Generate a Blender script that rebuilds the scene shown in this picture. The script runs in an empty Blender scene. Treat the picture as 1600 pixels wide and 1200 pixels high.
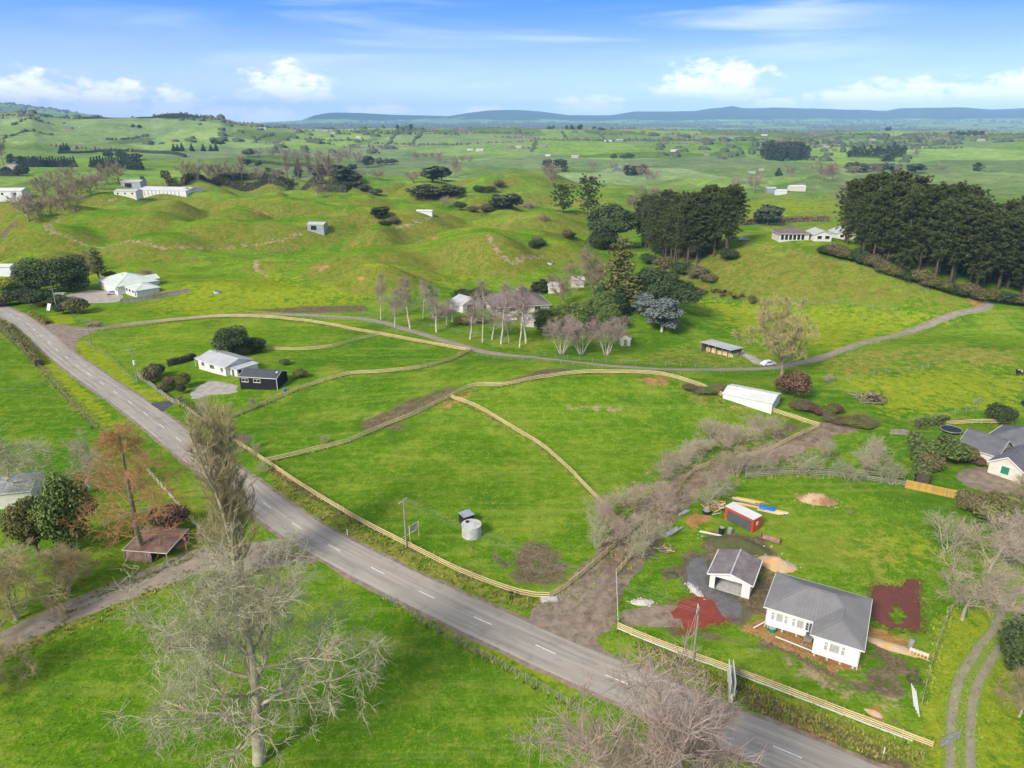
import bpy, bmesh, math, random
import numpy as np
from mathutils import Vector, Matrix, geometry
R = math.radians
scene = bpy.context.scene
COL = scene.collection
# ------------------------------------------------------------------ camera
CAM_H = 64.0
PITCH = R(20.3)
LENS = 25.0
cam_d = bpy.data.cameras.new('camera'); cam = bpy.data.objects.new('camera', cam_d); COL.objects.link(cam)
cam.location = (0, 0, CAM_H); cam.rotation_euler = (math.pi/2 - PITCH, 0, 0)
cam_d.sensor_width = 36; cam_d.lens = LENS; cam_d.clip_start = 0.5; cam_d.clip_end = 120000
scene.camera = cam
# ------------------------------------------------------------------ render / exposure
scene.render.engine = 'CYCLES'
scene.cycles.use_denoising = True
scene.cycles.max_bounces = 5; scene.cycles.diffuse_bounces = 2; scene.cycles.glossy_bounces = 2
scene.cycles.transmission_bounces = 2; scene.cycles.volume_bounces = 0; scene.cycles.transparent_max_bounces = 4
scene.view_settings.view_transform = 'Standard'; scene.view_settings.look = 'None'
scene.view_settings.exposure = 1.78; scene.view_settings.gamma = 1.0
# ------------------------------------------------------------------ sun
SUN_EL = R(36); SUN_DIR = Vector((-0.64*math.cos(SUN_EL), -0.77*math.cos(SUN_EL), math.sin(SUN_EL))).normalized()
sun_d = bpy.data.lights.new('sun', 'SUN'); sun = bpy.data.objects.new('sun', sun_d); COL.objects.link(sun)
sun_d.energy = 1.5; sun_d.angle = R(16); sun_d.color = (1.0, 0.93, 0.80)
sun.rotation_euler = SUN_DIR.to_track_quat('Z', 'Y').to_euler()
# ------------------------------------------------------------------ world
world = bpy.data.worlds.new('World'); scene.world = world; world.use_nodes = True
nt = world.node_tree; nt.nodes.clear()
class NB:
    """tiny node-building helper"""
    def __init__(s, tree): s.t = tree
    def n(s, kind, **kw):
        nd = s.t.nodes.new(kind)
        for k, v in kw.items():
            if k.startswith('_'): setattr(nd, k[1:], v)
        return nd
    def link(s, a, b): s.t.links.new(a, b)
    def put(s, sock, v):
        if hasattr(v, 'is_output'): s.link(v, sock)
        elif v is not None: sock.default_value = v
    def math(s, op, a, b=None, c=None, clamp=False):
        nd = s.t.nodes.new('ShaderNodeMath'); nd.operation = op; nd.use_clamp = clamp
        s.put(nd.inputs[0], a); s.put(nd.inputs[1], b); s.put(nd.inputs[2], c); return nd.outputs[0]
    def vmath(s, op, a, b=None):
        nd = s.t.nodes.new('ShaderNodeVectorMath'); nd.operation = op
        s.put(nd.inputs[0], a); s.put(nd.inputs[1], b); return nd.outputs[0]
    def mix(s, f, a, b, kind='MIX'):
        nd = s.t.nodes.new('ShaderNodeMix'); nd.data_type = 'RGBA'; nd.blend_type = kind
        s.put(nd.inputs[0], f); s.put(nd.inputs[6], col4(a)); s.put(nd.inputs[7], col4(b)); return nd.outputs[2]
    def noise(s, vec, scale, detail=3, rough=0.55, dist=0.0):
        nd = s.t.nodes.new('ShaderNodeTexNoise'); s.put(nd.inputs['Vector'], vec)
        nd.inputs['Scale'].default_value = scale; nd.inputs['Detail'].default_value = detail
        nd.inputs['Roughness'].default_value = rough; nd.inputs['Distortion'].default_value = dist
        return nd.outputs['Fac']
    def ramp(s, f, lo, hi, a=0.0, b=1.0):
        nd = s.t.nodes.new('ShaderNodeMapRange'); nd.interpolation_type = 'SMOOTHSTEP'
        s.put(nd.inputs[0], f); s.put(nd.inputs[1], lo); s.put(nd.inputs[2], hi); s.put(nd.inputs[3], a); s.put(nd.inputs[4], b)
        return nd.outputs[0]
    def scalev(s, vec, sc, loc=(0, 0, 0)):
        nd = s.t.nodes.new('ShaderNodeMapping'); s.put(nd.inputs[0], vec); nd.inputs[3].default_value = sc; nd.inputs[1].default_value = loc
        return nd.outputs[0]
def col4(c):
    if isinstance(c, (tuple, list)) and len(c) == 3: return (c[0], c[1], c[2], 1.0)
    return c
F_PX = 1600*LENS/36.0
SP, CP = math.sin(PITCH), math.cos(PITCH)
def ray(px, py):
    x = (px-800)/F_PX; y = (py-600)/F_PX
    return (x, CP - y*SP, -SP - y*CP)
def azel(px, py):
    d = ray(px, py); h = math.hypot(d[0], d[1])
    return math.atan2(d[0], d[1]), d[2]/h
w = NB(nt)
tc = w.n('ShaderNodeTexCoord'); sep = w.n('ShaderNodeSeparateXYZ'); w.link(tc.outputs['Generated'], sep.inputs[0])
sx, sy, sz = sep.outputs
sky = w.n('ShaderNodeTexSky'); sky.sky_type = 'NISHITA'; sky.sun_disc = False
sky.sun_elevation = SUN_EL; sky.sun_rotation = math.atan2(SUN_DIR.x, SUN_DIR.y)
sky.altitude = 300; sky.air_density = 1.0; sky.dust_density = 0.35; sky.ozone_density = 2.0
# the blue deepens quickly above the horizon, as in the photograph: the elevation is read stretched
comb = w.n('ShaderNodeCombineXYZ'); w.link(sx, comb.inputs[0]); w.link(sy, comb.inputs[1])
w.link(w.math('MULTIPLY_ADD', w.math('MAXIMUM', sz, 0.0), 6.0, 0.12), comb.inputs[2])
w.link(w.vmath('NORMALIZE', comb.outputs[0]), sky.inputs[0])
u = w.math('ARCTAN2', sx, sy)
v = w.math('DIVIDE', sz, w.math('SQRT', w.math('ADD', w.math('MULTIPLY', sx, sx), w.math('MULTIPLY', sy, sy))))
uv = w.n('ShaderNodeCombineXYZ'); w.link(u, uv.inputs[0]); w.link(v, uv.inputs[1]); uv = uv.outputs[0]
n1 = w.noise(w.scalev(uv, (30, 62, 1)), 1.0, 6, 0.62)
n2 = w.noise(w.scalev(uv, (70, 110, 1), (3, 5, 0)), 1.0, 4, 0.6)
nn = w.math('ADD', w.math('MULTIPLY', n1, 0.75), w.math('MULTIPLY', n2, 0.25))
cum = None
# cumulus: centre pixel, half width, half height (pixels of the photograph), opacity
for (cx, cy, hw, hh, op) in [(455, 131, 85, 24, .95), (40, 150, 110, 26, 1.0), (165, 153, 90, 24, 1.0), (272, 163, 75, 19, 1.0), (410, 178, 60, 12, .9), (330, 176, 60, 10, .8),
                             (1115, 125, 108, 27, 1.0), (925, 161, 72, 12, .95), (1350, 152, 100, 22, 1.0), (1475, 151, 100, 24, 1.0), (1590, 143, 75, 24, 1.0),
                             (590, 169, 55, 9, .85), (760, 172, 50, 8, .8), (1215, 163, 44, 8, .9), (-150, 140, 110, 24, .8), (1800, 140, 120, 24, .8)]:
    a0, e0 = azel(cx, cy+hh*0.55)
    aw = hw/F_PX*0.96; eh = hh/F_PX*1.75
    du = w.math('DIVIDE', w.math('SUBTRACT', u, a0), aw)
    dv = w.math('DIVIDE', w.math('SUBTRACT', v, e0), eh)
    dvn = w.math('MULTIPLY', w.math('MINIMUM', dv, 0.0), 2.4)      # flat base
    dvp = w.math('MAXIMUM', dv, 0.0)
    r2 = w.math('ADD', w.math('MULTIPLY', du, du), w.math('ADD', w.math('MULTIPLY', dvn, dvn), w.math('MULTIPLY', dvp, dvp)))
    f = w.math('ADD', w.math('SUBTRACT', 0.84, w.math('MULTIPLY', r2, 0.95)), w.math('MULTIPLY', w.math('SUBTRACT', nn, 0.5), 3.6))
    soft = w.math('ADD', 0.55, w.math('MULTIPLY', dvn, 0.18))
    m = w.math('MULTIPLY', w.ramp(f, 0.0, 0.85), op)
    m = w.math('MULTIPLY', m, w.ramp(dv, -0.75, 0.35, 0.15, 1.0))
    cum = m if cum is None else w.math('MAXIMUM', cum, m)
# cirrus: long thin streaks everywhere above the horizon
cn = w.noise(w.scalev(uv, (2.6, 26, 1), (0.4, 0.2, 0)), 1.0, 5, 0.55, 0.6)
cn2 = w.noise(w.scalev(uv, (1.2, 7, 1), (2.0, 1.1, 0)), 1.0, 2, 0.5)
cir = w.math('MULTIPLY', w.ramp(cn, 0.44, 0.76), w.ramp(cn2, 0.36, 0.62))
cir = w.math('MULTIPLY', cir, 0.6)
base = w.n('ShaderNodeHueSaturation'); w.link(sky.outputs[0], base.inputs['Color'])
base.inputs['Saturation'].default_value = 1.3; base.inputs['Value'].default_value = 1.38
pale = w.mix(w.ramp(v, -0.02, 0.15, 0.85, 0.0), base.outputs[0], (3.55, 3.85, 4.5))
# high thin cloud thickens overhead (the soft, nearly shadowless light)
veil = w.math('MULTIPLY', w.ramp(v, 0.16, 0.55), w.ramp(w.noise(w.scalev(uv, (1.5, 3.0, 1)), 1.0, 4, .6), 0.25, 0.6, 0.55, 0.9))
cir = w.math('MAXIMUM', cir, veil)
pale = w.mix(1.0, pale, (0.97, 0.93, 1.02), 'MULTIPLY')
c1 = w.mix(cir, pale, w.mix(w.ramp(v, 0.14, 0.4), (3.9, 4.15, 4.5), (2.15, 2.08, 1.95)))
c2 = w.mix(cum, c1, (4.9, 4.85, 4.85))
bg = w.n('ShaderNodeBackground'); w.link(c2, bg.inputs[0]); bg.inputs[1].default_value = 0.095
world.cycles.sampling_method = 'MANUAL'; world.cycles.sample_map_resolution = 256
wo = w.n('ShaderNodeOutputWorld'); w.link(bg.outputs[0], wo.inputs[0])
# ------------------------------------------------------------------ numeric helpers
def vnoise(x, y, seed=0):
    xi = np.floor(x).astype(np.int64); yi = np.floor(y).astype(np.int64)
    fx = x-xi; fy = y-yi; fx = fx*fx*fx*(fx*(fx*6-15)+10); fy = fy*fy*fy*(fy*(fy*6-15)+10)
    def h(a, b):
        k = (a*374761393 + b*668265263 + seed*974634777) & 0xffffffff
        k = ((k ^ (k >> 13))*1274126177) & 0xffffffff
        return ((k ^ (k >> 16)) & 0xffff)/65535.0
    return (h(xi, yi)*(1-fx)+h(xi+1, yi)*fx)*(1-fy) + (h(xi, yi+1)*(1-fx)+h(xi+1, yi+1)*fx)*fy
def fbm(x, y, oct=4, seed=0, gain=0.5):
    s = np.zeros_like(x, dtype=float); a = 1.0; t = 0.0
    for o in range(oct):
        s += a*(vnoise(x*2**o + 17.3*o, y*2**o - 9.1*o, seed+o)-0.5); t += a; a *= gain
    return s/t*2
def sstep(x, a, b):
    t = np.clip((x-a)/(b-a), 0, 1); return t*t*(3-2*t)
def onplane(px, py, z=0.0):
    d = ray(px, py); t = (z-CAM_H)/d[2]
    return (d[0]*t, d[1]*t)
# ------------------------------------------------------------------ terrain
BUMPS = []   # x, y, rx, ry, rot, h, power
def bump(px, py, h, rx, ry, rot=0, z=None, p=1.0, dy=0.0):
    """a hummock whose crest is seen at pixel (px,py)"""
    x, y = onplane(px, py, h if z is None else z)
    BUMPS.append((x, y+dy, rx, ry, R(rot), h, p))
# mid-left hummock country
bump(330, 296, 9.0, 105, 40, 4, p=2.2)      # plateau with the milking shed
bump(210, 292, 9.0, 80, 42, 0, p=2.0)
bump(203, 338, 6.5, 19, 9, -5); bump(354, 330, 11.5, 19, 14, 0); bump(267, 350, 8.6, 30, 11, 5)
bump(472, 314, 15.2, 44, 22, -4); bump(505, 345, 7.2, 30, 11, 0); bump(545, 329, 10.0, 19, 17, 0)
bump(400, 352, 3.9, 28, 8, 0); bump(310, 372, 3.4, 35, 8, 3)
bump(598, 355, 10.0, 17, 12, 0); bump(700, 352, 6.7, 35, 12, -3); bump(660, 345, 7.2, 30, 9, 0)
bump(767, 365, 16.8, 21, 17, -12); bump(705, 378, 12.3, 25, 14, 14); bump(640, 388, 8.9, 23, 12, 10)
bump(584, 410, 11.2, 19, 11, 0); bump(640, 418, 6.7, 18, 8, 0); bump(490, 398, 5.6, 28, 10, 0); bump(430, 405, 4.5, 24, 9, 0)
bump(838, 369, 8.9, 14, 10, 0); bump(880, 366, 6.7, 12, 8, 0)
bump(100, 362, 5.6, 28, 12, -6); bump(170, 385, 5.1, 29, 8, 6); bump(250, 395, 3.9, 28, 8, 6)
bump(330, 440, 3.4, 29, 14, 0); bump(480, 448, 3.4, 24, 12, 0); bump(80, 400, 4.5, 21, 13, 0)
_hr = random.Random(14); _pts = []
for _k in range(900):     # the lumpy hummock country between the road end and the pines
    _y = _hr.uniform(315, 720); _x = _y*_hr.uniform(-.68, .07)
    if math.hypot(_x-8, _y-262) < 75 or math.hypot(_x+150, _y-300) < 70: continue
    if all(math.hypot(_x-a, _y-b) > 28 for a, b in _pts):
        _pts.append((_x, _y)); _r = _hr.uniform(11, 23)*(1+(_y-315)/900)
        if _hr.random() < .72: BUMPS.append((_x, _y, _r*_hr.uniform(1.0, 1.9), _r, _hr.uniform(-.5, .5), _r*_hr.uniform(.50, .82), 1.3))
# rise and hollow behind
bump(560, 300, 6, 70, 30, 0); bump(640, 318, 6, 60, 22, 0)
bump(760, 262, 13, 120, 60, 0); bump(1000, 290, 13, 110, 50, -6); bump(900, 276, 10, 90, 45, 0); bump(690, 300, 8, 18, 26, 0)
bump(760, 298, 8, 30, 22, 0); bump(850, 300, 7, 40, 20, 10)
bump(1120, 272, 9, 110, 50, 0); bump(1260, 268, 10, 120, 60, 0); bump(1400, 290, 9, 120, 50, 0); bump(1520, 262, 10, 150, 60, 0)
bump(1300, 318, 8, 60, 30, 0); bump(1540, 300, 9, 80, 40, 0)
# pine hill on the right
bump(1215, 377, 17, 40, 42, -10, p=1.6); bump(1330, 395, 15, 50, 44, -28, p=1.6); bump(1430, 420, 12, 50, 40, -34, p=1.6)
bump(1330, 372, 12, 90, 50, 0, p=2.0); bump(1500, 380, 12, 80, 50, 0, p=2.0)
bump(1090, 395, 4, 40, 30, 0)
# near paddocks: a rounded knoll behind the middle fence, the bank under the birches, the right-hand rise
bump(900, 586, 4.2, 52, 20, 0, p=1.3); bump(720, 620, 2.4, 26, 14, 15); bump(1040, 600, 3.4, 30, 16, -8)
bump(560, 585, 2.2, 30, 14, 0); bump(985, 478, 5.0, 24, 20, 0)
bump(1480, 545, 3.0, 45, 20, 0); bump(1400, 585, 2.0, 40, 15, 0); bump(1560, 500, 3, 40, 20, 0)
# skyline profiles (azimuth -> height)
def profile(pts, D):
    a = []; h = []
    for px, py in pts:
        az, el = azel(px, py); a.append(az); h.append(CAM_H + el*D)
    o = np.argsort(a); return np.array(a)[o], np.array(h)[o]
RANGE_D = 13500.0
RA, RH = profile([(-400, 200), (200, 196), (400, 193), (470, 189), (490, 181), (515, 177), (560, 178), (620, 181), (700, 182), (735, 176), (760, 174), (800, 173.5), (850, 176), (890, 181), (955, 181), (990, 174.5), (1040, 175), (1085, 174), (1110, 170), (1130, 168.5), (1144, 166), (1160, 170), (1220, 171), (1300, 172), (1365, 174), (1385, 174), (1405, 170), (1450, 168.5), (1510, 170), (1550, 173), (1585, 171), (1620, 168), (1800, 172), (2100, 178)], RANGE_D)
LA, LH = profile([(-500, 178), (-150, 172), (0, 173), (25, 170.5), (45, 171), (60, 176), (78, 180), (110, 180), (150, 178.5), (170, 180), (200, 183), (235, 184), (258, 180), (285, 179.5), (310, 182), (345, 183), (360, 188), (420, 194), (520, 199), (700, 203)], 2700.0)
MA, MH = profile([(-500, 150), (-200, 158), (0, 162), (30, 163), (70, 168), (110, 174), (150, 181), (200, 190), (330, 196)], 9000.0)
def gnear(x, y):
    return 0.55*fbm(x/38, y/38, 3, 5) + 0.05*fbm(x/4.5, y/4.5, 2, 9)
def terrain(x, y):
    x = np.asarray(x, float); y = np.asarray(y, float)
    d = np.hypot(x, y); az = np.arctan2(x, y)
    z = gnear(x, y)*sstep(d, 60, 130)*(1-sstep(d, 900, 1600))
    acc = np.zeros_like(z)
    for (bx, by, rx, ry, rot, h, p) in BUMPS:
        ex = 2.6*max(rx, ry)
        m = np.nonzero((np.abs(x-bx) < ex) & (np.abs(y-by) < ex))[0]
        if len(m) == 0: continue
        xx = x[m]-bx; yy = y[m]-by; c, s = math.cos(rot), math.sin(rot)
        q = (((xx*c+yy*s)/rx)**2+((-xx*s+yy*c)/ry)**2)**p
        acc[m] += (h*np.exp(-q))**3.0
    z = z + acc**(1/3.0)
    k = sstep(d, 230, 520)
    lump = np.abs(fbm(x/85+3.1, y/60, 3, 21))
    z = z + k*(1-sstep(d, 900, 1500))*(lump*7.5-2.4 + 1.6*fbm(x/34, y/26, 2, 23))
    z = z + sstep(d, 420, 1100)*(1-sstep(d, 5000, 9000))*(fbm(x/330, y/230, 4, 33)*13.0 + fbm(x/1100, y/800, 2, 41)*16 - 6)
    lh = np.interp(az, LA, LH)*.88
    w_ = np.exp(-((d-2700)/720.0)**2)
    z = z + w_*np.clip(lh+6, 0, None)*(1+0.16*fbm(x/330, y/330, 4, 51)) + np.exp(-((d-2150)/420.0)**2)*np.clip(lh-12, 0, None)*0.45*(0.7+0.9*fbm(x/260, y/260, 3, 57))
    mh = np.interp(az, MA, MH); z = z + np.exp(-((d-9000)/1500.0)**2)*np.clip(mh, 0, None)
    rh = np.interp(az, RA, RH)
    sp = fbm(x/900, y/900, 5, 61)
    z = z + np.exp(-np.abs((d-RANGE_D)/(1900.0+500*sp))**1.7)*np.clip(rh+10, 0, None)*(1+0.10*sp)
    return z
# the ground is meshed on a polar grid round the survey point; everything else is draped on that mesh
G_AZ = np.concatenate([np.radians(np.arange(-180, -46, 4.0)), np.radians(np.arange(-44.0, 44.01, 0.145)), np.radians(np.arange(46, 180.01, 4.0))])
G_R = np.concatenate([[0.5, 10, 20, 30], np.geomspace(40, 620, 590), np.geomspace(626, 19000, 390)])
_A, _R = np.meshgrid(G_AZ, G_R); G_X = (_R*np.sin(_A)).ravel(); G_Y = (_R*np.cos(_A)).ravel(); G_Z = terrain(G_X, G_Y)
_Z2 = G_Z.reshape(len(G_R), len(G_AZ))
def drape(x, y):
    x = np.asarray(x, float); y = np.asarray(y, float)
    r = np.clip(np.hypot(x, y), 0.6, 18990); a = np.clip(np.arctan2(x, y), G_AZ[0], G_AZ[-1]-1e-9)
    i = np.clip(np.searchsorted(G_R, r)-1, 0, len(G_R)-2); j = np.clip(np.searchsorted(G_AZ, a)-1, 0, len(G_AZ)-2)
    t = (r-G_R[i])/(G_R[i+1]-G_R[i]); s = (a-G_AZ[j])/(G_AZ[j+1]-G_AZ[j])
    return (_Z2[i, j]*(1-s)+_Z2[i, j+1]*s)*(1-t) + (_Z2[i+1, j]*(1-s)+_Z2[i+1, j+1]*s)*t
def tz(x, y): return float(drape(x, y))
_T = np.concatenate([np.linspace(30, 400, 760), np.geomspace(400.5, 15500, 1500)])
_cache = {}
def G(px, py):
    """ground point (x, y, z) that the survey photograph shows at a pixel"""
    k = (px, py)
    if k in _cache: return _cache[k]
    d = ray(px, py); L = math.hypot(d[0], d[1]); t = _T/L
    for _ in range(3):
        below = CAM_H + d[2]*t < drape(d[0]*t, d[1]*t)
        i = int(np.argmax(below)) if below.any() else len(t)-1
        i = max(i, 1); t = np.linspace(t[i-1], t[i], 40)
    b = t[20]; x, y = d[0]*b, d[1]*b
    _cache[k] = (x, y, tz(x, y)); return _cache[k]
def G2(p):
    g = G(*p); return (g[0], g[1])
# ------------------------------------------------------------------ materials
MATS = {}
def newmat(name):
    m = bpy.data.materials.new(name); m.use_nodes = True; t = m.node_tree; t.nodes.clear()
    b = NB(t); p = b.n('ShaderNodeBsdfPrincipled'); o = b.n('ShaderNodeOutputMaterial'); b.link(p.outputs[0], o.inputs[0])
    MATS[name] = m; return m, b, p
def mat(name, c, rough=0.7, var=0.25, scale=1.0, bump=0.0, bscale=None, spec=0.3, metal=0.0, c2=None, world=False, rnd=0.0, trans=0.0):
    """plain procedural surface: colour broken up by two noises, optional bump, optional per-object variation"""
    m, b, p = newmat(name)
    if world: vec = b.n('ShaderNodeNewGeometry').outputs['Position']
    else: vec = b.n('ShaderNodeTexCoord').outputs['Object']
    n = b.noise(vec, scale, 5, 0.65)
    if c2 is None: c2 = tuple(x*(1-var) for x in c); c1 = tuple(min(1, x*(1+var*0.6)) for x in c)
    else: c1 = c
    col = b.mix(b.ramp(n, 0.32, 0.68), c1, c2)
    if rnd > 0:
        oi = b.n('ShaderNodeObjectInfo'); h = b.n('ShaderNodeHueSaturation'); b.link(col, h.inputs['Color'])
        b.link(b.math('MULTIPLY_ADD', oi.outputs['Random'], rnd, 1-rnd/2), h.inputs['Value'])
        b.link(b.math('MULTIPLY_ADD', oi.outputs['Random'], rnd*0.12, 0.5-rnd*0.06), h.inputs['Hue']); col = h.outputs[0]
    b.put(p.inputs['Base Color'], col); p.inputs['Roughness'].default_value = rough
    p.inputs['Metallic'].default_value = metal; p.inputs['Specular IOR Level'].default_value = spec
    if bump > 0:
        bn = b.n('ShaderNodeBump'); bn.inputs['Strength'].default_value = bump; bn.inputs['Distance'].default_value = 0.05
        b.link(b.noise(vec, bscale or scale*4, 4, 0.6), bn.inputs['Height']); b.link(bn.outputs[0], p.inputs['Normal'])
    return m
def leafmat(name, ca, cb, rnd=0.25, rough=0.6):
    """foliage: colour varies leaf by leaf (face position) and tree by tree; a little light passes through"""
    m, b, p = newmat(name)
    g = b.n('ShaderNodeTexCoord').outputs['Object']
    n = b.noise(g, 0.55, 3, 0.6); n2 = b.noise(g, 6.0, 2, 0.5)
    f = b.math('ADD', b.math('MULTIPLY', n, 0.55), b.math('MULTIPLY', n2, 0.45))
    col = b.mix(b.ramp(f, 0.35, 0.65), ca, cb)
    oi = b.n('ShaderNodeObjectInfo'); h = b.n('ShaderNodeHueSaturation'); b.link(col, h.inputs['Color'])
    b.link(b.math('MULTIPLY_ADD', oi.outputs['Random'], rnd, 1-rnd/2), h.inputs['Value'])
    b.link(b.math('MULTIPLY_ADD', oi.outputs['Random'], 0.03, 0.485), h.inputs['Hue'])
    b.link(h.outputs[0], p.inputs['Base Color']); p.inputs['Roughness'].default_value = rough; p.inputs['Specular IOR Level'].default_value = 0.25
    return m
# paint, metal, timber
mat('white_paint', (0.70, 0.69, 0.66), 0.55, 0.10, 0.8, 0.15, 14)
mat('white_trim', (0.72, 0.72, 0.70), 0.45, 0.06, 1.0)
mat('cream_paint', (0.66, 0.62, 0.52), 0.6, 0.12, 0.8)
mat('pale_green_wall', (0.62, 0.66, 0.62), 0.6, 0.10, 0.8)
mat('black_paint', (0.018, 0.018, 0.019), 0.6, 0.3, 1.2, 0.2, 8)
mat('grey_roof', (0.20, 0.195, 0.195), 0.5, 0.10, 0.5, spec=0.4)
mat('light_roof', (0.44, 0.45, 0.455), 0.5, 0.12, 0.35, spec=0.4)
mat('pale_green_roof', (0.55, 0.60, 0.53), 0.5, 0.12, 0.3, spec=0.4)
mat('white_roof', (0.64, 0.635, 0.62), 0.5, 0.10, 0.25, spec=0.4)
mat('charcoal_roof', (0.075, 0.078, 0.088), 0.55, 0.15, 0.5, spec=0.4)
mat('slate_roof', (0.13, 0.13, 0.145), 0.6, 0.18, 0.6)
mat('brown_roof', (0.17, 0.135, 0.13), 0.7, 0.25, 0.6)
mat('mauve_roof', (0.21, 0.18, 0.18), 0.7, 0.28, 0.7, 0.2, 5)
mat('rusty_iron', (0.22, 0.10, 0.065), 0.8, 0.4, 0.9, 0.2, 6, c2=(0.33, 0.24, 0.20))
mat('galvanised', (0.42, 0.44, 0.46), 0.45, 0.2, 0.8, metal=0.5)
mat('concrete', (0.48, 0.48, 0.45), 0.85, 0.2, 1.2, 0.2, 10)
mat('opening_shade', (0.02, 0.018, 0.016), 0.9, 0.3, 1.0)  # near-black panel colour, paints the shade inside open doorways
mat('glass', (0.02, 0.024, 0.028), 0.12, 0.2, 0.5, spec=0.3)
mat('new_timber', (0.72, 0.57, 0.30), 0.75, 0.22, 1.5, c2=(0.60, 0.46, 0.23), rnd=0.22)
mat('post_timber', (0.34, 0.24, 0.13), 0.85, 0.3, 1.5, rnd=0.25)
mat('grey_timber', (0.29, 0.26, 0.22), 0.9, 0.3, 1.5, rnd=0.25)
mat('orange_timber', (0.56, 0.34, 0.08), 0.75, 0.2, 1.2, rnd=0.18)
mat('fence_white', (0.66, 0.64, 0.56), 0.7, 0.15, 1.2)
mat('red_paint', (0.52, 0.065, 0.025), 0.5, 0.15, 0.8)
mat('door_grey', (0.09, 0.095, 0.10), 0.6, 0.15, 0.8)
mat('blue_plastic', (0.03, 0.16, 0.5), 0.5, 0.2, 2.0)
mat('green_plastic', (0.02, 0.22, 0.12), 0.5, 0.2, 2.0)
mat('black_plastic', (0.02, 0.021, 0.023), 0.5, 0.3, 2.0)
mat('car_silver', (0.55, 0.57, 0.60), 0.3, 0.05, 0.5, spec=0.5, metal=0.3)
mat('car_white', (0.78, 0.79, 0.80), 0.3, 0.05, 0.5, spec=0.5)
mat('tyre', (0.015, 0.015, 0.016), 0.8, 0.2, 2)
mat('wire', (0.30, 0.30, 0.30), 0.5, 0.1, 1.0)
mat('cow_black', (0.02, 0.018, 0.016), 0.8, 0.3, 2.0)
mat('cow_brown', (0.13, 0.06, 0.03), 0.8, 0.3, 2.0)
mat('cow_white', (0.62, 0.58, 0.5), 0.8, 0.2, 2.0)
# earth
mat('clay_heap', (0.52, 0.29, 0.12), 0.95, 0.3, 0.8, 0.6, 3.0, c2=(0.46, 0.38, 0.26))
mat('tan_heap', (0.50, 0.37, 0.22), 0.95, 0.3, 0.35, 0.6, 3.0, c2=(0.27, 0.14, 0.06))
mat('dark_heap', (0.075, 0.062, 0.03), 0.95, 0.4, 0.9, 0.7, 3.0, c2=(0.08, 0.10, 0.03))
mat('white_gravel', (0.50, 0.47, 0.42), 0.95, 0.25, 2.0, 0.6, 6.0)
mat('stone', (0.45, 0.40, 0.33), 0.95, 0.3, 2.0, 0.4, 6.0, rnd=0.4)
mat('bark_grey', (0.24, 0.20, 0.15), 0.95, 0.35, 2.0, 0.5, 5.0)
mat('bark_lichen', (0.46, 0.43, 0.30), 0.95, 0.3, 0.9, 0.3, 6.0, c2=(0.27, 0.22, 0.14))
mat('bark_pale', (0.52, 0.46, 0.37), 0.9, 0.3, 2.0, 0.3, 5.0)
mat('bark_dark', (0.09, 0.068, 0.05), 0.95, 0.35, 2.0, 0.4, 5.0)
mat('bark_pine', (0.11, 0.085, 0.065), 0.95, 0.35, 1.5, 0.4, 5.0)
mat('twig_brown', (0.33, 0.25, 0.18), 0.95, 0.25, 0.5, rnd=0.35)
mat('twig_pink', (0.51, 0.40, 0.31), 0.95, 0.25, 0.5, rnd=0.25)
mat('twig_lichen', (0.46, 0.435, 0.285), 0.95, 0.25, 0.6, c2=(0.34, 0.29, 0.185), rnd=0.2)
mat('twig_yellow', (0.50, 0.43, 0.19), 0.95, 0.25, 0.5, rnd=0.2)
mat('twig_olive', (0.44, 0.36, 0.18), 0.95, 0.3, 0.4, rnd=0.2)
mat('twig_rust', (0.52, 0.25, 0.12), 0.95, 0.3, 0.5, c2=(0.42, 0.27, 0.10), rnd=0.2)
mat('twig_birch', (0.40, 0.31, 0.26), 0.95, 0.3, 0.6, rnd=0.25)
leafmat('leaf_pine', (0.046, 0.066, 0.021), (0.125, 0.138, 0.044))
leafmat('leaf_dark', (0.036, 0.062, 0.020), (0.090, 0.120, 0.036))
leafmat('leaf_mid', (0.070, 0.115, 0.022), (0.16, 0.21, 0.042))
leafmat('leaf_olive', (0.105, 0.12, 0.028), (0.20, 0.19, 0.05))
leafmat('leaf_silver', (0.21, 0.23, 0.22), (0.10, 0.12, 0.10))
leafmat('leaf_yellow', (0.28, 0.25, 0.03), (0.16, 0.17, 0.03))
leafmat('leaf_russet', (0.17, 0.085, 0.05), (0.09, 0.065, 0.035))
leafmat('leaf_far', (0.045, 0.066, 0.03), (0.095, 0.115, 0.05), rnd=0.6)
leafmat('leaf_scrub', (0.19, 0.145, 0.07), (0.10, 0.105, 0.045))
mat('far_bare', (0.19, 0.155, 0.115), 0.95, 0.3, 0.02)
leafmat('leaf_pinkbloom', (0.45, 0.24, 0.24), (0.30, 0.20, 0.16))
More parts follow.
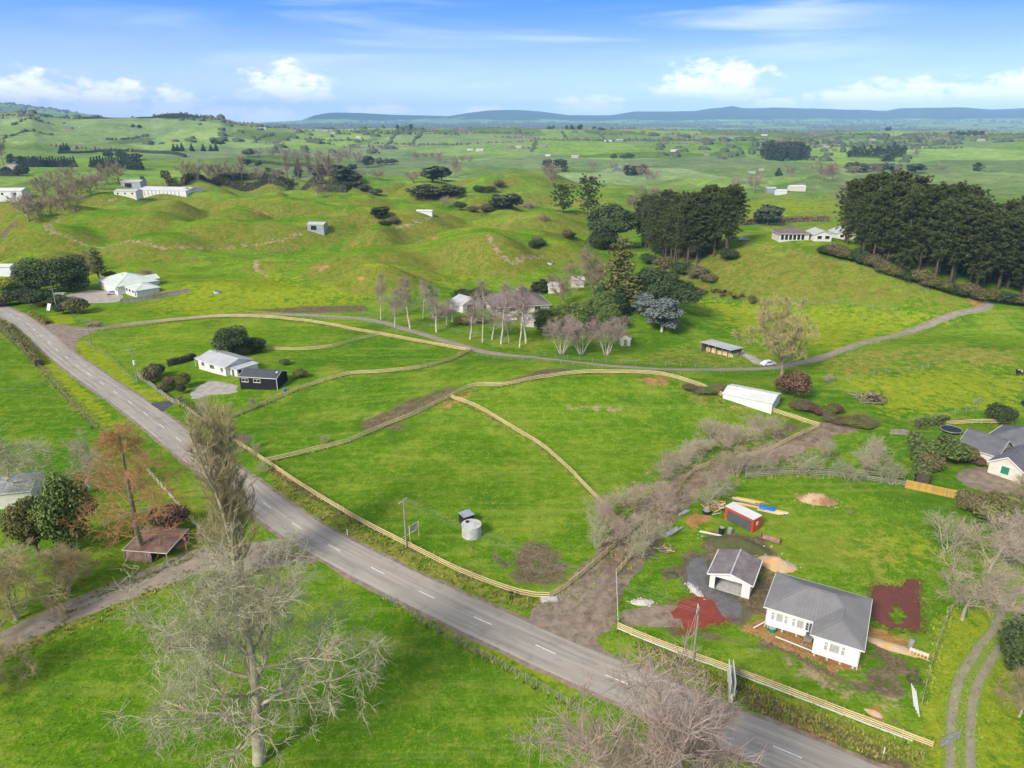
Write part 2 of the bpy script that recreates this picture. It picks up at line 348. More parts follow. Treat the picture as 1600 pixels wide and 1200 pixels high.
# ---------------- ground material
def ground_material():
    m, b, p = newmat('pasture')
    pos = b.n('ShaderNodeNewGeometry').outputs['Position']
    A = b.n('ShaderNodeAttribute'); A.attribute_name = 'mask_a'; B_ = b.n('ShaderNodeAttribute'); B_.attribute_name = 'mask_b'
    sa = b.n('ShaderNodeSeparateColor'); b.link(A.outputs['Color'], sa.inputs[0]); sb = b.n('ShaderNodeSeparateColor'); b.link(B_.outputs['Color'], sb.inputs[0])
    terr = A.outputs['Alpha']
    dirt, clay, dry = sa.outputs; forest, short, straw = sb.outputs
    big = b.noise(pos, 0.011, 4, 0.6); mid = b.noise(pos, 0.075, 4, 0.62); fine = b.noise(pos, 0.55, 5, 0.68); tuft = b.noise(pos, 2.2, 3, 0.7)
    st = b.noise(b.scalev(pos, (0.28, 0.9, 0.5)), 1.0, 3, 0.6)
    col = b.mix(b.ramp(big, 0.36, 0.64), (0.064, 0.176, 0.005), (0.140, 0.248, 0.010))
    col = b.mix(b.math('MULTIPLY', b.ramp(mid, 0.48, 0.68), 0.72), col, (0.245, 0.31, 0.032))
    col = b.mix(b.math('MULTIPLY', b.ramp(mid, 0.46, 0.30), 0.62), col, (0.058, 0.145, 0.006))
    # tussock and worn blotches
    f = b.math('ADD', b.math('MULTIPLY', fine, 0.6), b.math('MULTIPLY', tuft, 0.4))
    col = b.mix(b.math('MULTIPLY', b.ramp(f, 0.52, 0.38), 0.50), col, (0.044, 0.115, 0.004))
    col = b.mix(b.math('MULTIPLY', b.ramp(f, 0.50, 0.64), 0.48), col, (0.30, 0.34, 0.055))
    col = b.mix(b.math('MULTIPLY', b.ramp(st, 0.54, 0.74), 0.38), col, (0.20, 0.22, 0.06))
    rot = b.n('ShaderNodeMapping'); b.link(pos, rot.inputs[0]); rot.inputs[2].default_value = (0, 0, 0.5); rot.inputs[3].default_value = (0.035, 0.55, 0.1)
    mow = b.noise(rot.outputs[0], 1.0, 4, 0.6, 0.4)
    col = b.mix(b.math('MULTIPLY', b.ramp(mow, 0.52, 0.66), 0.34), col, (0.25, 0.29, 0.05))
    col = b.mix(b.math('MULTIPLY', b.ramp(mow, 0.46, 0.34), 0.30), col, (0.042, 0.12, 0.006))
    rank = b.noise(pos, 0.032, 5, 0.7)
    col = b.mix(b.math('MULTIPLY', b.ramp(rank, 0.54, 0.66), 0.50), col, (0.19, 0.22, 0.030))
    col = b.mix(b.math('MULTIPLY', b.ramp(rank, 0.45, 0.36), 0.50), col, (0.050, 0.130, 0.008))
    # paddock-scale tone, each field its own green
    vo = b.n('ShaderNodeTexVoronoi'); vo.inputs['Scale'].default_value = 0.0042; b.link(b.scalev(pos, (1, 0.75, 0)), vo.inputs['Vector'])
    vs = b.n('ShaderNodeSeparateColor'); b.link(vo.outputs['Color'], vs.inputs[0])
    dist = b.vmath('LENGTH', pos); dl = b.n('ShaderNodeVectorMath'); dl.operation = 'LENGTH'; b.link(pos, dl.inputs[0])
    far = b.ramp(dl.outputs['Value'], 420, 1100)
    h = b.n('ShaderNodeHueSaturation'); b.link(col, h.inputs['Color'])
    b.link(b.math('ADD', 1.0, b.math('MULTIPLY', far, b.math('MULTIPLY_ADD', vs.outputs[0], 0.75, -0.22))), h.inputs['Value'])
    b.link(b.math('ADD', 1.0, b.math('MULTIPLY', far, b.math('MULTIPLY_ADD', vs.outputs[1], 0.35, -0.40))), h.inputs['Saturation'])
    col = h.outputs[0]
    # mown bright grass, dry seedy grass, straw
    jit = b.math('ADD', b.math('MULTIPLY', b.math('SUBTRACT', fine, 0.5), 2.2), b.math('MULTIPLY', b.math('SUBTRACT', b.noise(pos, 0.2, 3, 0.6), 0.5), 1.6))
    def m_(x, lo=0.25, hi=0.75): return b.ramp(b.math('ADD', x, b.math('MULTIPLY', jit, b.ramp(x, 0.0, 0.25))), lo, hi)
    col = b.mix(b.math('MULTIPLY', m_(short), 0.75), col, b.mix(b.ramp(f, 0.35, 0.65), (0.16, 0.235, 0.010), (0.33, 0.34, 0.024)))
    col = b.mix(b.math('MULTIPLY', m_(dry, 0.1, 0.95), 0.80), col, b.mix(b.ramp(f, 0.36, 0.64), (0.15, 0.155, 0.022), (0.31, 0.27, 0.065)))
    tline = b.math('SINE', b.math('ADD', b.math('MULTIPLY', b.n('ShaderNodeSeparateXYZ').outputs[2], 0.0), b.math('MULTIPLY', mid, 30.0)))
    col = b.mix(b.math('MULTIPLY', m_(terr, 0.15, 0.85), 0.88), col, b.mix(b.ramp(b.math('ADD', f, b.math('MULTIPLY', tline, 0.05)), 0.36, 0.64), (0.090, 0.130, 0.010), (0.215, 0.195, 0.042)))  # dry slope grass, darkened to paint in hummock shading too
    col = b.mix(b.math('MULTIPLY', m_(straw), 0.85), col, b.mix(b.ramp(f, 0.35, 0.65), (0.20, 0.125, 0.075), (0.40, 0.29, 0.19)))
    col = b.mix(b.math('MULTIPLY', m_(dirt, 0.3, 0.62), 0.92), col, b.mix(b.ramp(f, 0.34, 0.66), (0.085, 0.060, 0.038), (0.20, 0.145, 0.10)))
    col = b.mix(b.math('MULTIPLY', m_(clay, 0.3, 0.65), 0.92), col, b.mix(b.ramp(f, 0.34, 0.66), (0.26, 0.125, 0.045), (0.42, 0.235, 0.10)))
    fn = b.noise(pos, 0.0035, 6, 0.7)
    fcol = b.mix(b.ramp(fn, 0.35, 0.65), (0.022, 0.036, 0.018), (0.042, 0.060, 0.026))
    col = b.mix(b.ramp(b.math('ADD', forest, b.math('MULTIPLY', b.math('SUBTRACT', fn, 0.5), 0.8)), 0.45, 0.6), col, fcol)
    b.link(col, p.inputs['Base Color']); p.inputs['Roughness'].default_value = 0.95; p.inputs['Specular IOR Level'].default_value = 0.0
    bn = b.n('ShaderNodeBump'); bn.inputs['Strength'].default_value = 0.7; bn.inputs['Distance'].default_value = 0.4
    hh = b.math('ADD', b.math('MULTIPLY', fine, 0.7), b.math('MULTIPLY', tuft, 0.3))
    b.link(hh, bn.inputs['Height']); b.link(bn.outputs[0], p.inputs['Normal'])
    return m
ground_material()
# ---------------- road / gravel materials (UV: x across in metres, y along in metres)
def road_material():
    m, b, p = newmat('chip_seal')
    uv = b.n('ShaderNodeUVMap').outputs[0]; s = b.n('ShaderNodeSeparateXYZ'); b.link(uv, s.inputs[0])
    pos = b.n('ShaderNodeNewGeometry').outputs['Position']
    n = b.noise(pos, 0.35, 5, 0.65); g = b.noise(pos, 9.0, 2, 0.6); l = b.noise(b.scalev(uv, (1.6, 0.05, 1)), 1.0, 4, 0.6)
    col = b.mix(b.ramp(l, 0.35, 0.65), (0.29, 0.259, 0.215), (0.385, 0.346, 0.29))
    col = b.mix(b.math('MULTIPLY', b.ramp(n, 0.50, 0.68), 0.5), col, (0.20, 0.182, 0.165))
    tar = b.noise(b.scalev(uv, (0.9, 0.035, 1), (3, 7, 0)), 1.0, 5, 0.7)
    col = b.mix(b.math('MULTIPLY', b.ramp(tar, 0.54, 0.66), 0.55), col, (0.165, 0.152, 0.145))
    col = b.mix(b.math('MULTIPLY', b.ramp(tar, 0.42, 0.30), 0.5), col, (0.43, 0.395, 0.34))
    col = b.mix(b.math('MULTIPLY', b.ramp(g, 0.45, 0.75), 0.25), col, (0.40, 0.38, 0.36))
    au = b.math('ABSOLUTE', s.outputs[0])
    # wheel tracks polished darker, pale stony seal edge
    wt = b.math('SUBTRACT', 1.0, b.ramp(b.math('ABSOLUTE', b.math('SUBTRACT', b.math('ABSOLUTE', b.math('SUBTRACT', au, 1.65)), 0.78)), 0.1, 0.5))
    col = b.mix(b.math('MULTIPLY', wt, 0.10), col, (0.16, 0.15, 0.148))
    e = b.math('MULTIPLY', b.ramp(au, 2.7, 3.5), b.ramp(n, 0.35, 0.6))
    col = b.mix(b.math('MULTIPLY', e, 0.6), col, (0.34, 0.315, 0.27))
    b.link(col, p.inputs['Base Color']); p.inputs['Roughness'].default_value = 0.85; p.inputs['Specular IOR Level'].default_value = 0.25
    bn = b.n('ShaderNodeBump'); bn.inputs['Strength'].default_value = 0.3; bn.inputs['Distance'].default_value = 0.03
    b.link(g, bn.inputs['Height']); b.link(bn.outputs[0], p.inputs['Normal'])
road_material()
def gravel_material(name, ca, cb, grass=0.0, half=2.0, cc=(0.09, 0.15, 0.025)):
    """two wheel tracks with a looser (or grassy) middle"""
    m, b, p = newmat(name)
    uv = b.n('ShaderNodeUVMap').outputs[0]; s = b.n('ShaderNodeSeparateXYZ'); b.link(uv, s.inputs[0])
    pos = b.n('ShaderNodeNewGeometry').outputs['Position']
    n = b.noise(pos, 0.5, 5, 0.7); g = b.noise(pos, 7.0, 3, 0.6)
    col = b.mix(b.ramp(n, 0.32, 0.68), ca, cb)
    col = b.mix(b.math('MULTIPLY', b.ramp(g, 0.5, 0.75), 0.3), col, tuple(min(1, x*1.6) for x in cb))
    au = b.math('ADD', b.math('ABSOLUTE', s.outputs[0]), b.math('MULTIPLY', b.math('SUBTRACT', n, 0.5), 0.5))
    tr = b.math('SUBTRACT', 1.0, b.ramp(b.math('ABSOLUTE', b.math('SUBTRACT', au, half*0.48)), half*0.12, half*0.3))
    col = b.mix(b.math('MULTIPLY', b.math('SUBTRACT', 1.0, tr), grass), col, b.mix(b.ramp(g, 0.35, 0.65), cc, tuple(x*1.9 for x in cc)))
    col = b.mix(b.math('MULTIPLY', tr, 0.25), col, tuple(x*0.75 for x in ca))
    b.link(col, p.inputs['Base Color']); p.inputs['Roughness'].default_value = 0.95; p.inputs['Specular IOR Level'].default_value = 0.1
    bn = b.n('ShaderNodeBump'); bn.inputs['Strength'].default_value = 0.5; bn.inputs['Distance'].default_value = 0.06
    b.link(b.math('ADD', g, n), bn.inputs['Height']); b.link(bn.outputs[0], p.inputs['Normal'])
gravel_material('gravel_drive', (0.22, 0.19, 0.155), (0.34, 0.295, 0.24), 0.25, 1.8, (0.20, 0.17, 0.11))
gravel_material('muddy_lane', (0.125, 0.094, 0.068), (0.29, 0.215, 0.155), 0.0, 2.2)
gravel_material('two_track', (0.25, 0.21, 0.165), (0.36, 0.31, 0.245), 0.95, 1.9, (0.12, 0.17, 0.022))
mat('dark_gravel', (0.115, 0.115, 0.12), 0.95, 0.3, 0.9, 0.5, 8, world=True, c2=(0.165, 0.16, 0.16))
mat('scoria', (0.27, 0.052, 0.032), 0.95, 0.25, 0.9, 0.5, 6, world=True, c2=(0.19, 0.045, 0.03))
mat('scoria_dull', (0.15, 0.047, 0.035), 0.95, 0.25, 0.9, 0.5, 6, world=True, c2=(0.115, 0.042, 0.032))
mat('asphalt_new', (0.075, 0.075, 0.078), 0.9, 0.25, 0.8, 0.3, 8, world=True)
mat('pale_concrete', (0.36, 0.33, 0.29), 0.9, 0.2, 0.7, 0.2, 6, world=True)
mat('brown_gravel', (0.29, 0.23, 0.17), 0.95, 0.3, 0.7, 0.4, 8, world=True, c2=(0.17, 0.13, 0.095))
mat('far_wall', (0.40, 0.38, 0.34), 0.8, 0.1, 0.5); mat('far_roof', (0.46, 0.45, 0.43), 0.7, 0.1, 0.5)
mat('road_paint', (0.72, 0.72, 0.70), 0.7, 0.2, 3.0)
# ------------------------------------------------------------------ mesh helpers
def me_from(name, V, F, mats=None, smooth=False):
    me = bpy.data.meshes.new(name)
    me.from_pydata([tuple(map(float, v)) for v in V] if not isinstance(V, np.ndarray) else V.tolist(), [], F if not isinstance(F, np.ndarray) else F.tolist())
    if mats is not None:
        for mm in (mats if isinstance(mats, (list, tuple)) else [mats]): me.materials.append(MATS[mm])
    if smooth: me.shade_smooth()
    me.update(); return me
def me_np(name, V, Q, mname, smooth=False):
    """fast mesh from numpy arrays: V (n,3), Q (m,3 or 4)"""
    V = np.ascontiguousarray(V, np.float32); Q = np.ascontiguousarray(Q, np.int32)
    me = bpy.data.meshes.new(name); k = Q.shape[1]
    me.vertices.add(len(V)); me.vertices.foreach_set('co', V.ravel())
    me.loops.add(Q.size); me.loops.foreach_set('vertex_index', Q.ravel())
    me.polygons.add(len(Q)); me.polygons.foreach_set('loop_start', np.arange(0, Q.size, k, dtype=np.int32))
    if mname: me.materials.append(MATS[mname])
    me.update(calc_edges=True)
    if smooth: me.shade_smooth()
    return me
def link(name, data, parent=None, loc=(0, 0, 0), rz=0.0):
    o = bpy.data.objects.new(name, data); COL.objects.link(o)
    o.location = loc
    if rz: o.rotation_euler = (0, 0, rz)
    if parent is not None: o.parent = parent
    return o
def tag(o, label=None, cat=None, group=None, kind=None):
    if label: o['label'] = label
    if cat: o['category'] = cat
    if group: o['group'] = group
    if kind: o['kind'] = kind
    return o
def empty(name, loc=(0, 0, 0), rz=0.0, label=None, cat=None, group=None):
    o = link(name, None, None, loc, rz); o.empty_display_size = 0.5
    return tag(o, label, cat, group)
class MB:
    """collects simple solids, links them as one mesh object"""
    def __init__(s): s.V = []; s.F = []
    def add(s, V, F):
        n = len(s.V); s.V += [tuple(v) for v in V]; s.F += [tuple(i+n for i in f) for f in F]; return s
    def box(s, x0, x1, y0, y1, z0, z1):
        return s.add([(x0, y0, z0), (x1, y0, z0), (x1, y1, z0), (x0, y1, z0), (x0, y0, z1), (x1, y0, z1), (x1, y1, z1), (x0, y1, z1)],
                     [(0, 3, 2, 1), (4, 5, 6, 7), (0, 1, 5, 4), (1, 2, 6, 5), (2, 3, 7, 6), (3, 0, 4, 7)])
    def bar(s, a, b, w, h=None):
        """square bar between two points"""
        h = h or w; a = Vector(a); b = Vector(b); d = (b-a)
        if d.length < 1e-6: return s
        d.normalize(); up = Vector((0, 0, 1)) if abs(d.z) < 0.95 else Vector((1, 0, 0))
        r = d.cross(up).normalized()*w/2; u_ = r.cross(d).normalized()*h/2
        vs = [a-r-u_, a+r-u_, a+r+u_, a-r+u_, b-r-u_, b+r-u_, b+r+u_, b-r+u_]
        return s.add(vs, [(0, 1, 2, 3), (7, 6, 5, 4), (0, 4, 5, 1), (1, 5, 6, 2), (2, 6, 7, 3), (3, 7, 4, 0)])
    def cyl(s, x, y, z0, z1, r0, r1=None, n=12):
        r1 = r0 if r1 is None else r1
        vs = [(x+r0*math.cos(2*math.pi*i/n), y+r0*math.sin(2*math.pi*i/n), z0) for i in range(n)] + [(x+r1*math.cos(2*math.pi*i/n), y+r1*math.sin(2*math.pi*i/n), z1) for i in range(n)]
        fs = [(i, (i+1) % n, n+(i+1) % n, n+i) for i in range(n)] + [tuple(range(n))[::-1], tuple(range(n, 2*n))]
        return s.add(vs, fs)
    def poly(s, *pts): return s.add(pts, [tuple(range(len(pts)))])
    def slab(s, pts, th):
        """thicken a planar polygon downwards (along its normal) into a solid"""
        P = [Vector(p) for p in pts]; nrm = (P[1]-P[0]).cross(P[2]-P[0]).normalized()
        if nrm.z < 0: P.reverse(); nrm = -nrm
        n = len(P); vs = P + [p-nrm*th for p in P]
        return s.add(vs, [tuple(range(n)), tuple(range(n, 2*n))[::-1]] + [(i, n+i, n+(i+1) % n, (i+1) % n) for i in range(n)])
    def mesh(s, name, m, smooth=False): return me_from(name, s.V, s.F, m, smooth)
    def build(s, name, m, parent=None, loc=(0, 0, 0), rz=0.0, smooth=False): return link(name, s.mesh(name, m, smooth), parent, loc, rz)
# ------------------------------------------------------------------ ground sheet
def poly_mask(X, Y, poly, soft):
    """1 inside a world polygon, fading over `soft` metres outside/inside its edge"""
    P = np.array(poly); x0, y0 = P.min(0)-soft; x1, y1 = P.max(0)+soft
    idx = np.nonzero((X > x0) & (X < x1) & (Y > y0) & (Y < y1))[0]
    if len(idx) == 0: return idx, None
    x = X[idx]; y = Y[idx]; inside = np.zeros(len(idx), bool); dmin = np.full(len(idx), 1e9)
    n = len(P)
    for i in range(n):
        ax, ay = P[i]; bx, by = P[(i+1) % n]
        c = ((ay > y) != (by > y)) & (x < (bx-ax)*(y-ay)/((by-ay) if by != ay else 1e-9)+ax); inside ^= c
        ll = (bx-ax)**2+(by-ay)**2+1e-9; t = np.clip(((x-ax)*(bx-ax)+(y-ay)*(by-ay))/ll, 0, 1)
        dmin = np.minimum(dmin, np.hypot(x-ax-t*(bx-ax), y-ay-t*(by-ay)))
    sd = np.where(inside, dmin, -dmin)
    return idx, sstep(sd, -soft, soft)
def line_mask(X, Y, pts, half, soft):
    P = np.array(pts); e = half+soft; x0, y0 = P.min(0)-e; x1, y1 = P.max(0)+e
    idx = np.nonzero((X > x0) & (X < x1) & (Y > y0) & (Y < y1))[0]
    if len(idx) == 0: return idx, None
    x = X[idx]; y = Y[idx]; d = np.full(len(idx), 1e9)
    for i in range(len(P)-1):
        ax, ay = P[i]; bx, by = P[i+1]; ll = (bx-ax)**2+(by-ay)**2+1e-9
        t = np.clip(((x-ax)*(bx-ax)+(y-ay)*(by-ay))/ll, 0, 1); d = np.minimum(d, np.hypot(x-ax-t*(bx-ax), y-ay-t*(by-ay)))
    return idx, 1-sstep(d, half-soft*0.3, half+soft)
def W(*px): return [G2(p) for p in px]
def build_ground():
    X, Y, Z = G_X, G_Y, G_Z; na = len(G_AZ); nr = len(G_R)
    ii, jj = np.meshgrid(np.arange(nr-1), np.arange(na-1), indexing='ij'); a = (ii*na+jj).ravel()
    Q = np.stack([a, a+1, a+na+1, a+na], 1)[:, ::-1]
    me = me_np('ground', np.stack([X, Y, Z], 1), Q, 'pasture', smooth=True)
    n = len(X); ma = np.zeros((n, 4)); mb = np.zeros((n, 4)); mb[:, 3] = 1
    D = np.hypot(X, Y)
    # steep faces dry off and show sheep tracks; olive darkening also paints hummock shade
    e = np.maximum(D*0.004, 0.6); sl = np.hypot(drape(X+e, Y)-Z, drape(X, Y+e)-Z)/e
    tr = 0.5+0.5*np.sin(Z*5.5+3*fbm(X/14, Y/14, 2, 77))
    ma[:, 3] = sstep(sl+0.14*fbm(X/25, Y/25, 3, 71), 0.22, 0.50)*(0.70+0.3*tr)*sstep(D, 200, 300)*(1-sstep(D, 900, 2200))
    ma[:, 2] = np.maximum(ma[:, 2], sstep(fbm(X/60, Y/38, 3, 73), 0.22, 0.6)*0.55*sstep(D, 110, 220)*(1-sstep(D, 700, 1500)))
    az_ = np.arctan2(X, Y); rh = np.interp(az_, RA, RH)
    fr = sstep(D, RANGE_D-2600, RANGE_D-1900)*sstep(Z+60*fbm(X/700, Y/700, 4, 81), 40, 120)
    lf = sstep(D, 1900, 2300)*(1-sstep(D, 3600, 3900))*sstep(Z, 55, 85)*sstep(fbm(X/240, Y/240, 4, 83), 0.05, 0.35)
    mb[:, 0] = np.clip(fr+lf, 0, 1)
    def paint(chan, res, s=1.0):
        idx, mk = res
        if mk is None: return
        arr = (ma, mb)[chan[0]]; arr[idx, chan[1]] = np.maximum(arr[idx, chan[1]], mk*s)
    def erase(res):
        idx, mk = res
        if mk is not None: ma[idx, 2] *= (1-mk)
    DIRT, CLAY, DRY, FOREST, SHORT, STRAW = (0, 0), (0, 1), (0, 2), (1, 0), (1, 1), (1, 2)
    pg = lambda ch, pts, soft=1.0, s=1.0: paint(ch, poly_mask(X, Y, W(*pts), soft), s)
    ln = lambda ch, pts, half=0.6, soft=0.8, s=1.0: paint(ch, line_mask(X, Y, W(*pts), half, soft), s)
    # scraped fence lines
    pg(DIRT, [(560, 662), (598, 646), (640, 625), (692, 606), (722, 604), (690, 628), (640, 655), (600, 672), (572, 674)], 1.6, .85)
    pg(STRAW, [(566, 658), (610, 640), (640, 640), (612, 662)], 2.0, .7)
    pg(DIRT, [(604, 672), (640, 662), (622, 676)], 1.0, .7)
    pg(CLAY, [(690, 628), (738, 607), (752, 606), (712, 632), (688, 642)], 1.2, .75)
    pg(DIRT, [(786, 596), (850, 577), (900, 574), (884, 585), (806, 599)], 1.3, .75); ln(CLAY, [(800, 600), (850, 590)], .5, .8, .5)
    ln(DIRT, [(430, 734), (475, 766), (550, 810), (600, 836)], .5, .8, .75); ln(CLAY, [(420, 725), (460, 752)], .4, .6, .5)
    ln(DIRT, [(640, 856), (720, 897), (800, 925), (845, 934), (870, 928), (925, 890), (1000, 820)], .4, .7, .5)
    for fpts in ([(150, 515), (270, 500), (440, 497), (600, 523), (735, 548)], [(735, 545), (660, 573), (550, 583), (455, 612), (350, 655)], [(703, 620), (830, 685), (920, 765), (975, 825)], [(900, 582), (1030, 584), (1130, 617), (1280, 665)]):
        ln(DRY, fpts, .7, 1.2, .55)
    pg(DIRT, [(800, 885), (812, 852), (845, 846), (862, 858), (890, 880), (888, 905), (868, 918), (838, 918), (800, 905)], 2.2, .85)
    pg(STRAW, [(806, 876), (815, 852), (838, 850), (848, 872), (826, 885)], 1.2, .95)
    pg(CLAY, [(728, 858), (752, 858), (752, 868), (732, 868)], .8, .55); ln(DIRT, [(762, 858), (790, 884)], .4, .5, .7); pg(DIRT, [(832, 830), (860, 820), (862, 834), (838, 842)], 1.5, .45)
    pg(CLAY, [(996, 592), (1038, 588), (1052, 598), (1030, 604), (1005, 600)], 1.2, .8)
    pg(STRAW, [(835, 640), (905, 630), (1010, 640), (1005, 646), (900, 640)], 1.2, .45); pg(DIRT, [(872, 636), (886, 634), (886, 641)], .6, .7)
    pg(DRY, [(1060, 600), (1130, 622), (1200, 640), (1230, 655), (1150, 650), (1080, 630)], 3, .6)
    pg(DIRT, [(385, 484), (480, 479), (570, 477), (575, 486), (480, 489)], 1.5, .9)
    # orchard floor and yard
    pg(DIRT, [(1195, 690), (1225, 660), (1270, 663), (1240, 683)], 2, .7); pg(STRAW, [(940, 800), (1000, 740), (1100, 690), (1190, 668), (1180, 700), (1060, 760), (990, 815)], 5, .42)
    pg(DIRT, [(1090, 850), (1110, 828), (1190, 838), (1215, 862), (1195, 900), (1200, 950), (1160, 975), (1120, 965), (1080, 925), (1060, 900), (1065, 870)], 1.2, .8)
    pg(CLAY, [(1160, 985), (1185, 965), (1200, 962), (1290, 1003), (1345, 1035), (1340, 1048), (1300, 1050), (1235, 1015), (1180, 992)], .9, .95)
    pg(CLAY, [(1350, 975), (1380, 985), (1425, 1003), (1432, 1028), (1400, 1020), (1360, 1000)], .8, .9); pg(CLAY, [(1340, 1005), (1350, 1000), (1345, 1045), (1330, 1050)], .6, .8)
    pg(DIRT, [(1355, 1000), (1400, 1020), (1400, 1045), (1350, 1075), (1345, 1040)], 2.0, .55); pg(STRAW, [(1260, 1062), (1330, 1045), (1390, 1065), (1370, 1090), (1300, 1088)], 2.5, .5)
    pg(STRAW, [(1190, 1000), (1260, 1022), (1330, 1062), (1420, 1085), (1420, 1110), (1330, 1100), (1240, 1055), (1175, 1010)], 3, .5); pg(DIRT, [(1180, 905), (1215, 890), (1218, 925), (1200, 965), (1180, 960)], 1.0, .8); pg(DIRT, [(1345, 1010), (1410, 1015), (1430, 1045), (1400, 1085), (1350, 1075)], 2.5, .6); ln(DIRT, [(1190, 1000), (1260, 1030), (1340, 1075), (1400, 1080)], .5, 1.2, .6); ln(DIRT, [(1000, 962), (1060, 990), (1150, 1000), (1200, 1010)], .5, 1.0, .5)
    pg(CLAY, [(1350, 1104), (1372, 1100), (1380, 1122), (1366, 1124)], .6, .85); pg(DIRT, [(1385, 1115), (1412, 1120), (1420, 1135), (1390, 1130)], .6, .6)
    pg(CLAY, [(1070, 815), (1085, 802), (1112, 806), (1100, 825), (1080, 830)], .8, .75); pg(SHORT, [(1092, 830), (1105, 824), (1126, 831), (1115, 840)], .6, 1)
    pg(DIRT, [(1030, 890), (1060, 885), (1066, 900), (1040, 908)], 1.0, .7); pg(STRAW, [(1310, 790), (1340, 800), (1330, 808)], 1, .8); pg(DRY, [(1330, 800), (1420, 860), (1440, 900), (1380, 920), (1330, 900), (1300, 850)], 6, .45)
    pg(DIRT, [(1418, 1048), (1436, 1044), (1440, 1066), (1420, 1070)], .5, .9)
    ln(DIRT, [(1150, 1080), (1240, 1125), (1330, 1165), (1400, 1195)], 1.2, 1.2, .75); ln(CLAY, [(1255, 1135), (1310, 1158)], .4, .5, .7); ln(DIRT, [(1010, 1005), (1075, 1040)], .5, .8, .55)
    pg(DRY, [(985, 1000), (1450, 1180), (1440, 1200), (1330, 1180), (1000, 1030)], 1.5, .75)
    # verges
    pg(DRY, [(420, 735), (560, 820), (700, 890), (800, 932), (870, 955), (800, 950), (690, 915), (560, 850), (430, 770)], 1.6, .75)
    pg(SHORT, [(640, 920), (760, 990), (900, 1060), (900, 1085), (760, 1025), (620, 950)], 1.2, .8); pg(DRY, [(640, 905), (760, 968), (920, 1045), (930, 1062), (760, 990), (630, 918)], .8, .65)
    pg(SHORT, [(125, 530), (160, 545), (215, 600), (270, 630), (215, 622), (160, 580), (118, 545)], 1.2, .9); pg(SHORT, [(255, 640), (290, 665), (320, 690), (285, 685), (250, 655)], 1, .8)
    pg(SHORT, [(20, 510), (60, 535), (140, 615), (200, 680), (160, 660), (60, 570)], 1.5, .8); pg(DRY, [(30, 520), (75, 570), (130, 630), (175, 675), (110, 640), (50, 570)], 1.0, .7)
    pg(SHORT, [(230, 720), (300, 790), (330, 850), (280, 800), (220, 745)], 1.5, .7)
    pg(SHORT, [(1470, 960), (1530, 950), (1600, 930), (1600, 1200), (1460, 1200), (1440, 1130)], 1.5, .95)
    pg(SHORT, [(1450, 830), (1330, 830), (1300, 870), (1400, 910), (1500, 870)], 5, .5); pg(SHORT, [(60, 497), (110, 490), (120, 505), (80, 510)], .8, .8)
    ln(DRY, [(0, 1025), (180, 950), (320, 880)], 1.0, 1.5, .6); ln(DRY, [(70, 985), (160, 925), (310, 858)], 1.0, 1.5, .6)
    # pine slope, river flat, hummock scars
    pg(DRY, [(1160, 380), (1330, 408), (1525, 478), (1480, 482), (1330, 470), (1180, 455), (1110, 440)], 6, .62)
    pg(SHORT, [(1090, 470), (1280, 480), (1480, 490), (1300, 545), (1150, 520)], 12, .8); pg(SHORT, [(440, 455), (560, 470), (700, 440), (860, 420), (860, 400), (700, 432)], 10, .75); pg(SHORT, [(230, 478), (300, 440), (420, 425), (560, 468), (520, 492), (300, 494)], 14, .7); pg(SHORT, [(0, 395), (120, 405), (260, 425), (300, 440), (240, 440), (60, 420)], 10, .6); pg(SHORT, [(1150, 350), (1330, 330), (1340, 300), (1150, 310)], 25, .6)
    pg(DRY, [(1280, 560), (1420, 540), (1600, 545), (1600, 575), (1420, 568), (1300, 590)], 6, .7); pg(SHORT, [(1300, 590), (1420, 575), (1600, 585), (1600, 640), (1400, 650)], 8, .8)
    pg(FOREST, [(1405, 520), (1425, 500), (1440, 508)], 2, .0)
    for c in [[(590, 412), (612, 409), (606, 416)], [(470, 421), (520, 416), (500, 424)], [(555, 433), (568, 432), (566, 438)], [(672, 372), (688, 370), (680, 376)], [(395, 330), (412, 328), (420, 334), (400, 337)], [(622, 436), (632, 433), (630, 440)], [(1510, 462), (1560, 465), (1545, 482), (1520, 478)]]:
        pg(CLAY, c, 1.2, .7)
    # farm tracks worn across the hummocks
    for t in ([(50, 345), (75, 360), (110, 373), (170, 385), (260, 390), (360, 386), (440, 374), (470, 366)], [(80, 355), (90, 345), (130, 320), (180, 310)], [(405, 405), (400, 418), (420, 432)], [(618, 356), (660, 345), (700, 336)], [(765, 370), (775, 390), (800, 412), (850, 400)]):
        ln(STRAW, t, .8, 1.2, .62)
    ln(DIRT, [(0, 372), (12, 358), (22, 350)], 2.0, 2.0, .7)
    me.color_attributes.new('mask_a', 'FLOAT_COLOR', 'POINT').data.foreach_set('color', ma.astype(np.float32).ravel())
    me.color_attributes.new('mask_b', 'FLOAT_COLOR', 'POINT').data.foreach_set('color', mb.astype(np.float32).ravel())
    o = link('ground', me); tag(o, 'rolling green pasture reaching to the horizon', None, None, 'structure'); return o
ground = build_ground()
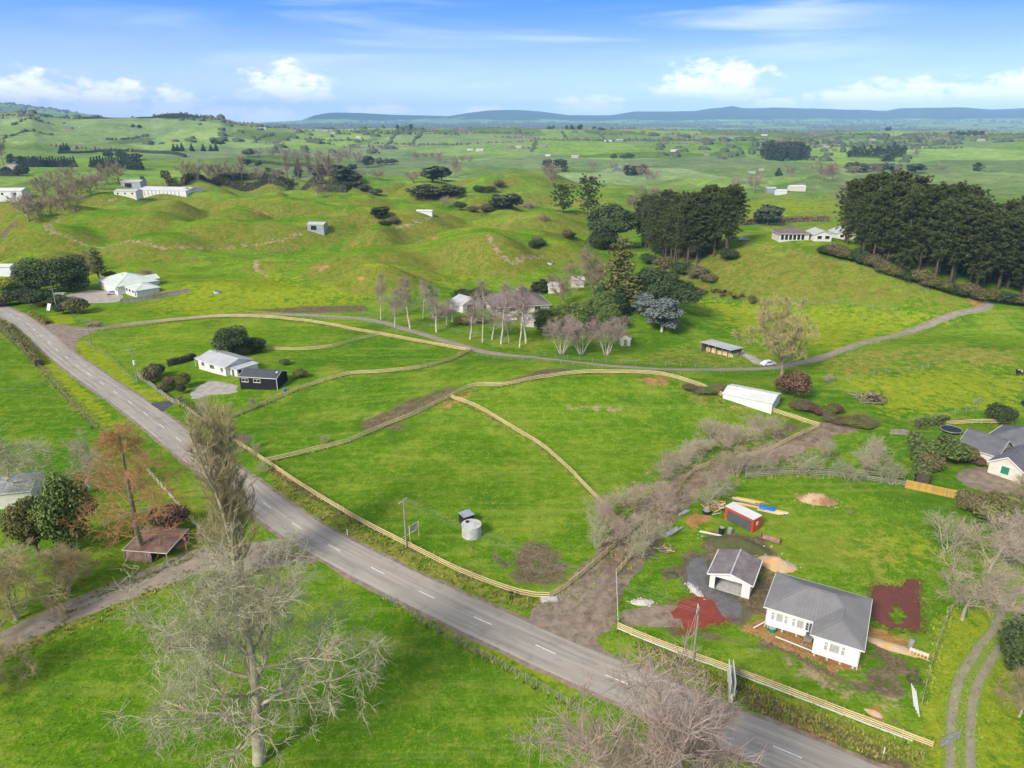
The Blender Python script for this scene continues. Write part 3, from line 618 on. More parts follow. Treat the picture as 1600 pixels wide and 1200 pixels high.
# ------------------------------------------------------------------ draped sheets
def spline(pts, step):
    """Catmull-Rom through world points, resampled"""
    P = [np.array(p[:2], float) for p in pts]; P = [2*P[0]-P[1]] + P + [2*P[-1]-P[-2]]
    out = []
    for i in range(1, len(P)-2):
        for t in np.linspace(0, 1, 24, endpoint=False):
            a, b, c, d = P[i-1], P[i], P[i+1], P[i+2]
            out.append(0.5*((2*b)+(-a+c)*t+(2*a-5*b+4*c-d)*t*t+(-a+3*b-3*c+d)*t**3))
    out.append(P[-2]); out = np.array(out)
    s = np.concatenate([[0], np.cumsum(np.hypot(*np.diff(out, axis=0).T))])
    q = np.arange(0, s[-1], step); q = np.append(q, s[-1])
    return np.stack([np.interp(q, s, out[:, 0]), np.interp(q, s, out[:, 1])], 1), q
def strip(name, px, width, m, lift=0.05, step=1.2, ncol=9, ragged=0.25, world_pts=None, w_end=None, label=None):
    pts = world_pts or W(*px); C_, q = spline(pts, step)
    T = np.gradient(C_, axis=0); T /= np.hypot(T[:, 0], T[:, 1])[:, None]; Nn = np.stack([T[:, 1], -T[:, 0]], 1)
    n = len(C_); wv = np.linspace(width, w_end or width, n); us = np.linspace(-1, 1, ncol)
    jl = ragged*fbm(q/3.1, q*0+1.7, 3, 91); jr = ragged*fbm(q/2.7, q*0+8.3, 3, 92)
    off = us[None, :]*wv[:, None]/2
    off[:, 0] += jl; off[:, -1] += jr
    X = C_[:, 0:1]+Nn[:, 0:1]*off; Y = C_[:, 1:2]+Nn[:, 1:2]*off; Z = drape(X, Y)+lift
    Z[:, 0] -= lift+0.03; Z[:, -1] -= lift+0.03
    V = np.stack([X.ravel(), Y.ravel(), Z.ravel()], 1)
    ii, jj = np.meshgrid(np.arange(n-1), np.arange(ncol-1), indexing='ij'); a = (ii*ncol+jj).ravel(); Q = np.stack([a, a+1, a+ncol+1, a+ncol], 1)
    if np.cross(V[Q[0, 1]]-V[Q[0, 0]], V[Q[0, 2]]-V[Q[0, 0]])[2] < 0: Q = Q[:, ::-1]
    me = me_np(name, V, Q, m, smooth=True)
    uvl = me.uv_layers.new(name='UVMap'); li = np.empty(len(me.loops), np.int32); me.loops.foreach_get('vertex_index', li)
    uvw = np.stack([off.ravel(), np.repeat(q, ncol)], 1)[li]; uvl.data.foreach_set('uv', uvw.astype(np.float32).ravel())
    o = link(name, me); tag(o, label, None, None, 'structure'); return o, C_, q, Nn
def sheet(name, px, m, lift=0.05, ragged=0.35, label=None, grid=1.2, seg=0.6, holes=()):
    """irregular flat patch draped on the ground"""
    def ring(pp, rg):
        P = np.array(W(*pp)); out = []
        for i in range(len(P)):
            a, b = P[i], P[(i+1) % len(P)]; L = np.hypot(*(b-a)); k = max(1, int(L/seg))
            for t in range(k): out.append(a+(b-a)*t/k)
        out = np.array(out); c = out.mean(0)
        for _ in range(3): out = 0.5*out+0.25*(np.roll(out, 1, 0)+np.roll(out, -1, 0)) if rg > 0 else out
        nrm = out-c; nrm /= np.hypot(nrm[:, 0], nrm[:, 1])[:, None]+1e-6
        return out + nrm*(rg*1.6*fbm(out[:, 0]/1.7, out[:, 1]/1.7, 3, 95))[:, None]
    o_ = ring(px, ragged); vs = [Vector((p[0], p[1])) for p in o_]; es = [(i, (i+1) % len(o_)) for i in range(len(o_))]
    x0, y0 = o_.min(0); x1, y1 = o_.max(0)
    gx, gy = np.meshgrid(np.arange(x0, x1, grid), np.arange(y0, y1, grid)); gx = gx.ravel()+0.13; gy = gy.ravel()+0.17
    idx, mk = poly_mask(gx, gy, o_, 0.25)
    hole_rings = [ring(h, ragged*0.6) for h in holes]
    keep = [(gx[i], gy[i]) for i, k in zip(idx, mk) if k > 0.99] if mk is not None else []
    vs += [Vector(k) for k in keep]
    r = geometry.delaunay_2d_cdt(vs, es, [list(range(len(o_)))], 1, 1e-5)
    V = np.array([(p.x, p.y) for p in r[0]]); Z = drape(V[:, 0], V[:, 1])+lift
    edge = np.zeros(len(V), bool)
    for k, orig in enumerate(r[3]):
        if any(j < len(o_) for j in orig): edge[k] = True
    Z[edge] -= lift+0.03
    F = [tuple(f) for f in r[2]]
    if hole_rings:
        cx = np.array([V[list(f)].mean(0) for f in F]); kill = np.zeros(len(F), bool)
        for h in hole_rings:
            idx, mk = poly_mask(cx[:, 0], cx[:, 1], h, 0.02)
            if mk is not None: kill[idx[mk > 0.5]] = True
        F = [f for f, k in zip(F, kill) if not k]
    VV = np.column_stack([V, Z]); me = me_from(name, VV, F, m, True)
    uvl = me.uv_layers.new(name='UVMap')
    for l in me.loops: uvl.data[l.index].uv = VV[l.vertex_index][:2]
    o = link(name, me); tag(o, label, None, None, 'structure'); return o
# roads, drives, yards
ROAD_PX = [(-260, 395), (-110, 440), (18, 492), (100, 556), (225, 645), (300, 703), (375, 758), (460, 820), (570, 882), (697, 944), (790, 987), (890, 1032), (1000, 1078), (1120, 1130), (1240, 1180), (1330, 1218), (1500, 1290)]
strip('road_shoulder', ROAD_PX, 8.6, 'brown_gravel', 0.05, 0.8, 9, 0.8, label='gravelly brown shoulder under the edges of the road')
road, RC, RQ, RN = strip('road', ROAD_PX, 7.2, 'chip_seal', 0.09, 0.7, 13, 0.34, label='grey chip-seal country road with a dashed white centre line')
strip('driveway', [(-160, 1075), (0, 1005), (90, 962), (180, 926), (260, 895), (320, 873), (392, 868), (455, 862)], 4.0, 'gravel_drive', 0.05, 0.8, 9, 0.3, w_end=9.0, label='gravel side drive with two wheel tracks at the lower left')
strip('farm_drive', [(120, 515), (160, 513), (300, 496), (420, 491), (520, 494), (590, 502), (640, 516), (700, 534), (760, 550), (850, 560), (950, 571), (1050, 577), (1150, 577), (1215, 573), (1290, 556), (1380, 528), (1470, 499), (1530, 483), (1545, 475), (1535, 466)], 3.4, 'gravel_drive', 0.06, 1.5, 7, 0.25, label='long gravel farm drive winding past the birches to the pines')
strip('lane', [(905, 975), (925, 930), (955, 885), (1000, 830), (1040, 790), (1095, 745), (1180, 712), (1250, 692), (1290, 672), (1330, 668)], 9.0, 'muddy_lane', 0.045, 0.7, 11, 1.5, w_end=6.0, label='muddy brown lane climbing between bare plum trees')
strip('two_track_drive', [(1500, 1230), (1502, 1130), (1512, 1070), (1540, 1020), (1568, 985), (1580, 955), (1600, 930), (1660, 900)], 3.6, 'two_track', 0.045, 0.6, 13, 0.2, label='curving two-track drive with a grassy middle')
sheet('road_apron', [(815, 965), (850, 928), (905, 900), (945, 905), (962, 935), (962, 978), (935, 995), (940, 1012), (985, 1042), (960, 1050), (880, 1010)], 'brown_gravel', 0.06, 0.5, 'churned gravel entrance apron between road and lane')
sheet('junction_apron', [(85, 505), (140, 512), (150, 520), (125, 528), (118, 545), (128, 558), (108, 556), (60, 520), (50, 505)], 'brown_gravel', 0.06, 0.5, 'worn gravel junction where the farm drive meets the road')
sheet('entrance_apron', [(208, 632), (268, 625), (276, 630), (246, 650), (240, 658), (214, 642)], 'asphalt_new', 0.06, 0.15, 'dark sealed entrance in front of the white bungalow')
sheet('side_apron', [(400, 838), (440, 855), (490, 868), (500, 884), (440, 880), (390, 872)], 'brown_gravel', 0.065, 0.4, 'dusty turning area beside the poplar')
sheet('gravel_yard', [(1068, 905), (1075, 875), (1095, 866), (1110, 880), (1105, 915), (1130, 925), (1160, 940), (1168, 960), (1150, 975), (1125, 965), (1100, 930), (1078, 925)], 'dark_gravel', 0.07, 0.4, 'dark grey gravel yard in front of the open garage')
sheet('gravel_entry', [(964, 950), (1000, 948), (1050, 940), (1080, 950), (1085, 985), (1040, 985), (965, 978)], 'brown_gravel', 0.065, 0.4, 'pinkish gravel entry inside the yard fence')
sheet('scoria_patch', [(1033, 955), (1060, 938), (1095, 930), (1122, 936), (1130, 958), (1144, 970), (1130, 976), (1110, 978), (1090, 988), (1062, 986), (1052, 975), (1060, 968), (1038, 968)], 'scoria', 0.10, 0.35, 'bright red scoria spread on the yard', holes=[[(1049, 953), (1056, 953), (1055, 960), (1049, 960)], [(1062, 957), (1072, 955), (1075, 966), (1064, 969)]])
sheet('scoria_pad', [(1361, 913), (1386, 914), (1411, 916), (1412, 903), (1438, 905), (1440, 945), (1440, 988), (1415, 982), (1390, 983), (1361, 966)], 'scoria_dull', 0.13, 0.05, 'dark red scoria pad behind the relocated house', seg=.4, holes=[[(1401, 944), (1414, 950), (1415, 975), (1396, 979), (1392, 965)]])
sheet('house_court', [(295, 612), (325, 594), (345, 596), (372, 600), (372, 614), (330, 618), (298, 626)], 'pale_concrete', 0.06, 0.2, 'pale gravel court beside the white bungalow')
sheet('circle_drive', [(100, 462), (140, 452), (175, 455), (195, 462), (185, 472), (150, 474), (112, 472)], 'pale_concrete', 0.06, 0.2, 'pale concrete turning circle by the green-roofed house')
sheet('parking_court', [(1488, 745), (1500, 735), (1530, 728), (1600, 742), (1640, 760), (1600, 775), (1550, 772), (1510, 762)], 'brown_gravel', 0.06, 0.25, 'brown gravel parking court at the dark-roofed house')
sheet('shed_track', [(1142, 545), (1152, 543), (1190, 562), (1196, 572), (1185, 572)], 'pale_concrete', 0.05, 0.3, 'pale track from the open barn to the farm drive')
sheet('far_road', [(0, 262), (20, 255), (16, 250), (24, 252), (28, 258), (0, 270)], 'pale_concrete', 0.4, 0.3, 'pale farm road by the poplar on the left edge', grid=6, seg=4)
# painted centre line: every dash is its own stroke
k = 0
nxt = 4.0
dash_c = None
for s0 in np.arange(3.0, RQ[-1]-4, 10.0):
    qs = np.linspace(s0, s0+3.0, 4); cx = np.interp(qs, RQ, RC[:, 0]); cy = np.interp(qs, RQ, RC[:, 1]); nx = np.interp(qs, RQ, RN[:, 0]); ny = np.interp(qs, RQ, RN[:, 1])
    V = []; 
    for i in range(4):
        for sgn in (-1, 1):
            x = cx[i]+sgn*nx[i]*0.075; y = cy[i]+sgn*ny[i]*0.075; V.append((x, y, tz(x, y)+0.100))
    me = me_from('road_marking', V, [(2*i, 2*i+1, 2*i+3, 2*i+2) for i in range(3)], 'road_paint')
    if me.polygons[0].normal.z < 0: me.flip_normals()
    link('road_marking', me, road)
# ------------------------------------------------------------------ vegetation meshes
def tubes_np(branches):
    """branches: list of (points (n,3), radii (n,), sides) -> V, Q"""
    groups = {}
    for P, r, k in branches: groups.setdefault((len(P), k), []).append((P, r))
    Vs, Qs, off = [], [], 0
    for (n, k), L in groups.items():
        P = np.array([l[0] for l in L]); r = np.array([l[1] for l in L]); B = len(L)
        T = np.gradient(P, axis=1); T /= np.linalg.norm(T, axis=2, keepdims=True)+1e-9
        ref = np.where(np.abs(T[..., 2:3]) < 0.9, np.array([0, 0, 1.0]), np.array([1.0, 0, 0]))
        U = np.cross(T, ref); U /= np.linalg.norm(U, axis=2, keepdims=True)+1e-9; Wv = np.cross(T, U)
        a = np.arange(k)*2*math.pi/k
        ringv = P[:, :, None, :] + r[:, :, None, None]*(np.cos(a)[None, None, :, None]*U[:, :, None, :] + np.sin(a)[None, None, :, None]*Wv[:, :, None, :])
        V = ringv.reshape(-1, 3)
        b_, i_, s_ = np.meshgrid(np.arange(B), np.arange(n-1), np.arange(k), indexing='ij')
        s2 = (s_+1) % k; base = b_*n*k
        Q = np.stack([base+i_*k+s_, base+i_*k+s2, base+(i_+1)*k+s2, base+(i_+1)*k+s_], -1).reshape(-1, 4)
        Vs.append(V); Qs.append(Q+off); off += len(V)
    return np.concatenate(Vs), np.concatenate(Qs)
def rot_about(d, ang, az, rng=None):
    """direction leaving d by ang, at azimuth az round it"""
    ref = np.array([0, 0, 1.0]) if abs(d[2]) < 0.9 else np.array([1.0, 0, 0])
    u_ = np.cross(d, ref); u_ /= np.linalg.norm(u_); v_ = np.cross(d, u_)
    return d*math.cos(ang) + (u_*math.cos(az)+v_*math.sin(az))*math.sin(ang)
def bare_tree(name, seed, spec):
    """returns (wood mesh, twig mesh); spec: dict of per-level lists"""
    rng = np.random.default_rng(seed); wood = []; fine = []; tips = []
    lv = spec['levels']
    def grow(p, d, L, r, l):
        n = spec['seg'][l]; pts = [p]; dd = d.copy(); st = L/(n-1)
        for i in range(n-1):
            dd = dd + rng.normal(0, spec['wig'][l], 3); dd[2] += spec['trop'][l]
            dd /= np.linalg.norm(dd); pts.append(pts[-1]+dd*st)
        pts = np.array(pts); t = np.linspace(0, 1, n); rad = r*(1-t*spec['taper'][l])
        (wood if l <= spec['wood'] else fine).append((pts, rad, spec['sides'][l]))
        if l+1 >= lv:
            tips.append((pts, L)); return
        k = spec['n'][l]; az0 = rng.uniform(0, 6.28)
        for i in range(k):
            f = spec['t0'][l] + (1-spec['t0'][l])*((i+rng.uniform(0.1, 0.9))/k)
            x = f*(n-1); j = min(int(x), n-2); q = pts[j]+(pts[j+1]-pts[j])*(x-j); dl = pts[j+1]-pts[j]; dl = dl/np.linalg.norm(dl)
            ang = spec['a0'][l]+(spec['a1'][l]-spec['a0'][l])*f + rng.normal(0, 0.13)
            LL = spec['len'][l]*L*(spec['l0'][l]+(spec['l1'][l]-spec['l0'][l])*f)*rng.uniform(0.75, 1.2)
            nd = rot_about(dl, ang, az0+i*2.39996+rng.normal(0, 0.3))
            rr = max((r*(1-f*spec['taper'][l]))*spec['rr'][l]*rng.uniform(0.8, 1.1), spec['rmin'])
            grow(q, nd, LL, rr, l+1)
        tips.append((pts[-2:], L*0.3)) if l > 0 else None
    for s in range(spec.get('stems', 1)):
        lean = spec.get('lean', 0.04); az = rng.uniform(0, 6.28) if spec.get('stems', 1) == 1 else s*6.283/spec['stems']+rng.normal(0, .3)
        d = np.array([math.cos(az)*lean, math.sin(az)*lean, 1.0]); d /= np.linalg.norm(d)
        p0 = np.array([0, 0, -0.25]) + (np.array([math.cos(az), math.sin(az), 0])*spec.get('spread', 0))
        grow(p0, d, spec['H']*spec.get('trunk', 0.8)*rng.uniform(0.92, 1.05), spec['r'], 0)
    # twigs, vectorised along the last branches
    K = spec['twigs']; M = len(tips)
    fr = rng.uniform(0.05, 1.0, (M, K)); idx = np.array([len(t[0])-1 for t in tips])
    base = np.empty((M, K, 3)); dirs = np.empty((M, K, 3))
    for m_, (pts, L) in enumerate(tips):
        x = fr[m_]*(len(pts)-1); j = np.minimum(x.astype(int), len(pts)-2); seg = pts[j+1]-pts[j]
        base[m_] = pts[j]+seg*(x-j)[:, None]; dirs[m_] = seg/(np.linalg.norm(seg, axis=1, keepdims=True)+1e-9)
    rnd = rng.normal(0, 1, (M, K, 3)); rnd /= np.linalg.norm(rnd, axis=2, keepdims=True)
    dv = dirs*spec.get('tfwd', 0.8) + rnd*spec.get('tspread', 0.8); dv[..., 2] += spec.get('ttrop', 0.1); dv /= np.linalg.norm(dv, axis=2, keepdims=True)
    tl = spec['tlen']*rng.uniform(0.5, 1.3, (M, K, 1)); rnd2 = rng.normal(0, 0.25, (M, K, 3)); rnd2[..., 2] += spec.get('ttrop', 0.1)
    p1 = base+dv*tl*0.5; d2 = dv+rnd2; p2 = p1+d2*tl*0.5
    P = np.stack([base, p1, p2], 2).reshape(-1, 3, 3); tr = spec['tr']
    rad = np.array([tr, tr*0.8, tr*0.35])
    if spec.get('ribbon'): pass
    fine += [(p, rad, 3) for p in P]
    if spec.get('sub', 0):
        S = spec['sub']; b2 = np.repeat(p1.reshape(-1, 3), S, 0); dd = np.repeat(d2.reshape(-1, 3), S, 0); rn = rng.normal(0, 0.75, b2.shape)
        q1 = b2+(dd+rn)*spec['tlen']*0.30; q2 = q1+(dd+rn*0.7)*spec['tlen']*0.25; rs = np.array([tr*0.75, tr*0.6, tr*0.3])
        fine += [(np.array(t), rs, 3) for t in zip(b2, q1, q2)]
    V, Q = tubes_np(wood); wm = me_np(name+'_wood', V, Q, spec['bark'], smooth=True)
    V, Q = tubes_np(fine); tm = me_np(name+'_twigs', V, Q, spec['twig'], smooth=False)
    return wm, tm
def leaf_quads(rng, C, Nrm, size, aspect=0.7, jitter=0.7):
    """one small rhombic leaf spray per centre"""
    n = len(C); N = Nrm+rng.normal(0, jitter, (n, 3)); N /= np.linalg.norm(N, axis=1, keepdims=True)+1e-9
    a = rng.normal(0, 1, (n, 3)); U = np.cross(N, a); U /= np.linalg.norm(U, axis=1, keepdims=True)+1e-9; Vv = np.cross(N, U)
    s = (size*rng.uniform(0.6, 1.35, n))[:, None]
    V = np.stack([C-U*s, C-Vv*s*aspect+N*s*0.15, C+U*s, C+Vv*s*aspect+N*s*0.15], 1).reshape(-1, 3)
    return V, np.arange(4*n).reshape(-1, 4)
def leafy_tree(name, seed, H=8.0, Wd=6.0, base=0.15, lobes=22, leaves=6000, size=0.28, leaf='leaf_dark', bark='bark_dark', shape='round', lob=0.30, trunk_r=0.25, jitter=0.7, inner=0.3):
    rng = np.random.default_rng(seed); cs = []; rs = []
    zc = H*(base+1)/2; hz_ = H*(1-base)/2
    for i in range(lobes):
        if shape == 'cone':
            f = (i+0.5)/lobes; z = H*(base+(1-base)*f); rr = Wd/2*(1-f)**0.8; a = i*2.4; c = np.array([math.cos(a)*rr*0.62, math.sin(a)*rr*0.62, z]); lr = max(rr*0.55, Wd*0.09)
        elif shape == 'column':
            f = (i+0.5)/lobes; z = H*(base+(1-base)*f); rr = Wd/2*(1-0.55*f*f); a = i*2.4; c = np.array([math.cos(a)*rr*0.5, math.sin(a)*rr*0.5, z]); lr = rr*0.62
        else:
            d = rng.normal(0, 1, 3); d /= np.linalg.norm(d); k = rng.uniform(0.35, 1)**0.6
            if shape == 'dome': d[2] = abs(d[2])*1.0-0.25
            c = np.array([d[0]*Wd/2*(1-lob)*k, d[1]*Wd/2*(1-lob)*k, zc+d[2]*hz_*(1-lob*0.7)*k]); lr = Wd/2*lob*rng.uniform(0.75, 1.35)
        cs.append(c); rs.append(lr)
    cs = np.array(cs); rs = np.array(rs); pr = rs**2/np.sum(rs**2)
    w_ = rng.choice(len(cs), leaves, p=pr); d = rng.normal(0, 1, (leaves, 3)); d /= np.linalg.norm(d, axis=1, keepdims=True)
    k = np.where(rng.random(leaves) < inner, rng.uniform(0.3, 0.9, leaves), rng.uniform(0.86, 1.12, leaves))
    sc = np.array([1, 1, 0.8]); C = cs[w_]+d*sc*(rs[w_]*k)[:, None]; C = C[C[:, 2] > 0.05]; d = d[:len(C)]
    V, Q = leaf_quads(rng, C, d+np.array([0, 0, 0.35]), size, 0.7, jitter); cm = me_np(name+'_crown', V, Q, leaf)
    br = [(np.array([[0, 0, -0.2], [0.04*H*rng.normal(0, .3), 0, H*0.3], [0, 0.03*H*rng.normal(0, .3), H*0.62], [0, 0, H*0.86]]), np.array([trunk_r*1.25, trunk_r, trunk_r*0.6, trunk_r*0.15]), 7)]
    for c in cs[:: max(1, lobes//12)]:
        z0 = min(c[2]*0.6, H*0.6); m_ = np.array([c[0]*0.45, c[1]*0.45, (z0+c[2])/2]); br.append((np.array([[0, 0, z0*0.8], m_, c]), np.array([trunk_r*0.4, trunk_r*0.28, trunk_r*0.08]), 4))
    V, Q = tubes_np(br); return me_np(name+'_wood', V, Q, bark, smooth=True), cm
def pine_tree(name, seed, H=33.0, crown0=0.42, Wd=10.0, nb=46, tuft=7, blades=26, bl=0.75, leaf='leaf_pine', bark='bark_pine', top=0.25, bw=0.2):
    rng = np.random.default_rng(seed); br = []; ctr = []; drs = []
    tr = 0.0085*H+0.04; lean = rng.normal(0, 0.012*H, 2)
    zs = np.array([-0.4, 0.25*H, 0.5*H, 0.75*H, 0.97*H]); br.append((np.stack([lean[0]*zs/H, lean[1]*zs/H, zs], 1), tr*np.array([1.2, 0.95, 0.75, 0.45, 0.1]), 7))
    for i in range(nb):
        f = crown0+(0.98-crown0)*(i+rng.uniform(0, 1))/nb; t = (f-crown0)/(1-crown0)
        ext = Wd/2*(min(1.0, 0.55+1.6*t) if t < 0.35 else (1-(1-top)*((t-0.35)/0.65)**1.5))*rng.uniform(0.55, 1.15)
        a = i*2.4+rng.normal(0, .4); up = rng.uniform(-0.05, 0.45)+0.5*t
        p0 = np.array([lean[0]*f, lean[1]*f, f*H]); p2 = p0+np.array([math.cos(a)*ext, math.sin(a)*ext, ext*up]); p1 = (p0+p2)/2-np.array([0, 0, ext*0.10])
        br.append((np.array([p0, p1, p2]), np.array([0.10, 0.07, 0.03])*H/30, 4))
        for j in range(tuft):
            g = rng.uniform(0.35, 1.05); c = p0+(p2-p0)*g+rng.normal(0, 0.16*ext+0.45, 3); ctr.append(c); drs.append((p2-p0)/(ext+1e-6))
    for i in range(int(nb*0.35)):   # dead stubs on the bare trunk
        f = rng.uniform(0.08, crown0); a = rng.uniform(0, 6.28); e = rng.uniform(0.5, 2.2); p0 = np.array([lean[0]*f, lean[1]*f, f*H]); p1 = p0+np.array([math.cos(a)*e, math.sin(a)*e, -0.15*e])
        br.append((np.array([p0, (p0+p1)/2, p1]), np.array([0.05, 0.04, 0.02])*H/30, 3))
    ctr = np.array(ctr); drs = np.array(drs); n = len(ctr)*blades
    c = np.repeat(ctr, blades, 0); dd = np.repeat(drs, blades, 0); r = rng.normal(0, 1, (n, 3)); r /= np.linalg.norm(r, axis=1, keepdims=True)
    d = r+dd*0.5+np.array([0, 0, 0.35]); d /= np.linalg.norm(d, axis=1, keepdims=True); s = np.cross(d, rng.normal(0, 1, (n, 3))); s /= np.linalg.norm(s, axis=1, keepdims=True)
    L = bl*rng.uniform(0.6, 1.3, (n, 1)); c0 = c+r*bl*0.25
    V = np.stack([c0-s*L*bw, c0+s*L*bw, c0+d*L], 1).reshape(-1, 3); cm = me_np(name+'_crown', V, np.arange(3*n).reshape(-1, 3), leaf)
    V, Q = tubes_np(br); return me_np(name+'_wood', V, Q, bark, smooth=True), cm
# ---- wood specs
def spec(**k):
    d = dict(levels=4, seg=[9, 7, 5, 4], wig=[.06, .14, .18, .2], trop=[.05, .03, .03, .04], taper=[.8, .85, .85, .8], sides=[8, 5, 4, 3], wood=1,
             n=[12, 7, 5], t0=[.25, .2, .2], a0=[1.25, .8, .8], a1=[.5, .7, .7], len=[.5, .5, .5], l0=[1.2, 1.1, 1.1], l1=[.7, .6, .6], rr=[.5, .55, .55], rmin=.02,
             H=15.0, trunk=.8, r=.4, twigs=6, tlen=.8, tr=.015, bark='bark_grey', twig='twig_brown')
    d.update(k); return d
PROTO = {}
def proto(k, wm, cm, H): PROTO[k] = (wm, cm, H)
# the big spreading lichen-covered tree in front
proto('lichen_giant', *bare_tree('lichen_giant', 11, spec(levels=4, H=25.0, trunk=.80, r=.75, seg=[10, 10, 8, 6], wig=[.05, .16, .24, .28], trop=[.03, .015, .0, .01], n=[19, 10, 7], t0=[.20, .12, .1],
      a0=[1.45, .85, .9], a1=[.55, .65, .75], len=[.86, .40, .40], l0=[1.05, 1.2, 1.1], l1=[.42, .7, .7], rr=[.50, .60, .60], rmin=.038, twigs=3, sub=2, tlen=1.2, tr=.025, tspread=.9, ttrop=.03, bark='bark_lichen', twig='twig_lichen', wood=1)), 25.0)
proto('pink_giant', *bare_tree('pink_giant', 23, spec(levels=4, H=17.0, trunk=.62, r=.5, seg=[8, 8, 7, 5], wig=[.06, .15, .22, .25], trop=[.03, .07, .05, .06], n=[15, 8, 6], t0=[.25, .15, .1],
      a0=[1.25, .8, .85], a1=[.5, .65, .75], len=[.85, .5, .48], l0=[1.1, 1.1, 1.1], l1=[.75, .7, .7], rr=[.42, .55, .55], rmin=.028, twigs=5, sub=1, tlen=1.1, tr=.02, tspread=.75, ttrop=.12, bark='bark_lichen', twig='twig_pink')), 17.0)
proto('poplar', *bare_tree('poplar', 5, spec(levels=3, stems=6, spread=.5, lean=.015, H=26.0, trunk=.93, r=.26, seg=[9, 8, 5], wig=[.035, .08, .15], trop=[.05, .16, .14], n=[22, 6], t0=[.06, .15], a0=[.5, .55], a1=[.35, .5],
      len=[.25, .42], l0=[1.15, 1], l1=[.30, .6], rr=[.42, .5], rmin=.022, twigs=7, tlen=1.2, tr=.021, tfwd=1, tspread=.5, ttrop=.3, bark='bark_lichen', twig='twig_olive', sides=[7, 4, 3], wood=0)), 26.0)
proto('cypress_rust', *bare_tree('cypress_rust', 7, spec(levels=3, H=19.0, trunk=1.0, r=.36, seg=[8, 7, 5], wig=[.02, .09, .2], trop=[.03, .02, -.03], n=[60, 9], t0=[.16, .15], a0=[1.5, .85], a1=[.8, .8], len=[.46, .30], l0=[1.05, 1], l1=[.12, .6],
      rr=[.22, .5], rmin=.025, twigs=4, sub=1, tlen=.95, tr=.021, tspread=.8, ttrop=-.05, bark='bark_grey', twig='twig_rust', sides=[9, 4, 3], wood=0)), 19.0)
proto('bare_oak', *bare_tree('bare_oak', 31, spec(H=10.0, trunk=.5, r=.28, n=[9, 6, 4], t0=[.4, .15, .1], a0=[1.15, .75, .8], a1=[.45, .6, .7], len=[1.0, .5, .48], l0=[1, 1.1, 1.1], l1=[.8, .7, .7], twigs=5, sub=1, tlen=.75, tr=.016, bark='bark_lichen', twig='twig_lichen')), 10.0)
proto('bare_pink', *bare_tree('bare_pink', 33, spec(H=10.0, trunk=.5, r=.2, n=[9, 6, 4], t0=[.35, .15, .1], a0=[1.15, .75, .8], a1=[.45, .6, .7], len=[1.0, .5, .48], l0=[1, 1.1, 1.1], l1=[.8, .7, .7], twigs=5, sub=1, tlen=.75, tr=.014, bark='bark_lichen', twig='twig_pink')), 10.0)
proto('bare_olive', *bare_tree('bare_olive', 37, spec(H=12.0, trunk=.45, r=.35, seg=[7, 8, 7, 5], wig=[.1, .2, .25, .25], n=[11, 7, 5], t0=[.3, .12, .1], a0=[1.3, .85, .9], a1=[.5, .7, .8], trop=[.02, .0, -.02, -.03], len=[1.35, .5, .5], l0=[1, 1.1, 1.1], l1=[.8, .7, .7], twigs=8, sub=1, tlen=1.0, tr=.02, ttrop=-.05, bark='bark_lichen', twig='twig_olive')), 12.0)
proto('birch', *bare_tree('birch', 41, spec(levels=3, H=14.0, trunk=.97, r=.2, n=[24, 6], seg=[8, 6, 4], t0=[.32, .2], a0=[.85, .7], a1=[.5, .6], len=[.28, .45], l0=[1.1, 1], l1=[.4, .6], trop=[.03, .08, .04], rr=[.36, .5], rmin=.03, twigs=5, tlen=1.0, tr=.024, ttrop=-.02, bark='bark_pale', twig='twig_birch', sides=[7, 4, 3], wood=0)), 14.0)
proto('vase_birch', *bare_tree('vase_birch', 43, spec(levels=3, stems=7, spread=.4, lean=.32, H=13.0, trunk=.75, r=.13, n=[10, 5], seg=[7, 6, 4], wig=[.04, .1, .15], t0=[.35, .2], a0=[.6, .6], a1=[.45, .5], len=[.42, .45], l0=[1.1, 1], l1=[.5, .6], trop=[.0, .05, .04], rr=[.5, .5], rmin=.03, twigs=6, tlen=.9, tr=.022, bark='bark_pale', twig='twig_birch', sides=[6, 4, 3], wood=0)), 13.0)
proto('plum', *bare_tree('plum', 47, spec(levels=3, stems=4, spread=.12, lean=.45, H=5.5, trunk=.62, r=.085, n=[8, 6], seg=[6, 6, 4], wig=[.1, .16, .2], t0=[.25, .15], a0=[.85, .7], a1=[.6, .6], len=[.75, .5], l0=[1.1, 1], l1=[.7, .6], trop=[.06, .05, .05], rr=[.5, .5], rmin=.016, twigs=4, sub=1, tlen=.75, tr=.011, bark='bark_grey', twig='twig_pink', sides=[6, 4, 3], wood=0)), 5.5)
proto('plum_lichen', *bare_tree('plum_lichen', 53, spec(levels=3, stems=4, spread=.12, lean=.5, H=6.0, trunk=.6, r=.1, n=[8, 6], seg=[6, 6, 4], wig=[.12, .2, .25], t0=[.25, .15], a0=[.9, .75], a1=[.6, .6], len=[.75, .5], l0=[1.1, 1], l1=[.7, .6], trop=[.04, .04, .03], rr=[.5, .5], rmin=.022, twigs=5, tlen=.7, tr=.015, bark='bark_lichen', twig='twig_lichen', sides=[6, 4, 3], wood=0)), 6.0)
proto('yellow_willow', *bare_tree('yellow_willow', 59, spec(levels=4, H=17.0, trunk=.38, r=.45, n=[13, 7, 4], seg=[6, 8, 6, 4], t0=[.35, .15, .1], a0=[.95, .6, .6], a1=[.35, .5, .5], len=[1.55, .42, .45], l0=[.95, 1.1, 1.1], l1=[1.0, .6, .6], trop=[.02, .06, .08, .08], twigs=9, tlen=1.1, tr=.045, rmin=.05, ttrop=.2, bark='bark_grey', twig='twig_yellow')), 17.0)
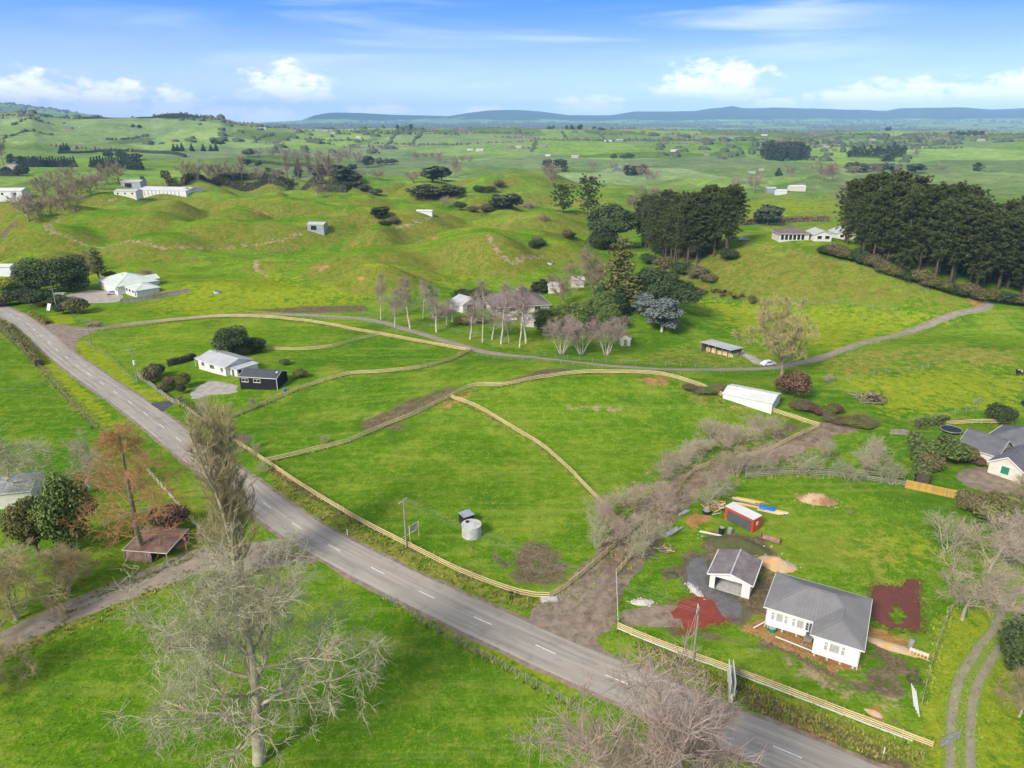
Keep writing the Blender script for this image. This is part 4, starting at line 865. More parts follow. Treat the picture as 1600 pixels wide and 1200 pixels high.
proto('bare_dome', *bare_tree('bare_dome', 61, spec(levels=4, H=14.0, trunk=.36, r=.4, n=[12, 7, 4], seg=[6, 7, 5, 4], t0=[.35, .15, .1], a0=[1.1, .6, .6], a1=[.35, .5, .5], len=[1.5, .42, .45], l0=[.85, 1.1, 1.1], l1=[1.0, .6, .6], trop=[.02, .09, .08, .08], twigs=5, tlen=1.0, tr=.04, rmin=.05, ttrop=.1, bark='bark_grey', twig='twig_brown')), 14.0)
proto('bare_far', *bare_tree('bare_far', 67, spec(levels=3, H=14.0, trunk=.4, r=.4, n=[12, 6], seg=[5, 6, 4], t0=[.35, .15], a0=[1.15, .65], a1=[.35, .5], len=[1.4, .45], l0=[.85, 1.1], l1=[1.0, .6], trop=[.02, .07, .08], twigs=6, tlen=1.5, tr=.075, rmin=.08, ttrop=.1, bark='bark_grey', twig='twig_brown', sides=[5, 3, 3], wood=0)), 14.0)
proto('bare_slim', *bare_tree('bare_slim', 71, spec(levels=3, H=16.0, trunk=.95, r=.3, n=[18, 5], seg=[5, 5, 4], t0=[.3, .15], a0=[.8, .6], a1=[.4, .5], len=[.28, .45], l0=[1, 1.1], l1=[.5, .6], trop=[.02, .08, .08], twigs=6, tlen=1.3, tr=.06, rmin=.06, ttrop=.1, bark='bark_grey', twig='twig_brown', sides=[5, 3, 3], wood=0)), 16.0)
# ---- leafy
proto('evergreen_round', *leafy_tree('evergreen_round', 101, 9, 9, .06, 30, 13000, .19, 'leaf_dark', shape='round', lob=.34), 9.0)
proto('evergreen_mid', *leafy_tree('evergreen_mid', 103, 11, 9, .10, 34, 13000, .20, 'leaf_mid', shape='round', lob=.30), 11.0)
proto('evergreen_olive', *leafy_tree('evergreen_olive', 107, 11, 10, .12, 36, 12000, .20, 'leaf_olive', shape='round', lob=.26), 11.0)
proto('macrocarpa', *leafy_tree('macrocarpa', 109, 20, 17, .06, 40, 15000, .36, 'leaf_dark', shape='dome', lob=.30, trunk_r=.5), 20.0)
proto('silver_gum', *leafy_tree('silver_gum', 113, 13, 9, .08, 26, 6500, .30, 'leaf_silver', 'bark_pale', lob=.27, inner=.45), 13.0)
proto('tall_gum', *leafy_tree('tall_gum', 127, 22, 7, .25, 22, 2600, .36, 'leaf_olive', 'bark_grey', shape='column', lob=.3, trunk_r=.35, inner=.6), 22.0)
proto('dark_column', *leafy_tree('dark_column', 131, 8, 3.4, .02, 14, 3500, .26, 'leaf_dark', shape='column'), 8.0)
proto('spire', *leafy_tree('spire', 137, 13, 5.4, .0, 16, 1500, .6, 'leaf_far', shape='cone', inner=.1), 13.0)
proto('far_round', *leafy_tree('far_round', 139, 11, 12, .0, 14, 1100, .75, 'leaf_far', shape='dome', lob=.36), 11.0)
proto('far_round_b', *leafy_tree('far_round_b', 149, 12, 10, .05, 12, 900, .8, 'leaf_far', shape='round', lob=.36), 12.0)
proto('shrub', *leafy_tree('shrub', 151, 3, 4.0, .0, 20, 4200, .125, 'leaf_mid', shape='dome', lob=.36, trunk_r=.06), 3.0)
proto('shrub_dark', *leafy_tree('shrub_dark', 157, 3, 4.0, .0, 20, 4200, .125, 'leaf_dark', shape='dome', lob=.36, trunk_r=.06), 3.0)
proto('shrub_yellow', *leafy_tree('shrub_yellow', 163, 3, 4.0, .0, 20, 4000, .12, 'leaf_yellow', shape='dome', lob=.36, trunk_r=.06), 3.0)
proto('shrub_russet', *leafy_tree('shrub_russet', 167, 3, 4.0, .0, 20, 4000, .12, 'leaf_russet', shape='dome', lob=.36, trunk_r=.06), 3.0)
proto('shrub_scrub', *leafy_tree('shrub_scrub', 173, 2.4, 4.4, .0, 22, 4200, .12, 'leaf_scrub', shape='dome', lob=.36, trunk_r=.06), 2.4)
proto('shrub_olive', *leafy_tree('shrub_olive', 179, 3.5, 4.2, .0, 20, 4200, .13, 'leaf_olive', shape='dome', lob=.36, trunk_r=.06), 3.5)
for i, sd in enumerate((201, 203, 207)): proto('pine%d' % i, *pine_tree('pine%d' % i, sd, crown0=(.27, .34, .15)[i], Wd=(9, 8, 10)[i], nb=(66, 60, 72)[i], bl=.66, blades=28), 33.0)
proto('pine_open', *pine_tree('pine_open', 211, H=20, crown0=.22, Wd=13, nb=34, tuft=8, bl=.8, top=.6), 20.0)
proto('pine_far', *pine_tree('pine_far', 213, H=26, crown0=.12, Wd=9, nb=22, tuft=4, blades=12, bl=1.6, bw=.35), 26.0)
# ------------------------------------------------------------------ placing trees
def top_height(g, py):
    d = ray(800, py); return CAM_H + g[1]*d[2]/d[1] - g[2]
TREE_RNG = random.Random(4)
def tree(kind, name, base, top=None, label=None, cat='tree', group=None, width=None, H=None, rz=None, loc=None):
    """one tree: Empty at the foot with trunk and crown. base: foot pixel, top: pixel row of its tip, width: crown width in metres"""
    wm, cm, H0 = PROTO[kind]
    g = loc or G(*base); h = H if H is not None else top_height(g, top)
    h = max(h, 0.4); s = h/H0; sxy = s
    root = empty(name, g, TREE_RNG.uniform(0, 6.28) if rz is None else rz, label, cat, group)
    if width:
        ext = PW.setdefault(kind, float(max(cm_dim(cm)))); sxy = width/ext
    root.scale = (sxy, sxy, s)
    link('trunk', wm, root); link('crown', cm, root); return root
PW = {}
def cm_dim(me):
    co = np.empty(len(me.vertices)*3, np.float32); me.vertices.foreach_get('co', co); co = co.reshape(-1, 3)
    lo = np.percentile(co, 2, axis=0); hi = np.percentile(co, 98, axis=0); return (hi-lo)[:2]
# ------------------------------------------------------------------ buildings
def E(px, py, h, iters=4):
    """world point at height h above the ground, seen at a pixel"""
    x, y = onplane(px, py, h)
    for _ in range(iters): x, y = onplane(px, py, tz(x, y)+h)
    return x, y
class Frame:
    """plan frame from three eave pixels (front left, front right, back right) at eave height h"""
    def __init__(s, fl, fr, br, h, over=0.45, L=None, D=None):
        a = np.array(E(*fl, h)); b = np.array(E(*fr, h)); c = np.array(E(*br, h))
        d = b-a; s.L = float(np.hypot(*d)); d /= s.L; n = np.array([-d[1], d[0]])
        s.D = float(abs((c-b) @ n)); s.rz = math.atan2(d[1], d[0]); s.h = h; s.over = over
        if L: s.L = L
        if D: s.D = D
        o = a + d*over + n*over; s.L -= 2*over; s.D -= 2*over
        zs = [tz(*(o+d*s.L*i+n*s.D*j)) for i in (0, 1) for j in (0, 1)]; s.z = min(zs); s.dz = max(zs)-s.z
        s.loc = (float(o[0]), float(o[1]), s.z+ s.dz*0.5)
def ribbed(mb, A, B, C, D_, sp, up=0.03):
    """standing ribs on a roof plane: A-B eave, D-C ridge (ribs run eave to ridge)"""
    A, B, C, D_ = map(Vector, (A, B, C, D_)); n = max(2, int((B-A).length/sp))
    nr = (B-A).cross(D_-A).normalized()
    if nr.z < 0: nr = -nr
    for i in range(n+1):
        t = min(max(i/n, 0.004), 0.996); p = A.lerp(B, t)+nr*up*0.5; q = D_.lerp(C, t)+nr*up*0.5
        mb.bar(p, q, 0.05, up)
def window(root, x, z, w_, h_, side='front', L=0, D=0, mull=1, frame='white_trim', rows=1, y0=0.0):
    """framed window with its own pane(s) on a wall face; side: front (y=y0), right (x=L), left (x=0)"""
    def tr(u_, v_, zz):
        if side == 'front': return (u_, y0-v_, zz)
        if side == 'right': return (L+v_, u_, zz)
        if side == 'back': return (u_, D+v_, zz)
        return (-v_, u_, zz)
    def bx(mb, u0, u1, v0, v1, z0, z1):
        p = [tr(u_, v_, zz) for zz in (z0, z1) for (u_, v_) in ((u0, v0), (u1, v0), (u1, v1), (u0, v1))]
        return mb.add(p, [(0, 3, 2, 1), (4, 5, 6, 7), (0, 1, 5, 4), (1, 2, 6, 5), (2, 3, 7, 6), (3, 0, 4, 7)])
    f = MB(); t = 0.07
    bx(f, x-t, x+w_+t, 0.004, 0.06, z-t, z); bx(f, x-t, x+w_+t, 0.004, 0.06, z+h_, z+h_+t)
    for i in range(mull+1): u_ = x+w_*i/mull; bx(f, u_-t/2, u_+t/2, 0.005, 0.058, z, z+h_)
    for i in range(1, rows): zz = z+h_*i/rows; bx(f, x, x+w_, 0.006, 0.05, zz-0.025, zz+0.025)
    fo = f.build('window', frame, root)
    for i in range(mull):
        g = MB(); bx(g, x+w_*i/mull+t/2, x+w_*(i+1)/mull-t/2, 0.002, 0.02, z, z+h_); g.build('pane', 'glass', fo)
    s_ = MB(); bx(s_, x-t-0.03, x+w_+t+0.03, 0.004, 0.11, z-t-0.05, z-t-0.002); s_.build('sill', frame, fo)
    return fo
def door(root, x, w_, h_, side='front', L=0, m='door_grey', z=0.0, D=0, y0=0.0):
    d = MB()
    def tr(u_, v_, zz): return (u_, y0-v_, zz) if side == 'front' else ((L+v_, u_, zz) if side == 'right' else (-v_, u_, zz))
    p = [tr(u_, v_, zz) for zz in (z, z+h_) for (u_, v_) in ((x, 0.003), (x+w_, 0.003), (x+w_, 0.05), (x, 0.05))]
    d.add(p, [(0, 3, 2, 1), (4, 5, 6, 7), (0, 1, 5, 4), (1, 2, 6, 5), (2, 3, 7, 6), (3, 0, 4, 7)]); o = d.build('door', m, root)
    hb = MB(); hx, hy, hz2 = tr(x+w_*0.85, 0.09, z+h_*0.48); hb.box(hx-0.05, hx+0.05, hy-0.05, hy+0.05, hz2-0.05, hz2+0.05); hb.build('handle', 'galvanised', o); return o
def gable_block(root, x0, y0, L, D, h, pitch, wall, roof, ridge='x', over=0.45, rib=0.9, open_front=False, found=1.6, cap=None, th=0.10):
    """walls (with gable ends), two roof slopes with ribs, ridge cap, fascias"""
    t = math.tan(R(pitch)); mb = MB(); z0 = -found
    hw = D/2 if ridge == 'x' else L/2; zr = h+t*hw
    def P(a, b, z): return (x0+a, y0+b, z) if ridge == 'x' else (x0+b, y0+a, z)
    A, B = (L, D) if ridge == 'x' else (D, L)      # A along the ridge, B across it
    fl = lambda pts: mb.poly(*pts)
    if not (open_front and ridge == 'x'): fl([P(0, 0, z0), P(A, 0, z0), P(A, 0, h), P(0, 0, h)])
    fl([P(A, B, z0), P(0, B, z0), P(0, B, h), P(A, B, h)])
    fl([P(A, 0, z0), P(A, B, z0), P(A, B, h), P(A, B/2, zr), P(A, 0, h)])
    if not (open_front and ridge == 'y'): fl([P(0, B, z0), P(0, 0, z0), P(0, 0, h), P(0, B/2, zr), P(0, B, h)])
    mb.build('wall', wall, root)
    o = over; lo = h-t*o; up = th+0.02
    for s in (0, 1):
        be = -o if s == 0 else B+o; m_ = MB()
        c = [P(-o, be, lo+up), P(A+o, be, lo+up), P(A+o, B/2, zr+up), P(-o, B/2, zr+up)]; m_.slab(c, th); ribbed(m_, c[0], c[1], c[2], c[3], rib); m_.build('roof_slope', roof, root)
    c = MB(); c.bar(P(-o-.02, B/2, zr+up+.02), P(A+o+.02, B/2, zr+up+.02), 0.28, 0.10); c.build('ridge_cap', cap or roof, root)
    for be in (-o, B+o): MB().bar(P(-o, be+(-.05 if be < 0 else .05), lo+.02), P(A+o, be+(-.05 if be < 0 else .05), lo+.02), 0.11, 0.13).build('gutter', 'white_trim', root)
    for a in (-o-.025, A+o+.025):
        for be in (-o, B+o): MB().bar(P(a, be, lo+.03), P(a, B/2, zr+.03), 0.04, 0.2).build('barge_board', 'white_trim', root)
    return zr
def hip_block(root, x0, y0, L, D, h, pitch, wall, roof, over=0.5, found=1.6, rib=0.9):
    t = math.tan(R(pitch)); mb = MB().box(x0, x0+L, y0, y0+D, -found, h); mb.build('wall', wall, root)
    o = over; X0, X1, Y0, Y1 = x0-o, x0+L+o, y0-o, y0+D+o; W_ = min(X1-X0, Y1-Y0)/2; lo = h-0.05+0.12; zr = lo+t*W_
    if X1-X0 >= Y1-Y0: r0, r1 = (X0+W_, (Y0+Y1)/2, zr), (X1-W_, (Y0+Y1)/2, zr)
    else: r0, r1 = ((X0+X1)/2, Y0+W_, zr), ((X0+X1)/2, Y1-W_, zr)
    c = [(X0, Y0, lo), (X1, Y0, lo), (X1, Y1, lo), (X0, Y1, lo)]
    if X1-X0 >= Y1-Y0: pl = [(c[0], c[1], r1, r0), (c[2], c[3], r0, r1), (c[1], c[2], r1), (c[3], c[0], r0)]
    else: pl = [(c[0], c[1], r0), (c[2], c[3], r1), (c[1], c[2], r1, r0), (c[3], c[0], r0, r1)]
    for p in pl: MB().slab(p, 0.1).build('roof_slope', roof, root)
    m = MB()
    for a, b_ in ((c[0], r0), (c[1], r1 if X1-X0 >= Y1-Y0 else r0), (c[2], r1), (c[3], r0 if X1-X0 >= Y1-Y0 else r1), (r0, r1)):
        m.bar(Vector(a)+Vector((0, 0, .03)), Vector(b_)+Vector((0, 0, .03)), .22, .08)
    m.build('ridge_cap', roof, root)
    g = MB(); e = .06; q = [(X0-e, Y0-e), (X1+e, Y0-e), (X1+e, Y1+e), (X0-e, Y1+e)]
    for i in range(4): g.bar((*q[i], lo-.07), (*q[(i+1) % 4], lo-.07), .1, .13)
    g.build('gutter', 'white_trim', root); return zr
def base_frame(px, py, L, D, rz, name, label, cat='house', group=None):
    g = G(px, py); return empty(name, g, rz, label, cat, group)
# ---- relocated weatherboard house on piles
fr = Frame((1192, 946), (1287, 1000), (1360, 934), 3.5, 0.5)
HL, HD, HP, HW = 11.4, 7.9, 2.75, 5.2
root = empty('weatherboard_house', fr.loc, R(-29.6), 'white weatherboard house with grey hipped iron roof propped on piles above orange clay', 'house')
FZ, EZ = 0.75, 3.45
def wall_boards(pts, z0, z1, step=0.155):
    """lapped weatherboards between plan points"""
    m_ = MB(); n = int((z1-z0)/step)
    for a, b_ in pts:
        a = Vector((*a, 0)); b_ = Vector((*b_, 0)); d = (b_-a).normalized(); nn = Vector((d.y, -d.x, 0))
        for i in range(n):
            za = z0+(z1-z0)*i/n; zb = z0+(z1-z0)*(i+1)/n
            v_ = [a+nn*.032, b_+nn*.032, b_+nn*.006, a+nn*.006]
            m_.add([(v_[0].x, v_[0].y, za), (v_[1].x, v_[1].y, za), (v_[2].x, v_[2].y, zb), (v_[3].x, v_[3].y, zb)], [(0, 1, 2, 3)])
            m_.add([(a.x, a.y, za), (b_.x, b_.y, za), (v_[1].x, v_[1].y, za), (v_[0].x, v_[0].y, za)], [(0, 1, 2, 3)])
    return m_
m = MB(); m.box(0.02, HL-.02, 0.02, HD-.02, FZ-.15, EZ); m.box(HL-HW+.02, HL-.02, -HP+.02, .03, FZ-.15, EZ); m.build('wall', 'white_paint', root)
for a, b_ in (((0, 0), (HL-HW-1.3, 0)), ((HL-HW, -HP), (HL, -HP)), ((HL, -HP), (HL, HD)), ((HL, HD), (0, HD)), ((0, HD), (0, 0)), ((HL-HW, 0), (HL-HW, -HP))):
    wall_boards([(a, b_)], FZ-.25, EZ).build('weatherboards', 'white_paint', root)
t_ = math.tan(R(24)); o = .5; X0, X1, Y0, Y1 = -o, HL+o, -o, HD+o; ww = HW+2*o; dd = Y1-Y0; yl = -HP-o; ze = EZ+.05
def rp(x, y, d_): return (x, y, ze+t_*d_)
planes = [[rp(X0, Y0, 0), rp(X0, Y1, 0), rp(X0+dd/2, (Y0+Y1)/2, dd/2)],
          [rp(X1, Y1, 0), rp(X0, Y1, 0), rp(X0+dd/2, (Y0+Y1)/2, dd/2), rp(X1-dd/2, (Y0+Y1)/2, dd/2)],
          [rp(X1, yl, 0), rp(X1, Y1, 0), rp(X1-dd/2, (Y0+Y1)/2, dd/2), rp(X1-ww/2, Y0+ww/2, ww/2), rp(X1-ww/2, yl+ww/2, ww/2)],
          [rp(X0, Y0, 0), rp(X1-ww, Y0, 0), rp(X1-ww/2, Y0+ww/2, ww/2), rp(X1-dd/2, (Y0+Y1)/2, dd/2), rp(X0+dd/2, (Y0+Y1)/2, dd/2)],
          [rp(X1-ww, Y0, 0), rp(X1-ww, yl, 0), rp(X1-ww/2, yl+ww/2, ww/2), rp(X1-ww/2, Y0+ww/2, ww/2)],
          [rp(X1-ww, yl, 0), rp(X1, yl, 0), rp(X1-ww/2, yl+ww/2, ww/2)]]
def clip_ribs(mb, poly, sp=0.42, up=0.05):
    """ribs running up a planar roof polygon, square to its eave (first edge)"""
    P = [Vector(p) for p in poly]; a, b_ = P[0], P[1]; e = (b_-a); Ln = e.length; e.normalize()
    nrm = (P[1]-P[0]).cross(P[2]-P[0]).normalized(); nrm = nrm if nrm.z > 0 else -nrm
    u_ = nrm.cross(e).normalized(); u_ = u_ if u_.z > 0 else -u_
    pts = [((p-a).dot(e), (p-a).dot(u_)) for p in P]
    lo_ = min(p[0] for p in pts); hi_ = max(p[0] for p in pts); s = lo_+sp/2
    while s < hi_:
        ts = []
        for i in range(len(pts)):
            (s0, t0), (s1, t1) = pts[i], pts[(i+1) % len(pts)]
            if (s0 <= s < s1) or (s1 <= s < s0): ts.append(t0+(t1-t0)*(s-s0)/(s1-s0))
        if len(ts) >= 2:
            lo2, hi2 = min(ts), max(ts)
            if hi2-lo2 > 0.15: mb.bar(a+e*s+u_*(lo2+.03)+nrm*up*.4, a+e*s+u_*(hi2-.03)+nrm*up*.4, 0.04, up)
        s += sp
for p in planes:
    m = MB().slab(p, .08); clip_ribs(m, p); m.build('roof_slope', 'grey_roof', root)
m = MB()
for a, b_ in ((planes[0][0], planes[0][2]), (planes[0][1], planes[0][2]), (planes[1][0], planes[1][3]), (planes[1][2], planes[1][3]), (planes[3][2], planes[3][3]), (planes[2][3], planes[2][4]), (planes[2][0], planes[2][4]), (planes[5][0], planes[5][2])):
    m.bar(Vector(a)+Vector((0, 0, .03)), Vector(b_)+Vector((0, 0, .03)), .26, .07)
m.build('ridge_cap', 'grey_roof', root)
m = MB(); ring_ = [(X0, Y0), (X1-ww, Y0), (X1-ww, yl), (X1, yl), (X1, Y1), (X0, Y1)]
for i in range(6): m.bar((*ring_[i], ze-.08), (*ring_[(i+1) % 6], ze-.08), .12, .16)
m.build('gutter', 'white_trim', root)
m = MB().slab([(X0+.05, Y0+.05, ze-.14), (X1-.05, Y0+.05, ze-.14), (X1-.05, Y1-.05, ze-.14), (X0+.05, Y1-.05, ze-.14)], .03); m.box(HL-HW-o+.05, X1-.05, yl+.05, Y0+.04, ze-.17, ze-.142); m.build('soffit', 'white_trim', root)
for x, y_ in ((0.55, 0), (3.15, 0), (HL-HW+1.25, -HP)):
    k = 1.0 if y_ == 0 else 1.35
    window(root, x, FZ+.8, .42, 1.15, rows=3, y0=y_); window(root, x+.62, FZ+.8, .85*k, 1.15, y0=y_); window(root, x+.62+.85*k+.2, FZ+.8, .42, 1.15, rows=3, y0=y_)
window(root, 2.0, FZ+.9, 1.4, 1.1, 'right', HL, mull=2); window(root, 5.0, FZ+.9, .9, 1.1, 'right', HL)
door(root, HL-HW-1.15, .85, 2.0, z=FZ)
m = MB(); m.box(HL-HW-1.3, HL-HW-.28, -1.15, -.05, FZ-.12, FZ-.02); m.bar((HL-HW-1.25, -1.1, FZ-.12), (HL-HW-1.25, -1.1, -.3), .1); m.build('porch', 'grey_timber', root)
for i in range(7):
    for j in range(3):
        if j == 0 or i in (0, 6): MB().box(.2+i*(HL-.6)/6, .45+i*(HL-.6)/6, .12+j*3.7, .38+j*3.7, -.9, FZ-.152).build('pile', 'concrete', root)
for i in range(4): MB().box(HL-HW+.2+i*1.5, HL-HW+.45+i*1.5, -HP+.12, -HP+.38, -.9, FZ-.152).build('pile', 'concrete', root)
for x_, y_ in ((-.06, -.06), (HL+.08, -HP-.06), (HL-HW-.08, -.12)): MB().bar((x_, y_, .1), (x_, y_, ze-.1), .08).build('downpipe', 'white_trim', root)
MB().bar((1.6, -1.5, .2), (HL-HW, -2.1, .25), .12).build('bearer_beam', 'white_trim', root)
MB().bar((-1.4, -.9, -.1), (-.05, -.15, 1.0), .1).build('prop', 'white_trim', root)
# ---- open garage beside it
fr = Frame((1106, 896), (1176, 916), (1191, 876), 2.5, .3)
root = empty('garage', fr.loc, fr.rz, 'white garage with open front and faded mauve gable roof beside dark gravel', 'garage')
L, D = fr.L, fr.D
MB().box(0.08, L-.08, .1, D-.1, -.3, .06).build('floor_slab', 'concrete', root)
m = MB(); hh = 2.5
for (x0, x1, y0, y1) in ((0, .12, 0, D), (L-.12, L, 0, D), (.12, L-.12, D-.12, D), (.12, .75, 0, .12), (L-1.15, L-.12, 0, .12)): m.box(x0, x1, y0, y1, -.7, hh)
t2 = math.tan(R(17)); zr = hh+t2*L/2
for y in (0.02, D-.02): m.slab([(0, y, hh), (L, y, hh), (L/2, y, zr)], .1)
m.box(.75, L-1.15, 0, .12, 2.15, hh); m.build('wall', 'white_paint', root)
for s in (0, 1):
    e_ = -.32 if s == 0 else L+.32; c = [(e_, -.35, hh-t2*.32+.1), (e_, D+.35, hh-t2*.32+.1), (L/2, D+.35, zr+.1), (L/2, -.35, zr+.1)]
    m = MB().slab(c, .08)
    for i in range(1, 9):   # tile courses
        p = Vector(c[0]).lerp(Vector(c[3]), i/9); q = Vector(c[1]).lerp(Vector(c[2]), i/9); m.bar(p+Vector((0, 0, .02)), q+Vector((0, 0, .02)), .06, .035)
    m.build('roof_slope', 'mauve_roof', root)
MB().bar((L/2, -.37, zr+.13), (L/2, D+.37, zr+.13), .2, .08).build('ridge_cap', 'light_roof', root)
for s in (-.33, L+.33): MB().bar((s, -.38, hh-t2*.32+.05), (L/2, -.38, zr+.05), .05, .2).build('barge_board', 'white_trim', root)
for e_ in (-.4, L+.4): MB().bar((e_, -.36, hh-.06), (e_, D+.36, hh-.06), .11, .12).build('gutter', 'white_trim', root)
window(root, 1.6, 1.1, 1.2, .9, 'right', L, mull=2); MB().bar((L*.35, .3, 2.1), (L*.5, 1.2, 1.9), .07).build('roller_track', 'galvanised', root)
# ---- red site container
fr = Frame((1134, 791), (1178, 812), (1190, 805), 2.55, 0)
root = empty('site_container', fr.loc, fr.rz, 'red site container with white roof and big grey side door', 'container')
L, D = max(fr.L, 5.0), max(fr.D, 2.2); m = MB().box(0, L, 0, D, .12, 2.5)
for i in range(int(D/.3)): m.box(L-.001, L+.05, .1+i*.3, .25+i*.3, .25, 2.35); m.box(-.05, .001, .1+i*.3, .25+i*.3, .25, 2.35)
m.build('body', 'red_paint', root)
MB().box(.5, L-.35, -.06, -.004, .15, 2.05).build('side_door', 'door_grey', root)
m = MB().box(-.06, L+.06, -.08, D+.06, 2.503, 2.60)
for i in range(9): m.box(.2+i*L/9, .27+i*L/9, -.07, D+.05, 2.601, 2.635)
m.build('roof', 'white_roof', root)
for x in (.15, L-.45):
    for y in (.1, D-.4): MB().box(x, x+.3, y, y+.3, -.35, .118).build('skid_block', 'grey_timber', root)
MB().box(L+.052, L+.07, D*.3, D*.6, 1.2, 1.9).build('notice', 'white_trim', root)
# ---- white bungalow
fr = Frame((306, 562), (351, 574), (392, 559), 2.7, .35)
root = empty('white_bungalow', fr.loc, fr.rz, 'white weatherboard bungalow with light grey iron roof beside the black shed', 'house')
L, D = max(fr.L, 11), min(max(fr.D, 7), 8.5)
gable_block(root, 0, 0, L, D, 2.7, 17, 'white_paint', 'light_roof', 'x', .35, .8)
for x, w_ in ((1.6, 1.2), (5.4, 1.9), (L-2.2, 1.0)): window(root, x, 1.1, w_, 1.05, mull=2 if w_ < 1.5 else 3)
m = MB().box(L+.003, L+3.2, 1.2, D-.5, -.8, 2.35); m.build('lean_to_wall', 'white_paint', root)
MB().slab([(L+.1, .95, 2.45), (L+3.5, .95, 2.35), (L+3.5, D-.2, 2.35), (L+.1, D-.2, 2.45)], .1).build('lean_to_roof', 'light_roof', root)
door(root, L+1.0, .85, 2.0, y0=1.2); window(root, 1.5, 1.1, 1.0, 1.0, 'right', L+3.2)
m = MB().slab([(-2.4, .3, 2.45), (-.4, .3, 2.55), (-.4, D-.4, 2.55), (-2.4, D-.4, 2.45)], .1); m.build('porch_roof', 'light_roof', root)
for y in (.5, D-.6): MB().bar((-2.25, y, -.6), (-2.25, y, 2.36), .12).build('porch_post', 'white_trim', root)
MB().cyl(3.2, D/2-.3, 3.6, 5.0, .11).build('flue', 'galvanised', root)
# ---- black shed
fr = Frame((373, 591), (432, 592), (447, 577), 3.0, .12)
root = empty('black_shed', fr.loc, fr.rz, 'black steel shed with charcoal roof, two white windows and white downpipe', 'shed')
L, D = fr.L, max(fr.D, 5.5); gable_block(root, 0, 0, L, D, 3.0, 20, 'black_paint', 'charcoal_roof', 'x', .12, .5)
m = MB()
for i in range(int(L/.3)): m.box(.1+i*.3, .14+i*.3, -.025, -.002, -.6, 2.95)
for i in range(int(D/.3)): m.box(L+.002, L+.025, .1+i*.3, .14+i*.3, -.6, 2.95)
m.build('wall_ribs', 'black_paint', root)
window(root, .6, 1.75, 1.7, .75, mull=2); window(root, 3.7, 1.75, 1.8, .75, mull=2)
MB().bar((L+.05, -.09, -.3), (L+.05, -.09, 2.9), .1).build('downpipe', 'white_trim', root)
MB().cyl(L-.5, D*.28, 3.9, 4.2, .28, .3).build('satellite_dish', 'white_trim', root)
# ---- green-roofed house up the road
fr = Frame((152, 440), (182, 452), (222, 430), 2.7, .4)
root = empty('green_roofed_house', fr.loc, fr.rz, 'low white house with pale green iron roof and green garage door near the road end', 'house')
L, D = fr.L, fr.D
hip_block(root, 0, 0, L, D, 2.7, 20, 'white_paint', 'pale_green_roof', .4)
door(root, .8, 4.6, 2.1, m='pale_green_roof')
w2 = hip_block(root, L+.003, D*.18, 11.5, D*.55, 2.4, 15, 'white_paint', 'pale_green_roof', .4)
for x in (L+1.2, L+4.0, L+7.2): window(root, x, 1.0, 1.6, 1.05, y0=D*.18)
door(root, L+9.7, .9, 2.0, y0=D*.18); w3 = gable_block(root, L*.45, D*.76, 7, 6, 2.9, 18, 'white_paint', 'pale_green_roof', 'y', .3); window(root, L-1.8, 1.0, 1.2, 1.0)
MB().cyl(L*.5, D*.4, 3.5, 5.6, .12).build('flue', 'black_paint', root)
# ---- birch homestead: white shed, brown-roofed house, cream cottage, tan hut
fr = Frame((701, 470), (723, 476), (744, 468), 3.2, .3)
root = empty('white_shed', fr.loc, fr.rz, 'white gabled shed with grey roof behind the birches', 'shed')
gable_block(root, 0, 0, max(fr.L, 7), max(fr.D, 9), 3.2, 20, 'white_paint', 'light_roof', 'x', .3); door(root, 2.0, 3.4, 2.6, 'right', max(fr.L, 7), 'opening_shade')
fr = Frame((768, 483), (862, 473), (846, 461), 2.6, .6)
root = empty('brown_roofed_house', fr.loc, fr.rz, 'long farmhouse with dark brown hipped roof behind the birch trunks', 'house')
L, D = fr.L, max(fr.D, 10); hip_block(root, 0, 0, L, D, 2.6, 24, 'cream_paint', 'brown_roof', .6)
for x in (1.5, 6, 10.5, 15): window(root, min(x, L-2.5), .9, 2.0, 1.2, mull=2)
MB().box(L*.5, L*.5+1, D*.45, D*.45+.8, 3.2, 7.0).build('chimney', 'concrete', root)
fr = Frame((812, 499), (847, 501), (846, 492), 2.5, .25)
root = empty('cream_cottage', fr.loc, fr.rz, 'small cream cottage with pale roof at the edge of the evergreens', 'cottage')
gable_block(root, 0, 0, max(fr.L, 7), max(fr.D, 5), 2.5, 14, 'cream_paint', 'light_roof', 'x', .25); window(root, max(fr.L, 7)-2.8, 1.0, 1.6, .9, mull=2)
fr = Frame((969, 530), (985, 530), (982, 525), 2.2, .2)
root = empty('garden_hut', fr.loc, fr.rz, 'tan timber hut with pinkish gable roof on the slope under pale birches', 'hut')
L, D = max(fr.L, 3.0), 3.6; gable_block(root, 0, 0, L, D, 2.2, 30, 'cream_paint', 'rusty_iron', 'y', .2, .5); door(root, 1.0, .9, 1.9, m='grey_timber')
